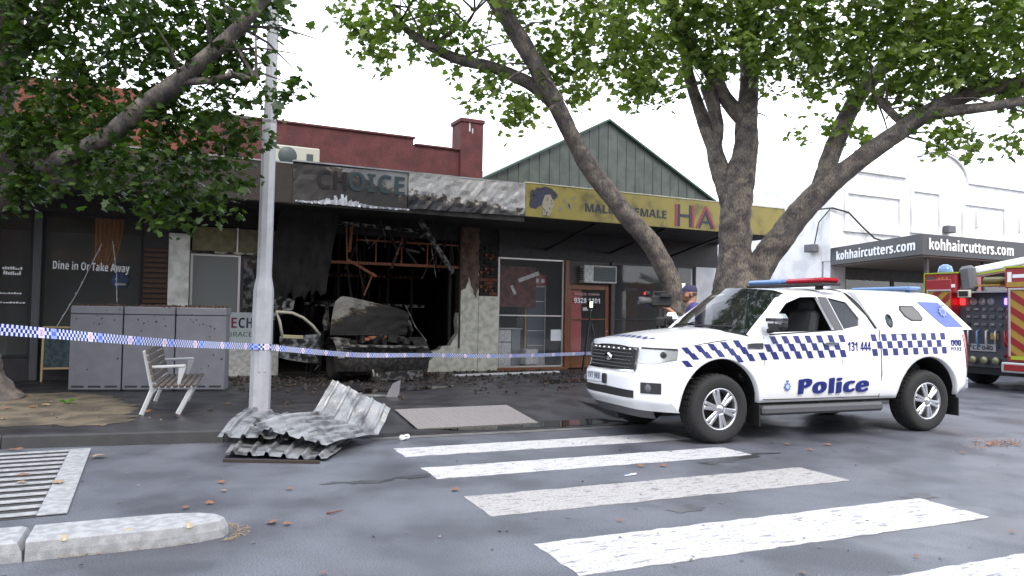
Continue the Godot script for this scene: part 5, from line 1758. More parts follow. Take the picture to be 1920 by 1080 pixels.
	fq(s, Vector3(2.42, 1.3, -0.86), Vector3(2.42, 1.3, 0.86), Vector3(2.2, 1.76, 0.69), Vector3(2.2, 1.76, -0.69), Vector3(-1, 0, 0))
	fq(s, Vector3(4.09, 0.6, -0.72), Vector3(4.09, 0.6, 0.72), Vector3(4.1, 1.33, 0.72), Vector3(4.1, 1.33, -0.72), Vector3(1, 0, 0))
	part(s, "tailgate", M.car_white, o)
	s = st()
	box(s, Vector3(4.13, 0.58, 0), Vector3(0.16, 0.2, 1.5), 0.04)
	part(s, "rear_bumper", M.chrome, o)
	badge(o, Vector3(3.62, 1.53, 0.805), 0.075, mat("badge_pale", 0.26, 0.32, 0.52, 0.5), M.light_blue, Basis(Vector3.RIGHT, -0.34))
	# tail lamps
	for sz: float in [1.0, -1.0]:
		s = smooth(st())
		grid(s, func(u: float, v: float) -> Vector3:
			var y := lerpf(0.80, 1.24, v)
			var x := lerpf(3.9 + 0.09 * (1.0 - v), 4.105, u)
			return Vector3(x, y, (ute_z(x, y) + 0.008) * sz), 6, 8, Vector3(0, 0, sz))
		var tl := part(s, "tail_lamp", M.lamp_red, o)
		s = smooth(st())
		grid(s, func(u: float, v: float) -> Vector3:
			var y := lerpf(0.88, 1.02, v)
			var x := lerpf(4.02, 4.11, u)
			return Vector3(x, y, (ute_z(x, y) + 0.012) * sz), 4, 4, Vector3(0, 0, sz))
		part(s, "reverse_lens", mat("clear_lens", 0.6, 0.45, 0.48, 0.15), tl)
	# mirrors
	for sz: float in [1.0, -1.0]:
		s = st()
		box(s, Vector3(0.70, 1.36, 1.02 * sz), Vector3(0.15, 0.19, 0.26), 0.05)
		bar(s, Vector3(0.72, 1.26, 0.86 * sz), Vector3(0.70, 1.30, 0.98 * sz), 0.08, 0.05, 0.01)
		var mr := part(s, "mirror", M.black_plastic, o)
		s = st()
		box(s, Vector3(0.69, 1.395, 1.02 * sz), Vector3(0.175, 0.14, 0.28), 0.05)
		part(s, "mirror_cap", M.chrome, mr)
	# seams and handles
	for sz: float in [1.0, -1.0]:
		for line in [[[0.6, 0.47], [0.6, 0.9], [0.605, 1.2]], [[2.395, 0.46], [2.405, 0.75], [2.405, 1.02], [2.40, 1.18], [2.41, 1.29]], [[1.765, 0.47], [1.765, 0.9], [1.765, 1.22]], [[0.6, 0.475], [1.3, 0.47], [2.39, 0.47]]]:
			s = st()
			var pts := []
			for q in line:
				pts.append(Vector3(q[0], q[1], (ute_z(q[0], q[1]) - 0.001) * sz))
			tube(s, pts, [0.008 if line[0][0] > 2.0 else 0.005], 5, false)
			part(s, "panel_gap", M.car_gap, body)
		s = st()
		var brk := []
		for k in 7:
			var y := lerpf(1.295, 1.735, k / 6.0)
			brk.append(Vector3(lerpf(2.42, 2.17, k / 6.0), y, (ute_gz(y) + 0.004) * sz))
		for k in 6:
			brk.append(Vector3(2.168, 1.74 + 0.07 * (1.0 - pow(1.0 - (k + 1) / 6.0, 3.0)), (ute_gz(1.735) + 0.004) * (1.0 - (k + 1) / 6.0) * sz))
		tube(s, brk, [0.009], 5, false)
		part(s, "canopy_gap", M.car_gap, body)
		s = st()
		box(s, Vector3(1.58, 1.12, (ute_z(1.58, 1.12) + 0.022) * sz), Vector3(0.2, 0.032, 0.03), 0.012)
		part(s, "door_handle", M.chrome, o)
		s = st()
		box(s, Vector3(0.47, 1.09, (ute_z(0.47, 1.09) + 0.006) * sz), Vector3(0.23, 0.07, 0.016), 0.008)
		part(s, "guard_vent", M.chrome, o)
		s = st()
		box(s, Vector3(2.78, 1.23, (ute_z(2.78, 1.23) + 0.0) * sz), Vector3(0.3, 0.008, 0.008))
		part(s, "seam_line", M.car_gap, body)
	# check band
	for sz: float in [1.0, -1.0]:
		for k in 52:
			for row in 3:
				if (k + row) % 2:
					continue
				var x := -0.47 + k * 0.0855
				if (x > 1.80 and x < 2.26) or x > 3.86 or (x > 3.52 and x < 3.84) or (x > 0.33 and x < 0.58 and row > 0):
					continue
				var slant := clampf(0.06 - x * 0.02, 0.0, 0.07)
				var ch := clampf(remap(x, -0.45, 0.6, 0.073, 0.09), 0.07, 0.09)
				var yb := (remap(x, -0.45, 0.6, 0.866, 0.935) if x < 0.6 else 0.935 + 0.02 * (x - 0.6)) + row * ch
				var lip := 0.0
				for c in [0.0, 3.22]:
					if absf(x + 0.05 - c) < 0.5:
						lip = maxf(lip, 0.42 + sqrt(0.2916 - pow(x + 0.05 - c, 2.0)))
				if yb < lip - 0.012 or yb + ch > ute_top(x) + 0.004:
					continue
				var q := []
				for c in [[0.0, 0.0], [0.083, 0.0], [0.083 - slant, ch * 0.96], [-slant, ch * 0.96]]:
					var px: float = x + c[0]
					var py: float = yb + c[1]
					q.append(Vector3(px, py, (ute_z(px, py) + 0.004) * sz))
				s = st()
				fq(s, q[0], q[1], q[2], q[3], Vector3(0, 0, sz))
				part(s, "check", M.blue_check, body)
	lettering(o, "Police", 0.19, M.police_blue, Vector3(1.635, 0.62, 0.928), Basis(Vector3.RIGHT, 0.1), sans_slant, 1.08, 0.012)
	lettering(o, "Police", 0.19, M.police_blue, Vector3(1.651, 0.62, 0.930), Basis(Vector3.RIGHT, 0.1), sans_slant, 1.08, 0.012)
	lettering(o, "131 444", 0.115, M.police_blue, Vector3(2.05, 1.085, 0.918), Basis(), sans_bold, 0.37, 0.008)
	lettering(o, "000", 0.085, M.police_blue, Vector3(3.73, 1.13, 0.915), Basis(), sans_bold, 0.19, 0.008)
	lettering(o, "POLICE", 0.045, M.police_blue, Vector3(3.73, 1.05, 0.92), Basis(), sans, 0.2, 0.008)
	badge(o, Vector3(0.93, 0.62, 0.927), 0.055, mat("badge_blue", 0.1, 0.16, 0.42, 0.5), mat("badge_light", 0.45, 0.5, 0.7, 0.5))
	# wheels
	for c in [0.0, 3.22]:
		wheel(o, Vector3(c, 0.385, 0.89), 1.0)
		wheel(o, Vector3(c, 0.385, -0.89), -1.0)
	# roof light bars
	s = st()
	box(s, Vector3(1.82, 1.845, 0), Vector3(0.3, 0.035, 1.42), 0.012)
	for z: float in [-0.5, 0.5]:
		box(s, Vector3(1.82, 1.81, z), Vector3(0.08, 0.06, 0.06))
	var lb := part(s, "light_bar", M.black_plastic, o)
	s = st()
	box(s, Vector3(1.82, 1.895, -0.37), Vector3(0.28, 0.065, 0.66), 0.025)
	part(s, "blue_dome", M.bar_blue, lb)
	s = st()
	box(s, Vector3(1.82, 1.895, 0.37), Vector3(0.28, 0.065, 0.66), 0.025)
	part(s, "red_dome", M.bar_red, lb)
	s = st()
	box(s, Vector3(3.5, 1.845, 0), Vector3(0.24, 0.05, 1.0), 0.02)
	for z: float in [-0.4, 0.4]:
		box(s, Vector3(3.5, 1.81, z), Vector3(0.06, 0.06, 0.06))
	part(s, "light_bar", M.bar_blue, o)
	s = st()
	box(s, Vector3(2.22, 1.82, -0.1), Vector3(0.2, 0.04, 0.5), 0.015)
	part(s, "roof_pod", M.car_white, o)

# ---------------------------------------------------------------- fire truck, seen from its rear
func make_fire_truck() -> void:
	var o := thing("fire_truck", "red fire truck with yellow-red chevrons and rear pump panel behind the ute", "fire truck", Vector3(15.5, 0, -9.62), -PI / 2)
	var s := st()
	bx(s, Vector3(-1.23, 0.62, -6.0), Vector3(1.25, 2.04, -0.72), 0.02)
	part(s, "body", M.fire_red, o)
	s = st()
	bx(s, Vector3(-1.2, 0.75, -8.2), Vector3(1.22, 2.95, -6.05), 0.08)
	var cab := part(s, "cab", M.fire_red, o)
	s = st()
	bx(s, Vector3(-1.0, 2.0, -6.06), Vector3(1.0, 2.7, -6.03))
	part(s, "cab_rear_window", M.black_plastic, cab)
	# right locker with chevrons
	for side in 2:
		var x0: float = 0.5 if side == 0 else -1.24
		var x1: float = 1.24 if side == 0 else -0.66
		s = st()
		bx(s, Vector3(x0, 0.62, -0.715), Vector3(x1, 2.3, 0.0), 0.015)
		var lk := part(s, "locker", M.fire_red, o)
		s = st()
		bx(s, Vector3(x0 + 0.045, 0.72, 0.0), Vector3(x0 + 0.08, 2.04, 0.03), 0.004)
		bx(s, Vector3(x0 + 0.04, 2.04, 0.0), Vector3(x1, 2.075, 0.03), 0.004)
		part(s, "trim", M.cast_alu, lk)
		s = st()
		bx(s, Vector3(x0 + 0.08, 0.74, 0.0), Vector3(x1 - 0.01, 2.038, 0.012))
		var ch := part(s, "chevron_plate", M.chevron_yellow, lk)
		for k in 9:
			var pl := PackedVector2Array([Vector2(x0 + 0.08, 0.38 + k * 0.3), Vector2(x1 - 0.01, -0.06 + k * 0.3), Vector2(x1 - 0.01, 0.09 + k * 0.3), Vector2(x0 + 0.08, 0.53 + k * 0.3)])
			if side == 1:
				pl = PackedVector2Array([Vector2(x0 + 0.08, -0.06 + k * 0.3), Vector2(x1 - 0.01, 0.38 + k * 0.3), Vector2(x1 - 0.01, 0.53 + k * 0.3), Vector2(x0 + 0.08, 0.09 + k * 0.3)])
			for piece in Geometry2D.intersect_polygons(pl, PackedVector2Array([Vector2(x0 + 0.082, 0.742), Vector2(x1 - 0.012, 0.742), Vector2(x1 - 0.012, 2.036), Vector2(x0 + 0.082, 2.036)])):
				s = st()
				prism(s, piece, 0.012, 0.016)
				part(s, "chevron_stripe", M.chevron_red, ch)
		s = st()
		bx(s, Vector3(x0 + 0.08, 0.66, 0.0), Vector3(x1, 0.735, 0.02))
		part(s, "lime_strip", M.lime, lk)
		s = st()
		bx(s, Vector3(x0 - 0.06, 0.4, -0.5), Vector3(x1 + 0.02, 0.6, 0.1), 0.015)
		var bm := part(s, "bumper_box", M.cast_alu, o)
		s = st()
		bx(s, Vector3(x0, 0.44, 0.1), Vector3(x1 - 0.02, 0.56, 0.11))
		part(s, "bumper_inset", M.chevron_red, bm)
	# upper right box
	s = st()
	bx(s, Vector3(0.46, 2.08, -2.0), Vector3(1.25, 2.48, 0.01), 0.02)
	var ub := part(s, "upper_box", M.fire_red, o)
	s = st()
	bx(s, Vector3(0.46, 2.48, -2.0), Vector3(1.26, 2.52, 0.02))
	part(s, "lime_edge", M.lime, ub)
	s = st()
	bx(s, Vector3(0.62, 2.28, 0.01), Vector3(1.2, 2.35, 0.014))
	bx(s, Vector3(0.52, 2.2, 0.01), Vector3(0.6, 2.4, 0.014))
	part(s, "white_decal", M.white_letter, ub)
	s = st()
	bx(s, Vector3(0.5, 2.1, 0.01), Vector3(0.95, 2.2, 0.015))
	part(s, "yellow_decal", M.chevron_yellow, ub)
	s = st()
	box(s, Vector3(1.0, 2.57, -0.3), Vector3(0.12, 0.09, 0.12), 0.03)
	part(s, "amber_beacon", mat("amber", 0.6, 0.17, 0.01, 0.2), ub)
	# number box at the left
	s = st()
	bx(s, Vector3(-1.26, 2.0, -0.9), Vector3(-0.56, 2.42, -0.02), 0.015)
	var nb := part(s, "number_box", M.fire_red, o)
	s = st()
	bx(s, Vector3(-1.28, 2.42, -0.9), Vector3(-0.54, 2.45, -0.005))
	bx(s, Vector3(-1.285, 2.0, -0.1), Vector3(-1.262, 2.42, -0.005))
	part(s, "lime_edge", M.lime, nb)
	lettering(nb, "414", 0.12, M.chevron_yellow, Vector3(-0.86, 2.29, -0.018), Basis(), sans_bold, 0.26, 0.006)
	s = st()
	bx(s, Vector3(-0.95, 2.12, -0.02), Vector3(-0.58, 2.19, -0.014))
	bx(s, Vector3(-0.82, 2.02, -0.02), Vector3(-0.66, 2.07, -0.014))
	part(s, "white_decal", M.white_letter, nb)
	s = st()
	bx(s, Vector3(-1.2, 2.24, -0.02), Vector3(-1.05, 2.36, -0.01))
	part(s, "marker_lamp", M.panel_grey, nb)
	s = smooth(st())
	lathe(s, [Vector2(0.15, 0.0), Vector2(0.15, 0.06), Vector2(0.12, 0.15), Vector2(0.05, 0.19), Vector2(0.0, 0.19)], 20, Transform3D(Basis(), Vector3(-0.98, 2.45, -0.3)))
	part(s, "blue_beacon", M.bar_blue, o)
	# pump panel
	s = st()
	bx(s, Vector3(-0.655, 0.45, -0.7), Vector3(0.495, 2.04, -0.3))
	var pp := part(s, "pump_panel", M.panel_grey, o)
	for k in 3:
		s = smooth(st())
		lathe(s, [Vector2(0.0, 0.02), Vector2(0.065, 0.02), Vector2(0.075, 0.0)], 18, Transform3D(Basis(Vector3.RIGHT, PI / 2), Vector3(-0.36 + k * 0.18, 1.82, -0.3)))
		var g := part(s, "gauge", mat("gauge_face", 0.3, 0.31, 0.32, 0.3), pp)
		s = st()
		bar(s, Vector3(-0.36 + k * 0.18, 1.82, -0.278), Vector3(-0.34 + k * 0.18, 1.87, -0.278), 0.004, 0.008)
		part(s, "needle", M.black_plastic, g)
	for r in 3:
		for k in 6:
			var kind := rng.randi() % 4
			s = st()
			box(s, Vector3(-0.46 + k * 0.17, 1.66 - r * 0.16, -0.285), Vector3(0.06 + 0.07 * rng.randf(), 0.05 + 0.04 * rng.randf(), 0.05), 0.01)
			part(s, "control", [M.black_plastic, M.steel, M.grey_vinyl, M.cabinet][kind], pp)
	for k in 5:
		s = smooth(st())
		var x := -0.42 + k * 0.19
		tube(s, [Vector3(x, 1.22, -0.28), Vector3(x, 1.2, -0.2), Vector3(x, 0.95, -0.2), Vector3(x + 0.02, 0.88, -0.28)], [0.022], 8)
		part(s, "valve_handle", [M.steel, M.bar_blue, M.cast_alu, M.steel, M.fire_red][k], pp)
	s = st()
	box(s, Vector3(0.1, 1.1, -0.26), Vector3(0.16, 0.14, 0.04), 0.01)
	part(s, "yellow_plate", M.chevron_yellow, pp)
	s = st()
	bx(s, Vector3(-0.42, 0.78, -0.3), Vector3(0.12, 0.93, -0.27), 0.006)
	part(s, "number_plate", mat("plate_dim", 0.34, 0.34, 0.36, 0.5), pp)
	lettering(pp, "CL 040", 0.09, M.navy, Vector3(-0.15, 0.855, -0.266), Basis(), sans_bold, 0.42, 0.003)
	for k in 3:
		s = smooth(st())
		lathe(s, [Vector2(0.0, 0.16), Vector2(0.07, 0.16), Vector2(0.085, 0.12), Vector2(0.06, 0.1), Vector2(0.06, 0.0)], 16, Transform3D(Basis(Vector3.RIGHT, PI / 2), Vector3(-0.3 + k * 0.24, 0.6, -0.3)))
		part(s, "outlet", mat("brass_cap", 0.28, 0.28, 0.18, 0.4, 0.7), pp)
	for q in [[-0.57, "red_lamp"], [0.34, "blue_lamp"]]:
		s = st()
		box(s, Vector3(q[0], 1.82, -0.26), Vector3(0.1 if q[0] < 0 else 0.07, 0.14, 0.06), 0.015)
		part(s, "warning_lamp", M[q[1]], pp)
	s = st()
	bx(s, Vector3(-0.655, 2.0, -0.34), Vector3(0.495, 2.035, -0.05))
	part(s, "hood_strip", M.steel, pp)
	s = smooth(st())
	tube(s, [Vector3(0.38, 1.5, -0.27), Vector3(0.44, 1.3, -0.2), Vector3(0.36, 1.05, -0.2), Vector3(0.45, 0.8, -0.22), Vector3(0.3, 0.7, -0.25)], [0.028], 8)
	part(s, "hose", M.fire_red, pp)
	# deck above the panel: vinyl cover, gear, ladder boom
	s = st()
	box(s, Vector3(-0.4, 2.3, -0.2), Vector3(0.3, 0.56, 0.24), 0.07, Basis(Vector3(0, 0, 1), 0.14))
	part(s, "hose_cover", M.grey_vinyl, o)
	s = st()
	bx(s, Vector3(-0.5, 1.9, -0.06), Vector3(-0.25, 2.06, 0.02), 0.01)
	var bk := part(s, "lamp_frame", M.cream, o)
	s = st()
	bx(s, Vector3(-0.475, 1.925, 0.02), Vector3(-0.275, 2.035, 0.026))
	part(s, "lamp_glass", M.black_plastic, bk)
	s = st()
	bx(s, Vector3(-0.2, 2.14, -0.9), Vector3(0.3, 2.17, -0.1))
	part(s, "gear_rack", M.chevron_yellow, o)
	s = st()
	box(s, Vector3(0.05, 2.26, -0.4), Vector3(0.42, 0.14, 0.35), 0.05)
	part(s, "gear_bag", mat("gear_olive", 0.13, 0.13, 0.06, 0.7), o)
	s = smooth(st())
	tube(s, [Vector3(0.38, 2.06, -0.4), Vector3(0.38, 2.45, -0.4)], [0.09], 12)
	part(s, "extinguisher", mat("faded_red", 0.3, 0.09, 0.08, 0.5), o)
	s = st()
	bar(s, Vector3(-0.45, 2.5, -0.55), Vector3(1.75, 2.93, -1.1), 0.24, 0.14, 0.02)
	var bo := part(s, "ladder_boom", M.white_letter, o)
	s = st()
	bar(s, Vector3(-0.4, 2.38, -0.5), Vector3(1.75, 2.8, -1.05), 0.26, 0.05, 0.01)
	part(s, "boom_rail", M.cast_alu, bo)
	s = st()
	bar(s, Vector3(-0.35, 2.41, -0.39), Vector3(0.3, 2.5, -0.52), 0.02, 0.04)
	part(s, "lime_stripe", M.lime, bo)
	# underside and wheels
	s = st()
	bx(s, Vector3(-0.9, 0.3, -7.8), Vector3(0.9, 0.62, -0.35))
	part(s, "chassis", M.black_plastic, o)
	for z in [-1.7, -6.9]:
		for sx: float in [-1.0, 1.0]:
			s = smooth(st())
			lathe(s, [Vector2(0.0, 0.0), Vector2(0.28, 0.0), Vector2(0.3, 0.04), Vector2(0.46, 0.04), Vector2(0.5, -0.02), Vector2(0.5, -0.3), Vector2(0.0, -0.3)], 26, Transform3D(Basis(Vector3(0, 0, 1), -PI / 2 * sx), Vector3(sx * 1.18, 0.5, z)))
			part(s, "wheel", M.rubber, o)

# ---------------------------------------------------------------- burnt car in the shop opening
func make_burnt_car() -> void:
	var o := thing("burnt_car", "burnt-out car with raised bonnet and open door nosed out of the charred shop", "car", Vector3(4.02, 0.12, -13.35), 0.06)
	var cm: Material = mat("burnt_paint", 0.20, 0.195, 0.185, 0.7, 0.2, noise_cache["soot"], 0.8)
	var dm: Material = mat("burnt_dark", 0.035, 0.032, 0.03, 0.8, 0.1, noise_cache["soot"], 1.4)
	var n := FastNoiseLite.new()
	n.seed = 12
	n.frequency = 1.4
	var s := smooth(st())
	# bonnet stood up on end: ashy sheet, buckled
	var sheet_at := func(u: float, v: float) -> Vector3:
		var x := lerpf(-0.80, 0.74, u)
		var hh := 0.80 - 0.30 * u - 0.06 * pow(absf(u * 2.0 - 1.0), 4.0)
		var y := 0.82 + v * hh
		if u < 0.12:
			x += (v * v) * 0.05 * (0.12 - u) / 0.12
			y -= 0.10 * pow(v, 4.0) * (0.12 - u) / 0.12
		return Vector3(x, y, -0.95 + 0.16 * v - 0.14 * sin(PI * u) * v + 0.05 * n.get_noise_2d(u * 3.0, v * 2.0))
	for i in 22:
		for j in 12:
			var a := i / 22.0
			var b := (i + 1) / 22.0
			var c := j / 12.0
			var d := (j + 1) / 12.0
			quv(s, sheet_at.call(a, c), sheet_at.call(b, c), sheet_at.call(b, d), sheet_at.call(a, d), Rect2(a, 1.0 - d, b - a, d - c))
	var bt := burnt_image(256, 160, Color(0.53, 0.52, 0.49), Color(0.14, 0.135, 0.13), func(u): return 0.25 + 1.15 * u, 33)
	part(s, "bonnet", printed(bt, 0.8), o)
	s = smooth(st())
	grid(s, func(u: float, v: float) -> Vector3:
		var a := lerpf(-0.9, 0.9, u)
		return Vector3(a, lerpf(0.2, 0.52, v), 0.02 - 0.22 * pow(absf(a) / 0.9, 3.0) + 0.03 * sin(PI * v) + 0.02 * n.get_noise_2d(u * 8.0, v * 5.0)), 24, 6, Vector3(0, 0, 1))
	part(s, "front_bumper", dm, o)
	s = st()
	bx(s, Vector3(-0.28, 0.02, -0.12), Vector3(0.72, 0.2, 0.0), 0.01)
	part(s, "bumper_beam", mat("beam_grey", 0.11, 0.105, 0.105, 0.6, 0.0, noise_cache["soot"], 1.2), o)
	s = st()
	bar(s, Vector3(-0.28, 0.24, 0.03), Vector3(-0.24, -0.05 + 0.06, 0.06), 0.02, 0.035)
	bar(s, Vector3(-0.2, 0.26, 0.03), Vector3(-0.2, 0.0, 0.04), 0.02, 0.03)
	part(s, "bracket", M.ash, o)
	for sx: float in [-1.0, 1.0]:
		s = smooth(st())
		grid(s, func(u: float, v: float) -> Vector3:
			var a := lerpf(0.0, PI, u)
			var z := -0.62 + 0.52 * cos(a)
			return Vector3(sx * lerpf(0.9, 0.62, v * v), 0.42 + 0.36 * sin(a) + 0.08 * v * (1 - v), z), 14, 4, Vector3(sx, 1, 0))
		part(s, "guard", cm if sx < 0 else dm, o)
		s = smooth(st())
		lathe(s, [Vector2(0.0, 0.02), Vector2(0.2, 0.02), Vector2(0.22, 0.04), Vector2(0.29, 0.03), Vector2(0.31, -0.02), Vector2(0.31, -0.16), Vector2(0.0, -0.16)], 24, Transform3D(Basis(Vector3(0, 0, 1), -PI / 2 * sx), Vector3(sx * 0.84, 0.3, -0.62)))
		part(s, "wheel", M.char, o)
		# side, pillars
		s = smooth(st())
		grid(s, func(u: float, v: float) -> Vector3:
			return Vector3(sx * (0.88 - 0.05 * v), lerpf(0.22, 0.88, v), lerpf(-1.2, -3.9, u)), 6, 4, Vector3(sx, 0, 0))
		part(s, "side_panel", dm, o)
		s = smooth(st())
		tube(s, [Vector3(sx * 0.8, 0.9, -1.05), Vector3(sx * 0.72, 1.2, -1.45), Vector3(sx * 0.62, 1.42, -1.85), Vector3(sx * 0.6, 1.46, -2.6), Vector3(sx * 0.64, 1.36, -3.2), Vector3(sx * 0.76, 0.92, -3.75)], [0.035], 8)
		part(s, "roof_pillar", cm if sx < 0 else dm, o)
		s = smooth(st())
		tube(s, [Vector3(sx * 0.86, 0.9, -1.0), Vector3(sx * 0.84, 1.05, -1.12), Vector3(sx * 0.8, 1.2, -1.3)], [0.05, 0.06, 0.03], 8)
		part(s, "mirror_stub", cm, o)
	s = smooth(st())
	grid(s, func(u: float, v: float) -> Vector3:
		return Vector3(lerpf(-0.62, 0.62, u), 1.45 + 0.05 * sin(PI * u) + 0.04 * n.get_noise_2d(u * 4.0, v * 4.0), lerpf(-1.8, -3.2, v)), 10, 10, Vector3.UP)
	part(s, "roof", dm, o)
	# engine bay: charred block, slats, pipes
	s = st()
	bx(s, Vector3(-0.78, 0.2, -0.95), Vector3(0.78, 0.62, -0.15))
	for k in 26:
		box(s, Vector3(rng.randf_range(-0.68, 0.68), rng.randf_range(0.55, 0.78), rng.randf_range(-0.85, -0.1)), Vector3(rng.randf_range(0.06, 0.3), rng.randf_range(0.04, 0.18), rng.randf_range(0.06, 0.25)), 0.01, Basis(Vector3(rng.randf(), rng.randf(), rng.randf()).normalized(), rng.randf_range(-0.6, 0.6)))
	part(s, "engine", dm, o)
	s = st()
	for k in 4:
		box(s, Vector3(-0.3 + k * 0.16, 0.76 + 0.03 * (k % 2), -0.35 - 0.1 * k), Vector3(0.14, 0.06, 0.1), 0.012, Basis(Vector3.UP, 0.3 * k))
	part(s, "rusted_parts", M.rust_bar, o)
	s = st()
	bar(s, Vector3(-0.8, 0.66, -0.08), Vector3(0.82, 0.62, -0.08), 0.05, 0.05, 0.01)
	part(s, "slam_panel", cm, o)
	s = smooth(st())
	tube(s, [Vector3(0.98, 0.72, -0.5), Vector3(0.86, 1.0, -0.8), Vector3(0.72, 1.42, -1.0)], [0.012], 6)
	part(s, "bonnet_strut", M.ash, o)
	# the open door
	s = smooth(st())
	grid(s, func(u: float, v: float) -> Vector3:
		var x := lerpf(-0.95, -1.75, u)
		return Vector3(x, lerpf(0.3 + 0.12 * u * u, 0.80 + 0.04 * (1.0 - u), v), -1.05 + 0.22 * u + 0.03 * n.get_noise_2d(u * 5.0, v * 3.0)), 12, 8, Vector3(0, 0, 1))
	var dr := part(s, "door", mat("door_ash", 0.24, 0.255, 0.27, 0.7, 0.2, noise_cache["soot"], 0.9), o)
	s = smooth(st())
	tube(s, [Vector3(-0.96, 0.82, -1.04), Vector3(-1.12, 1.0, -1.0), Vector3(-1.3, 1.14, -0.96), Vector3(-1.52, 1.23, -0.9), Vector3(-1.82, 1.25, -0.83), Vector3(-1.76, 1.08, -0.84), Vector3(-1.7, 0.8, -0.85)], [0.028], 8)
	part(s, "window_frame", mat("frame_ash", 0.42, 0.4, 0.33, 0.7), dr)
	s = st()
	bar(s, Vector3(-1.7, 0.8, -0.83), Vector3(-1.3, 0.78, -0.94), 0.03, 0.07, 0.01)
	part(s, "door_cap", mat("cap_olive", 0.3, 0.28, 0.18, 0.8), dr)
	s = st()
	prism(s, PackedVector2Array([Vector2(-1.33, 0.35), Vector2(-1.17, 0.0), Vector2(-1.1, 0.02), Vector2(-1.12, 0.3), Vector2(-1.2, 0.2), Vector2(-1.26, 0.3), Vector2(-1.29, 0.02), Vector2(-1.36, 0.02)]), -0.5, -0.47)
	part(s, "melted_trim", M.ash, o)

# ---------------------------------------------------------------- street furniture
func corrugated(c00: Vector3, c10: Vector3, c11: Vector3, c01: Vector3, ribs: int, amp: float, bend: float) -> SurfaceTool:
	var s := st()
	var n := FastNoiseLite.new()
	n.seed = ribs
	n.frequency = 0.7
	var nu := ribs * 12
	var up := (c10 - c00).cross(c00 - c01).normalized()
	if up.y < 0:
		up = -up
	var f := func(u: float, v: float) -> Vector3:
		var p := c00.lerp(c10, u).lerp(c01.lerp(c11, u), v)
		var ph := fposmod(u * ribs, 1.0)
		var w := clampf((absf(ph - 0.5) - 0.06) * 9.0, 0.0, 1.0)
		return p + up * (amp * (1.0 - w) + bend * sin(PI * v) + 0.025 * n.get_noise_2d(u * 3.0, v * 2.0))
	grid(s, f, nu, 8, up)
	return s

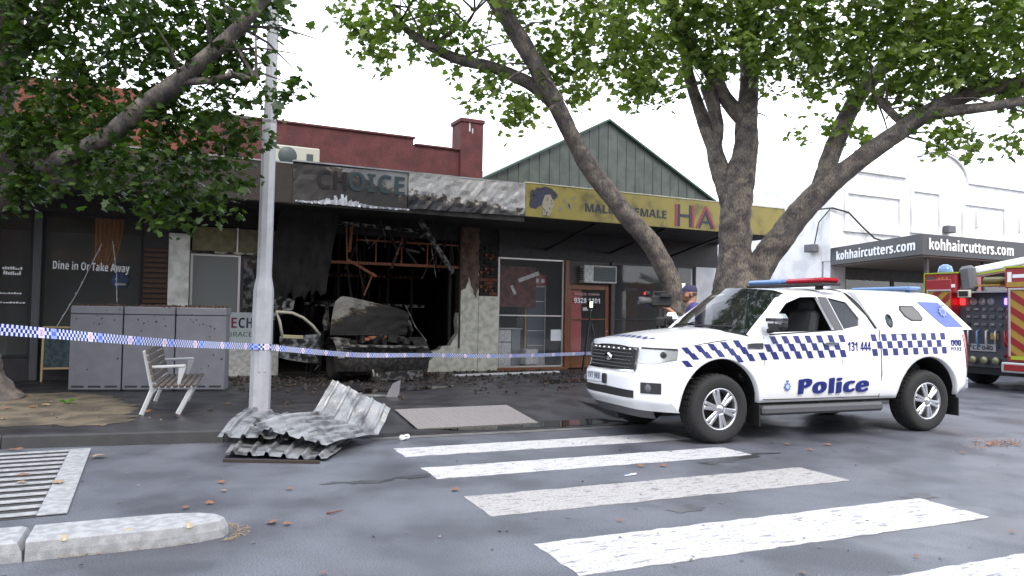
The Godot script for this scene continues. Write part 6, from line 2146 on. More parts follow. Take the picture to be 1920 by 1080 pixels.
func make_street_furniture() -> void:
	var s := st()
	# lamp pole
	var o := thing("street_light_pole", "tall white octagonal street light pole with stout base in the footpath", "pole", Vector3(1.36, 0.12, -10.05))
	o.rotation.z = -0.008
	lathe(s, [Vector2(0.0, 0.0), Vector2(0.132, 0.0), Vector2(0.128, 1.5), Vector2(0.124, 1.56), Vector2(0.098, 1.7), Vector2(0.094, 1.75)], 8)
	var bs := part(s, "base", M.pole_paint, o)
	s = st()
	bx(s, Vector3(-0.05, 0.5, 0.118), Vector3(0.05, 0.8, 0.126), 0.003)
	part(s, "access_door", M.pole_paint, bs)
	s = st()
	lathe(s, [Vector2(0.094, 1.75), Vector2(0.088, 3.7), Vector2(0.086, 3.7), Vector2(0.082, 3.72)], 8)
	part(s, "shaft", M.pole_paint, o)
	s = st()
	lathe(s, [Vector2(0.078, 3.72), Vector2(0.07, 5.6), Vector2(0.055, 8.5), Vector2(0.0, 8.5)], 8)
	part(s, "upper_shaft", M.pole_paint, o)
	s = st()
	lathe(s, [Vector2(0.083, 3.69), Vector2(0.09, 3.7), Vector2(0.09, 3.73), Vector2(0.079, 3.74)], 8)
	part(s, "collar", M.cabinet, o)
	s = st()
	bar(s, Vector3(0.03, 8.4, 0), Vector3(0.9, 8.6, 0.6), 0.06, 0.05)
	part(s, "arm", M.pole_paint, o)
	s = st()
	box(s, Vector3(1.15, 8.62, 0.75), Vector3(0.6, 0.12, 0.25), 0.04, Basis(Vector3.UP, -0.55))
	part(s, "lamp_head", M.cabinet, o)
	# grey cabinets
	var cabs := [[-0.985, -0.255, "leftmost"], [-0.24, 0.505, "mid"], [0.52, 1.24, "end"]]
	var cl := ["grey steel utility cabinet furthest from the pole, beside the chalkboard", "grey steel utility cabinet standing between the two others", "grey steel utility cabinet beside the white pole, next to the EECH poster"]
	for k in 3:
		var c := thing("utility_cabinet", cl[k], "cabinet", Vector3(-1.0, 0.12, -13.22), -0.27, "grey cabinets in a row")
		var x0 := 0.0 + k * 0.755
		var x1 := x0 + 0.735
		c.position = Vector3(-1.0, 0.12, -13.2) + Basis(Vector3.UP, -0.27) * Vector3(x0, 0, 0)
		x1 -= x0
		s = st()
		bx(s, Vector3(0.01, 0.0, -0.42), Vector3(x1 - 0.01, 1.27, -0.03), 0.012)
		part(s, "case", M.cabinet, c)
		s = st()
		bx(s, Vector3(0.0, 0.02, -0.028), Vector3(x1, 1.17, 0.0), 0.008)
		var d := part(s, "door", M.cabinet, c)
		s = st()
		bx(s, Vector3(0.0, 1.178, -0.45), Vector3(x1, 1.3, 0.006), 0.012)
		part(s, "lid", M.cabinet, c)
		for j in 3:
			s = st()
			bx(s, Vector3(0.04 + j * 0.235, 0.055, -0.01), Vector3(0.22 + j * 0.235, 0.085, 0.002))
			part(s, "vent_slot", M.cabinet_dark, d)
		s = smooth(st())
		lathe(s, [Vector2(0.0, 0.012), Vector2(0.012, 0.01), Vector2(0.015, 0.0)], 10, Transform3D(Basis(Vector3.RIGHT, PI / 2), Vector3(x1 - 0.05, 0.5, 0.0)))
		part(s, "lock", M.cabinet_dark, d)
		s = st()
		for j in 14:
			var px := rng.randf_range(0.03, x1 - 0.03)
			var py := rng.randf_range(0.2, 1.25) if j > 5 else rng.randf_range(1.0, 1.16)
			var z0 := 0.0015 if py < 1.17 else 0.0075
			box(s, Vector3(px, py, z0), Vector3(rng.randf_range(0.008, 0.025), rng.randf_range(0.008, 0.03), 0.002), 0.0, Basis(Vector3(0, 0, 1), rng.randf() * 3.0))
		part(s, "soot_flecks", M.char, c)
		s = st()
		for j in 60:
			box(s, Vector3(rng.randf_range(0.03, x1 - 0.03), 1.302 + rng.randf() * 0.012, rng.randf_range(-0.42, -0.01)), Vector3(rng.randf_range(0.02, 0.07), 0.012, rng.randf_range(0.02, 0.06)), 0.003, Basis(Vector3(rng.randf(), 1, rng.randf()).normalized(), rng.randf() * 3.0))
		var db := part(s, "charred_debris", mat("debris_brown", 0.06, 0.035, 0.022, 0.9), c)
		db.set_meta("kind", "stuff")
	# bench
	var b := thing("park_bench", "timber-slatted bench with pale cast metal end frames facing the pole", "bench", Vector3(0.0, 0.12, -10.0), -0.12)
	for k in 2:
		var z := -0.05 if k == 0 else -1.45
		s = st()
		bar(s, Vector3(-0.0, 0.0, z), Vector3(0.115, 0.31, z), 0.045, 0.055, 0.01)
		bar(s, Vector3(0.12, 0.28, z + 0.001), Vector3(0.02, 0.78, z + 0.001), 0.043, 0.055, 0.01)
		prism(s, PackedVector2Array([Vector2(0.085, 0.22), Vector2(0.19, 0.33), Vector2(0.085, 0.45)]), z - 0.019, z + 0.019)
		bar(s, Vector3(0.40, 0.0, z), Vector3(0.56, 0.335, z), 0.045, 0.06, 0.01)
		bar(s, Vector3(0.12, 0.325, z - 0.001), Vector3(0.60, 0.325, z - 0.001), 0.04, 0.035, 0.008)
		part(s, "end_frame", M.cast_alu, b)
		s = st()
		bar(s, Vector3(0.055, 0.575, z + 0.002), Vector3(0.475, 0.59, z + 0.002), 0.05, 0.035, 0.008)
		prism(s, PackedVector2Array([Vector2(0.40, 0.573), Vector2(0.48, 0.573), Vector2(0.415, 0.36), Vector2(0.385, 0.34)]), z - 0.02, z + 0.02)
		part(s, "arm_rest", M.cast_alu, b)
	for k in 7:
		s = st()
		box(s, Vector3(0.15 + k * 0.072, 0.36, -0.75), Vector3(0.056, 0.03, 1.56), 0.006)
		part(s, "seat_slat", M.bench_wood, b)
	for k in 5:
		s = st()
		box(s, Vector3(0.122 - k * 0.018, 0.44 + k * 0.082, -0.75), Vector3(0.03, 0.066, 1.56), 0.006, Basis(Vector3(0, 0, 1), 0.2))
		part(s, "back_slat", M.bench_wood, b)
	# corrugated iron
	var g := "burnt roofing sheets dumped on the road"
	var q := thing("roofing_sheet", "flat corrugated roofing sheet lying lowest on the road", "roofing sheet", Vector3.ZERO, 0.0, g)
	part(corrugated(Vector3(0.72, 0.03, -7.62), Vector3(1.58, 0.025, -7.12), Vector3(2.15, 0.03, -8.15), Vector3(0.98, 0.05, -8.75), 6, 0.04, 0.02), "sheet", M.iron_sheet, q)
	q = thing("roofing_sheet", "sagging corrugated roofing sheet lying askew on the lowest one", "roofing sheet", Vector3.ZERO, 0.0, g)
	part(corrugated(Vector3(0.70, 0.12, -8.15), Vector3(1.32, 0.12, -7.72), Vector3(1.75, 0.16, -8.75), Vector3(1.12, 0.26, -9.2), 4, 0.04, 0.05), "sheet", M.iron_sheet, q)
	q = thing("roofing_sheet", "folded corrugated roofing sheet with one half bent upright", "roofing sheet", Vector3.ZERO, 0.0, g)
	part(corrugated(Vector3(0.98, 0.24, -8.02), Vector3(1.62, 0.12, -7.32), Vector3(2.30, 0.09, -7.92), Vector3(1.72, 0.29, -8.5), 5, 0.035, 0.03), "sheet", M.iron_sheet, q)
	part(corrugated(Vector3(1.725, 0.29, -8.505), Vector3(2.305, 0.09, -7.925), Vector3(2.52, 0.33, -8.2), Vector3(1.98, 0.62, -8.72), 5, 0.03, -0.01), "bent_half", M.iron_sheet, q)
	q = thing("rusty_batten", "thin blackened batten under the roofing sheets", "batten", Vector3.ZERO)
	s = st()
	bar(s, Vector3(0.7, 0.015, -7.45), Vector3(1.5, 0.015, -7.05), 0.03, 0.025)
	part(s, "bar", M.char_wood, q)
	# bent flashing by the burnt car
	q = thing("metal_flashing", "bent pale metal flashing lying on the sooty footpath before the car", "flashing", Vector3(3.1, 0.12, -11.1), -0.35)
	s = st()
	box(s, Vector3(-0.2, 0.02, 0), Vector3(0.85, 0.03, 0.06), 0.004)
	part(s, "strip", M.iron_sheet, q)
	s = st()
	prism(s, PackedVector2Array([Vector2(0.22, 0.0), Vector2(0.42, 0.0), Vector2(0.44, 0.26), Vector2(0.32, 0.2)]), -0.03, -0.02)
	part(s, "bent_end", M.cabinet, q)
	# steel strip on the footpath in front of the salon
	q = thing("metal_strip", "long thin bright metal strip lying on the footpath before the salon", "metal strip", Vector3(6.9, 0.12, -14.2), 0.12)
	s = st()
	box(s, Vector3(0, 0.025, 0), Vector3(2.6, 0.04, 0.12), 0.006)
	part(s, "strip", M.cast_alu, q)
	# drain grate at the kerb
	q = thing("drain_grate", "pale metal drain grate with wide slots bridging the gutter", "grate", Vector3(-0.43, 0.0, -5.95), 0.0)
	s = st()
	box(s, Vector3(-0.09, 0.012, -0.65), Vector3(0.18, 0.012, 1.28), 0.003)
	part(s, "edge_plate", M.concrete_white, q)
	s = st()
	box(s, Vector3(-0.09, 0.012, -1.95), Vector3(0.18, 0.012, 1.28), 0.003)
	part(s, "edge_plate", M.concrete_white, q)
	for k in 13:
		s = st()
		box(s, Vector3(-0.515, 0.012, -0.08 - k * 0.205), Vector3(0.665, 0.008, 0.085), 0.002)
		part(s, "bar", M.concrete_white, q)
	s = st()
	bx(s, Vector3(-0.85, 0.0015, -2.6), Vector3(-0.181, 0.004, 0.0))
	part(s, "slot_bed", M.cabinet_dark, q)
	# concrete separator blocks
	for k in 2:
		q = thing("separator_kerb", ["white concrete separator kerb with rounded nose on the road", "white concrete separator kerb behind the round-nosed one"][k], "kerb block", Vector3(-0.55, 0, -5.15), -0.03)
		var base := PackedVector2Array([Vector2(0, -0.19), Vector2(0.75, -0.19), Vector2(0.93, -0.14), Vector2(1.04, -0.06), Vector2(1.075, 0.02), Vector2(1.04, 0.1), Vector2(0.9, 0.16), Vector2(0.7, 0.19), Vector2(0, 0.19)])
		if k == 1:
			base = PackedVector2Array([Vector2(-1.2, -0.19), Vector2(-0.012, -0.19), Vector2(-0.012, 0.19), Vector2(-1.2, 0.19)])
		s = st()
		var cc := Vector2(0.5 if k == 0 else -0.6, 0)
		var lv := []
		for e in [[1.0, 1.0, 0.0], [0.992, 0.97, 0.05], [0.95, 0.9, 0.1], [0.91, 0.82, 0.112]]:
			var rg := []
			for p in base:
				rg.append(Vector3(cc.x + (p.x - cc.x) * (e[0] if (p.x > 0.02 or k == 1) else 1.0), e[2], p.y * e[1]))
			lv.append(rg)
		for i in 3:
			for j in base.size():
				var j2 := (j + 1) % base.size()
				fq(s, lv[i][j], lv[i][j2], lv[i + 1][j2], lv[i + 1][j], Vector3(lv[i][j].x + lv[i][j2].x - 2 * cc.x, 0.3, lv[i][j].z + lv[i][j2].z))
		s.set_smooth_group(-1)
		for j in base.size():
			tri(s, Vector3(cc.x, 0.113, 0), lv[3][j], lv[3][(j + 1) % base.size()], Vector3.UP)
		part(s, "block", M.concrete_white, q)
		if k == 0:
			for x in [0.2, 0.55, 0.9]:
				s = smooth(st())
				lathe(s, [Vector2(0.0, 0.012), Vector2(0.018, 0.01), Vector2(0.03, 0.0)], 12, Transform3D(Basis(Vector3.RIGHT, 0.5), Vector3(x * 0.93, 0.104, 0.16 - x * 0.03)))
				part(s, "stud", mat("stud_amber", 0.3, 0.26, 0.18, 0.3), q)
	# police tape: printed plastic ribbon
	var im := Image.create(416, 48, false, Image.FORMAT_RGB8)
	for x in 416:
		for y in 48:
			var c := Color(0.86, 0.88, 0.95) if (x / 16 + y / 16) % 2 else Color(0.06, 0.13, 0.48)
			var xx := x % 416
			if xx > 80 and xx < 128:
				c = Color(0.92, 0.88, 0.94)
				var dd := Vector2(xx - 104, (y - 24) * 1.0).length()
				if dd < 15 and dd > 11 or absf(xx - 104) < 4 and absf(y - 24) < 7:
					c = Color(0.72, 0.45, 0.6)
			elif xx > 176 and xx < 224:
				c = Color(0.6, 0.68, 0.92)
				if absf(y - 24) < 10 and absf(xx - 200) < 18:
					c = Color(0.36, 0.46, 0.82)
			im.set_pixel(x, y, c)
	var tm := printed(ImageTexture.create_from_image(im), 0.35)
	tm.cull_mode = BaseMaterial3D.CULL_DISABLED
	var tape := thing("police_tape", "blue and white checked police tape strung across the footpath past the pole", "tape", Vector3.ZERO)
	for seg in [[Vector3(-1.85, 1.43, -3.8), Vector3(-0.84, 1.262, -5.88), Vector3(0.15, 1.085, -7.96), Vector3(1.24, 0.945, -9.92)], [Vector3(1.46, 0.93, -9.95), Vector3(3.0, 0.72, -11.7), Vector3(4.93, 0.59, -13.5), Vector3(7.0, 0.5, -14.4), Vector3(9.95, 0.5, -15.2)]]:
		var raw := []
		for p in seg:
			raw.append([p.x, p.y, p.z, 0.0])
		var sp: Array = spline(raw, 16)[0]
		s = st()
		var dist := 0.0
		for i in sp.size() - 1:
			var l: float = sp[i].distance_to(sp[i + 1])
			var h := Vector3(0, 0.0375, 0)
			var tw0 := Vector3(0.3, 0, 0.2) * 0.012 * sin(i * 0.35)
			var tw1 := Vector3(0.3, 0, 0.2) * 0.012 * sin((i + 1) * 0.35)
			quv(s, sp[i] - h + tw0, sp[i + 1] - h + tw1, sp[i + 1] + h - tw1, sp[i] + h - tw0, Rect2(dist / 0.65, 0, l / 0.65, 1))
			dist += l
		part(s, "ribbon", tm, tape)
	s = smooth(st())
	for k in 17:
		var a0 := TAU * k / 17.0
		var a1 := TAU * (k + 1) / 17.0
		var c := Vector3(1.36, 0.94, -10.05)
		quv(s, c + Vector3(cos(a0) * 0.138, -0.037, sin(a0) * 0.138), c + Vector3(cos(a1) * 0.138, -0.037, sin(a1) * 0.138), c + Vector3(cos(a1) * 0.138, 0.037, sin(a1) * 0.138), c + Vector3(cos(a0) * 0.138, 0.037, sin(a0) * 0.138), Rect2(k * 0.08, 0, 0.08, 1))
	part(s, "loop", tm, tape)
	# tripod with a lamp before the salon door
	q = thing("light_tripod", "black tripod with a small lit lamp standing before the salon door", "tripod", Vector3(9.3, 0.12, -14.85))
	for k in 3:
		var a := TAU * k / 3.0 + 0.5
		s = st()
		bar(s, Vector3(cos(a) * 0.3, 0.0, sin(a) * 0.3), Vector3(cos(a) * 0.03, 1.1, sin(a) * 0.03), 0.03, 0.03, 0.004)
		part(s, "leg", M.black_plastic, q)
	s = st()
	bar(s, Vector3(0, 0.9, 0), Vector3(0, 1.4, 0), 0.035, 0.035)
	part(s, "column", M.black_plastic, q)
	s = st()
	box(s, Vector3(0, 1.5, 0), Vector3(0.12, 0.2, 0.1), 0.02)
	part(s, "lamp_body", M.black_plastic, q)
	s = st()
	box(s, Vector3(0, 1.52, 0.054), Vector3(0.07, 0.13, 0.008))
	part(s, "lamp_face", M.work_lamp, q)

# ---------------------------------------------------------------- the camera operator
# a smooth-joined field of tapered capsules meshed as surface nets; bones are [a, b, ra, rb, colour index]
func nets(bones: Array, cell: float, k: float, colors: Array, s: SurfaceTool) -> void:
	var lo := Vector3.ONE * 1e9
	var hi := -lo
	for b in bones:
		var r: float = maxf(b[2], b[3]) + k + cell * 2.0
		for p: Vector3 in [b[0], b[1]]:
			lo = lo.min(p - Vector3.ONE * r)
			hi = hi.max(p + Vector3.ONE * r)
	var n := Vector3i(((hi - lo) / cell).ceil()) + Vector3i.ONE
	var fld := PackedFloat32Array()
	fld.resize(n.x * n.y * n.z)
	fld.fill(1.0)
	var best := PackedFloat32Array()
	best.resize(fld.size())
	best.fill(1.0)
	var tint := PackedByteArray()
	tint.resize(fld.size())
	for b in bones:
		var pa: Vector3 = b[0]
		var pb: Vector3 = b[1]
		var ra: float = b[2]
		var rb: float = b[3]
		var r := maxf(ra, rb) + k + cell * 2.0
		var i0 := Vector3i(((pa.min(pb) - Vector3.ONE * r - lo) / cell).floor()).clamp(Vector3i.ZERO, n - Vector3i.ONE)
		var i1 := Vector3i(((pa.max(pb) + Vector3.ONE * r - lo) / cell).ceil()).clamp(Vector3i.ZERO, n - Vector3i.ONE)
		var ab := pb - pa
		var l2 := maxf(ab.length_squared(), 1e-9)
		for z in range(i0.z, i1.z + 1):
			for y in range(i0.y, i1.y + 1):
				for x in range(i0.x, i1.x + 1):
					var p := lo + Vector3(x, y, z) * cell
					var t := clampf((p - pa).dot(ab) / l2, 0.0, 1.0)
					var d := p.distance_to(pa + ab * t) - lerpf(ra, rb, t)
					var id := (z * n.y + y) * n.x + x
					var o := fld[id]
					var h := maxf(k - absf(o - d), 0.0) / k
					fld[id] = minf(o, d) - h * h * k * 0.25
					if d < best[id]:
						best[id] = d
						tint[id] = b[4]
	var vid := {}
	var verts := PackedVector3Array()
	var cols := PackedColorArray()
	var off := [0, 1, n.x, n.x + 1, n.x * n.y, n.x * n.y + 1, n.x * n.y + n.x, n.x * n.y + n.x + 1]
	var edges := [[0, 1], [2, 3], [4, 5], [6, 7], [0, 2], [1, 3], [4, 6], [5, 7], [0, 4], [1, 5], [2, 6], [3, 7]]
	for z in n.z - 1:
		for y in n.y - 1:
			for x in n.x - 1:
				var id := (z * n.y + y) * n.x + x
				var f0 := fld[id]
				if f0 > cell * 2.5 or f0 < -cell * 2.5:
					continue
				var inside := 0
				for c in 8:
					if fld[id + off[c]] < 0.0:
						inside += 1
				if inside == 0 or inside == 8:
					continue
				var sum := Vector3.ZERO
				var cnt := 0
				for e in edges:
					var a := fld[id + off[e[0]]]
					var b := fld[id + off[e[1]]]
					if (a < 0.0) != (b < 0.0):
						var t := a / (a - b)
						var p0 := Vector3(e[0] & 1, (e[0] >> 1) & 1, e[0] >> 2)
						var p1 := Vector3(e[1] & 1, (e[1] >> 1) & 1, e[1] >> 2)
						sum += p0.lerp(p1, t)
						cnt += 1
				vid[id] = verts.size()
				verts.append(lo + (Vector3(x, y, z) + sum / cnt) * cell)
				cols.append(colors[tint[id]])
	var strides := [1, n.x, n.x * n.y]
	s.set_smooth_group(0)
	for id in vid:
		for ax in 3:
			var s1: int = strides[(ax + 1) % 3]
			var s2: int = strides[(ax + 2) % 3]
			var b: int = id + strides[ax]
			if b >= fld.size() or (fld[id] < 0.0) == (fld[b] < 0.0):
				continue
			if not (vid.has(id - s1) and vid.has(id - s2) and vid.has(id - s1 - s2)):
				continue
			var q := [vid[id], vid[id - s1], vid[id - s1 - s2], vid[id - s2]]
			if fld[id] < 0.0:
				q = [q[0], q[3], q[2], q[1]]
			for i in [0, 1, 2, 0, 2, 3]:
				s.set_color(cols[q[i]])
				s.add_vertex(verts[q[i]])

func make_person() -> void:
	# local: faces -x, left side towards +z
	var o := thing("person", "person in purple t-shirt and dark cap working a video camera by the tree", "person", Vector3(7.2, 0.12, -8.72), -0.62)
	var cols := [Color(0.07, 0.06, 0.2), Color(0.42, 0.22, 0.15), Color(0.035, 0.035, 0.045), Color(0.02, 0.02, 0.02), Color(0.12, 0.06, 0.035), Color(0.3, 0.13, 0.1)]
	var sh := Vector3(0.02, 1.40, 0)
	var bones := [
		[Vector3(0.03, 0.95, 0.0), Vector3(0.03, 1.12, 0.0), 0.145, 0.135, 0],
		[Vector3(0.03, 0.93, 0.07), Vector3(0.03, 0.93, -0.07), 0.12, 0.12, 2],
		[Vector3(0.03, 1.12, 0.05), Vector3(0.04, 1.37, 0.09), 0.125, 0.112, 0],
		[Vector3(0.03, 1.12, -0.05), Vector3(0.04, 1.37, -0.09), 0.125, 0.112, 0],
		[Vector3(0.04, 1.42, 0.17), Vector3(0.04, 1.42, -0.17), 0.078, 0.078, 0],
		[Vector3(0.03, 1.38, 0), Vector3(-0.015, 1.52, 0), 0.066, 0.056, 1],
		# left arm, towards us: bent up to the camera
		[Vector3(0.04, 1.415, 0.2), Vector3(-0.03, 1.13, 0.25), 0.07, 0.055, 0],
		[Vector3(-0.03, 1.13, 0.24), Vector3(-0.14, 1.22, 0.18), 0.046, 0.042, 1],
		[Vector3(-0.14, 1.22, 0.18), Vector3(-0.28, 1.36, 0.08), 0.042, 0.028, 1],
		# right arm
		[Vector3(0.03, 1.385, -0.19), Vector3(-0.08, 1.15, -0.24), 0.064, 0.052, 0],
		[Vector3(-0.08, 1.15, -0.24), Vector3(-0.36, 1.40, -0.12), 0.046, 0.028, 1],
		# legs
		[Vector3(0.03, 0.92, 0.09), Vector3(-0.0, 0.50, 0.11), 0.09, 0.06, 2],
		[Vector3(-0.0, 0.50, 0.11), Vector3(0.05, 0.09, 0.12), 0.058, 0.042, 2],
		[Vector3(0.03, 0.92, -0.09), Vector3(0.05, 0.50, -0.12), 0.09, 0.06, 2],
		[Vector3(0.05, 0.50, -0.12), Vector3(0.12, 0.09, -0.14), 0.058, 0.042, 2],
		[Vector3(0.07, 0.045, 0.12), Vector3(-0.14, 0.035, 0.14), 0.044, 0.036, 3],
		[Vector3(0.14, 0.045, -0.14), Vector3(-0.07, 0.035, -0.16), 0.044, 0.036, 3],
	]
	var s := st()
	nets(bones, 0.014, 0.035, cols, s)
	# head
	var h := Vector3(-0.02, 1.615, 0.0)
	var hb := [
		[h + Vector3(0.015, 0.035, 0), h + Vector3(-0.015, 0.03, 0), 0.088, 0.085, 1],
		[h + Vector3(-0.02, -0.03, 0), h + Vector3(-0.05, -0.07, 0), 0.066, 0.045, 4],
		[h + Vector3(-0.02, -0.075, 0.03), h + Vector3(-0.075, -0.085, 0.0), 0.03, 0.026, 4],
		[h + Vector3(-0.02, -0.075, -0.03), h + Vector3(-0.075, -0.085, 0.0), 0.03, 0.026, 4],
		[h + Vector3(-0.092, 0.0, 0), h + Vector3(-0.108, -0.028, 0), 0.010, 0.015, 1],
		[h + Vector3(-0.08, 0.02, 0.034), h + Vector3(-0.08, 0.02, -0.034), 0.017, 0.017, 1],
		[h + Vector3(-0.058, -0.02, 0.045), h + Vector3(-0.04, -0.02, 0.058), 0.024, 0.022, 1],
		[h + Vector3(-0.058, -0.02, -0.045), h + Vector3(-0.04, -0.02, -0.058), 0.024, 0.022, 1],
		[h + Vector3(-0.094, -0.055, 0.016), h + Vector3(-0.094, -0.055, -0.016), 0.008, 0.008, 5],
		[h + Vector3(0.012, 0.015, 0.088), h + Vector3(0.02, -0.02, 0.086), 0.016, 0.011, 1],
		[h + Vector3(0.012, 0.015, -0.088), h + Vector3(0.02, -0.02, -0.086), 0.016, 0.011, 1],
		[h + Vector3(0.045, -0.03, 0), h + Vector3(0.03, -0.11, 0), 0.058, 0.056, 1],
	]
	nets(hb, 0.0055, 0.018, cols, s)
	# hands: left underneath the lens, right on the grip
	for hand in 2:
		var w := Vector3(-0.28, 1.36, 0.08) if hand == 0 else Vector3(-0.36, 1.40, -0.12)
		var fd := Vector3(-0.75, 0.55, -0.25).normalized() if hand == 0 else Vector3(-0.85, 0.5, 0.1).normalized()
		var across := Vector3(0.1, 0.1, -1).normalized() if hand == 0 else Vector3(0.3, 0.85, 0.1).normalized()
		var curl := fd.cross(across).normalized() * (1.0 if hand == 0 else -1.0)
		if hand == 0 and curl.y < 0:
			curl = -curl
		var hbn := [[w, w + fd * 0.07, 0.026, 0.03, 1], [w + fd * 0.05 - across * 0.025, w + fd * 0.085 - across * 0.03, 0.018, 0.014, 1], [w + fd * 0.05 + across * 0.025, w + fd * 0.085 + across * 0.03, 0.018, 0.014, 1]]
		for f in 4:
			var root := w + fd * 0.085 + across * (-0.03 + f * 0.02)
			var ln: float = [0.036, 0.042, 0.04, 0.032][f]
			var k1 := root + fd * ln
			var k2 := k1 + (fd * 0.4 + curl * 0.9).normalized() * ln * 0.75
			var k3 := k2 + (fd * -0.3 + curl).normalized() * ln * 0.55
			hbn.append([root, k1, 0.0095, 0.009, 1])
			hbn.append([k1, k2, 0.009, 0.0082, 1])
			hbn.append([k2, k3, 0.0082, 0.007, 1])
		var tb := w + fd * 0.025 + across * 0.032
		hbn.append([tb, tb + (fd * 0.6 + across * 0.7 + curl * 0.3).normalized() * 0.045, 0.012, 0.0105, 1])
		hbn.append([tb + (fd * 0.6 + across * 0.7 + curl * 0.3).normalized() * 0.045, tb + (fd * 0.6 + across * 0.7 + curl * 0.3).normalized() * 0.045 + (fd * 0.6 + curl * 0.8).normalized() * 0.035, 0.0105, 0.008, 1])
		nets(hbn, 0.0042, 0.008, cols, s)
	part(s, "body", M.person, o)
	for z: float in [0.034, -0.034]:
		s = smooth(st())
		lathe(s, [Vector2(0.0, -0.011), Vector2(0.009, -0.006), Vector2(0.011, 0.0), Vector2(0.009, 0.006), Vector2(0.0, 0.011)], 10, Transform3D(Basis(), h + Vector3(-0.083, 0.004, z)))
		part(s, "eye", mat("eye", 0.5, 0.5, 0.48, 0.2), o)
	s = smooth(st())
	var capx := Transform3D(Basis(Vector3(0, 0, 1), -0.05).scaled(Vector3(1.08, 1.0, 0.98)), h + Vector3(0.0, 0.045, 0))
	lathe(s, [Vector2(0.099, -0.005), Vector2(0.1, 0.02), Vector2(0.092, 0.055), Vector2(0.07, 0.082), Vector2(0.035, 0.095), Vector2(0.0, 0.098)], 24, capx)
	var cp := part(s, "cap", M.cap, o)
	s = smooth(st())
	grid(s, func(u: float, v: float) -> Vector3:
		var a := lerpf(-0.85, 0.85, u)
		var r := 0.098 + v * 0.062 * cos(a * 0.9)
		return h + Vector3(-cos(a) * r * 1.06, 0.042 - 0.022 * v - 0.05 * sin(a) * sin(a) * v * 0.3, sin(a) * r), 12, 4, Vector3.UP)
	part(s, "brim", M.cap, cp)
	s = smooth(st())
	lathe(s, [Vector2(0.094, -0.045), Vector2(0.097, -0.005)], 20, Transform3D(Basis().scaled(Vector3(0.85, 1, 0.97)), h + Vector3(0.022, 0.03, 0)))
	part(s, "hair", M.hair, o)
	# camera on its tripod
	var at := Vector3(7.17, 0.12, -8.72) + Basis(Vector3.UP, -0.42) * Vector3(-0.42, 0, -0.02)
	var t := thing("camera_tripod", "black tripod under the video camera in front of the person in purple", "tripod", at, -0.42)
	for k in 3:
		var a := TAU * k / 3.0
		s = st()
		bar(s, Vector3(cos(a) * 0.33, 0.0, sin(a) * 0.33), Vector3(cos(a) * 0.05, 1.15, sin(a) * 0.05), 0.035, 0.035, 0.005)
		part(s, "leg", M.black_plastic, t)
	s = st()
	box(s, Vector3(0, 1.2, 0), Vector3(0.14, 0.16, 0.14), 0.03)
	bar(s, Vector3(0, 1.2, 0), Vector3(0, 1.42, 0), 0.06, 0.06, 0.01)
	part(s, "fluid_head", M.black_plastic, t)
	var v := thing("video_camera", "black shoulder video camera mounted on the tripod by the leaning trunk", "video camera", at + Vector3(0, 1.42, 0), -0.42)
	s = st()
	box(s, Vector3(0.0, 0.09, 0), Vector3(0.3, 0.16, 0.12), 0.02)
	part(s, "body", M.black_plastic, v)
	s = smooth(st())
	lathe(s, [Vector2(0.0, 0.0), Vector2(0.05, 0.0), Vector2(0.055, 0.1), Vector2(0.06, 0.12), Vector2(0.06, 0.2), Vector2(0.05, 0.2), Vector2(0.045, 0.17), Vector2(0.0, 0.17)], 18, Transform3D(Basis(Vector3(0, 0, 1), PI / 2), Vector3(-0.13, 0.09, 0)))
	part(s, "lens", M.grey_plastic, v)
	s = st()
	bar(s, Vector3(-0.12, 0.22, 0), Vector3(0.1, 0.22, 0), 0.03, 0.03, 0.008)
	bar(s, Vector3(-0.1, 0.16, 0), Vector3(-0.12, 0.22, 0), 0.03, 0.03)
	bar(s, Vector3(0.09, 0.16, 0), Vector3(0.1, 0.22, 0), 0.03, 0.03)
	part(s, "handle", M.black_plastic, v)
	s = st()
	box(s, Vector3(0.05, 0.17, 0.1), Vector3(0.16, 0.06, 0.06), 0.012)
	part(s, "viewfinder", M.black_plastic, v)
	s = st()
	box(s, Vector3(-0.2, 0.2, 0.0), Vector3(0.07, 0.06, 0.09), 0.012)
	var lp := part(s, "camera_light", M.black_plastic, v)
	s = st()
	box(s, Vector3(-0.237, 0.2, 0.0), Vector3(0.006, 0.035, 0.06))
	part(s, "tally_lamp", M.red_lamp, lp)

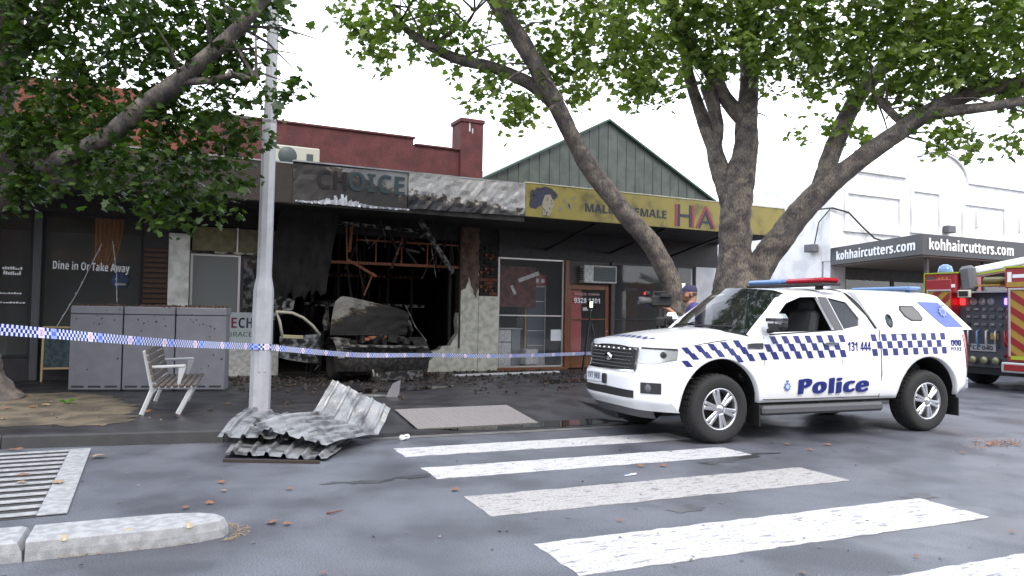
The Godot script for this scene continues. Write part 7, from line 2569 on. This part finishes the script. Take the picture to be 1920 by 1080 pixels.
# ---------------------------------------------------------------- small things on the ground
func make_litter() -> void:
	var lm := leaf_mesh()
	var spots := [[-0.37, -8.05, 0.16, 1], [-0.55, -6.94, 0.13, 1], [-0.87, -7.33, 0.12, 0], [-0.83, -7.03, 0.09, 1], [0.82, -5.2, 0.10, 0], [0.88, -5.14, 0.07, 0], [1.08, -6.12, 0.07, 0], [2.28, -5.6, 0.09, 0], [0.6, -6.56, 0.08, 0], [0.46, -5.9, 0.08, 0], [0.29, -5.81, 0.07, 0], [0.59, -6.23, 0.06, 1], [4.23, -5.83, 0.08, 0], [4.44, -5.75, 0.09, 0], [2.98, -4.35, 0.05, 0], [6.91, -6.02, 0.1, 0], [6.45, -5.85, 0.08, 0], [6.5, -6.2, 0.08, 0], [3.32, -3.06, 0.06, 0], [8.84, -5.56, 0.12, 0], [0.41, -9.81, 0.11, 0], [-1.13, -8.74, 0.08, 0], [-1.03, -8.65, 0.12, 0], [0.08, -10.38, 0.12, 0], [0.8, -10.24, 0.10, 0], [-1.07, -11.37, 0.14, 1], [-1.39, -10.12, 0.11, 1], [-1.23, -11.25, 0.12, 0], [-1.5, -11.2, 0.1, 0], [1.07, -10.84, 0.1, 0], [0.9, -4.1, 0.05, 0], [4.2, -3.0, 0.05, 0], [5.3, -3.1, 0.05, 0], [8.4, -5.2, 0.08, 0], [8.7, -5.3, 0.09, 1], [9.0, -5.2, 0.08, 0], [7.9, -5.1, 0.07, 0]]
	for k in spots.size():
		var q: Array = spots[k]
		var y := 0.13 if q[1] < -9.0 else 0.012
		if q[1] > -5.7 and q[0] < -0.42:
			y = 0.022
		elif q[0] < -0.42 and q[1] > -8.7:
			y = 0.024
		var where := "on the asphalt near the separator kerb"
		if q[0] < -0.42 and q[1] > -8.5:
			where = "on the pale drain grate"
		elif q[1] < -9.0:
			where = "on the footpath or soil near the bench"
		elif q[0] > 7.5:
			where = "in the drift of scraps behind the ute"
		elif q[0] > 5.7:
			where = "on the asphalt below the ute's doors"
		elif q[0] > 2.0:
			where = "between the crossing stripes"
		elif q[1] < -8.0:
			where = "at the foot of the kerb by the grate"
		var o := thing("fallen_leaf", ("dry tan plane leaf lying " if q[3] else "dry orange-brown plane leaf lying ") + where, "leaf", Vector3(q[0], y, q[1]), rng.randf() * TAU, "dry leaves on the road and footpath")
		inst(lm, "blade", M.fallen_tan if q[3] else M.fallen, o, Vector3(0, q[2] * 0.12, 0), Basis(Vector3(1, 0, 0.4).normalized(), rng.randf_range(-0.25, 0.25)) * Basis().scaled(Vector3(q[2], q[2] * 1.3, q[2] * 0.85)))
	# crumbs of leaf and grit too small to count
	for g in 4:
		var mm := MultiMesh.new()
		mm.transform_format = MultiMesh.TRANSFORM_3D
		mm.mesh = lm
		var r := RandomNumberGenerator.new()
		r.seed = 30 + g
		var pts := []
		if g == 0:
			for k in 420:
				pts.append(Vector3(r.randf_range(-6.0, 0.4), 0.13, r.randf_range(-13.2, -9.3)))
		elif g == 1:
			for k in 260:
				pts.append(Vector3(r.randf_range(-1.5, 10.0), 0.009, r.randf_range(-7.5, -2.6)))
		elif g == 3:
			for k in 260:
				pts.append(Vector3(8.95 + r.randfn() * 0.3, 0.008 + r.randf() * 0.02, -5.35 + r.randfn() * 0.09))
		else:
			for k in 400:
				var a := r.randf_range(-1.3, 1.3)
				pts.append(Vector3(0.44 + 0.14 * cos(a) * r.randf_range(0.7, 1.6), 0.01, -5.12 + 0.2 * sin(a)) if k % 2 else Vector3(r.randf_range(-0.4, 0.3), 0.01, -4.96 + r.randfn() * 0.012))
		mm.instance_count = pts.size()
		for k in pts.size():
			var sc := r.randf_range(0.012, 0.035) if g != 2 else r.randf_range(0.01, 0.02)
			mm.set_instance_transform(k, Transform3D(Basis(Vector3.UP, r.randf() * TAU) * Basis(Vector3.RIGHT, r.randf_range(-0.6, 0.6)) * Basis().scaled(Vector3(sc * (0.3 if g == 2 else 1.0), sc, sc * (2.0 if g == 2 else 1.0))), pts[k]))
		var mi := MultiMeshInstance3D.new()
		mi.name = ["leaf_litter", "road_grit", "needle_litter", "leaf_drift"][g]
		mi.multimesh = mm
		mi.material_override = [M.fallen_tan, M.gutter, M.fallen_tan, M.fallen][g]
		mi.set_meta("kind", "stuff")
		mi.set_meta("label", ["small dry leaf scraps scattered over the tan soil", "pale specks of grit scattered over the wet asphalt", "brown needle litter heaped round the separator nose", "low brown drift of leaf scraps on the road behind the ute"][g])
		mi.set_meta("category", ["leaf litter", "grit", "needle litter", "leaf litter"][g])
		add_child(mi)
	# charred rubble before the shop
	var mm2 := MultiMesh.new()
	mm2.transform_format = MultiMesh.TRANSFORM_3D
	var s := st()
	box(s, Vector3.ZERO, Vector3(1, 0.5, 0.7), 0.12)
	mm2.mesh = mesh_of(s)
	var r2 := RandomNumberGenerator.new()
	r2.seed = 3
	mm2.instance_count = 900
	for k in 900:
		var x := r2.randf_range(1.4, 8.6)
		var z := -15.0 + absf(r2.randfn()) * 1.7
		if z > -9.9:
			z = r2.randf_range(-14.8, -11)
		var sc := r2.randf_range(0.015, 0.075)
		mm2.set_instance_transform(k, Transform3D(Basis(Vector3(r2.randfn(), r2.randfn(), r2.randfn()).normalized(), r2.randf() * 3.0) * Basis().scaled(Vector3.ONE * sc), Vector3(x, 0.125 + sc * 0.2, z)))
	var rb := MultiMeshInstance3D.new()
	rb.name = "charred_rubble"
	rb.multimesh = mm2
	rb.material_override = M.char_wood
	rb.set_meta("kind", "stuff")
	rb.set_meta("label", "charred rubble strewn over the footpath before the burnt shop")
	rb.set_meta("category", "rubble")
	add_child(rb)
	# can, twig, wrapper
	var c := thing("crushed_can", "white crushed drink can lying by the kerb ramp", "can", Vector3(2.62, 0.0, -7.98), 0.5)
	s = smooth(st())
	lathe(s, [Vector2(0.0, -0.06), Vector2(0.024, -0.06), Vector2(0.032, -0.05), Vector2(0.026, 0.0), Vector2(0.032, 0.05), Vector2(0.024, 0.06), Vector2(0.0, 0.06)], 14, Transform3D(Basis(Vector3(0, 0, 1), PI / 2), Vector3(0, 0.032, 0)))
	part(s, "can_body", M.white_letter, c)
	s = st()
	box(s, Vector3(0.0, 0.05, 0.022), Vector3(0.05, 0.006, 0.02))
	part(s, "print_band", M.cabinet, c)
	c = thing("twig", "reddish forked twig lying on the asphalt", "twig", Vector3(1.24, 0.0, -5.31), 0.3)
	s = smooth(st())
	tube(s, [Vector3(-0.06, 0.01, 0), Vector3(0.0, 0.012, 0.01), Vector3(0.07, 0.01, 0.0)], [0.006, 0.005, 0.003], 6)
	tube(s, [Vector3(-0.03, 0.011, 0.004), Vector3(-0.045, 0.01, 0.04)], [0.004, 0.002], 5)
	part(s, "stem", mat("twig_red", 0.14, 0.05, 0.04, 0.8), c)
	c = thing("wrapper", "blue and white paper wrapper lying beside a crossing stripe", "wrapper", Vector3(3.92, 0.006, -5.55), 0.2)
	s = st()
	prism(s, PackedVector2Array([Vector2(-0.08, -0.012), Vector2(0.06, -0.016), Vector2(0.085, 0.01), Vector2(-0.06, 0.016)]), 0.0, 0.006, Transform3D(Basis(Vector3.RIGHT, -PI / 2), Vector3.ZERO))
	part(s, "paper", M.white_letter, c)
	s = st()
	bx(s, Vector3(-0.07, 0.006, -0.006), Vector3(-0.01, 0.009, 0.008))
	part(s, "print", M.light_blue, c)
	c = thing("weed", "small green weed growing in the tan soil", "weed", Vector3(-0.88, 0.124, -11.5))
	s = st()
	for k in 14:
		var a := rng.randf() * TAU
		var d := Vector3(cos(a), 0, sin(a))
		var l := rng.randf_range(0.06, 0.14)
		var side := Vector3(-d.z, 0, d.x) * 0.015
		tri(s, side * 0.3, d * l * 0.5 + Vector3(0, l * 0.6, 0) + side, d * l + Vector3(0, l * 0.5, 0), Vector3.UP)
		tri(s, side * -0.3, d * l * 0.5 + Vector3(0, l * 0.6, 0) - side, d * l + Vector3(0, l * 0.5, 0), Vector3.UP)
	part(s, "blades", mat("weed_green", 0.09, 0.2, 0.03, 0.6), c)
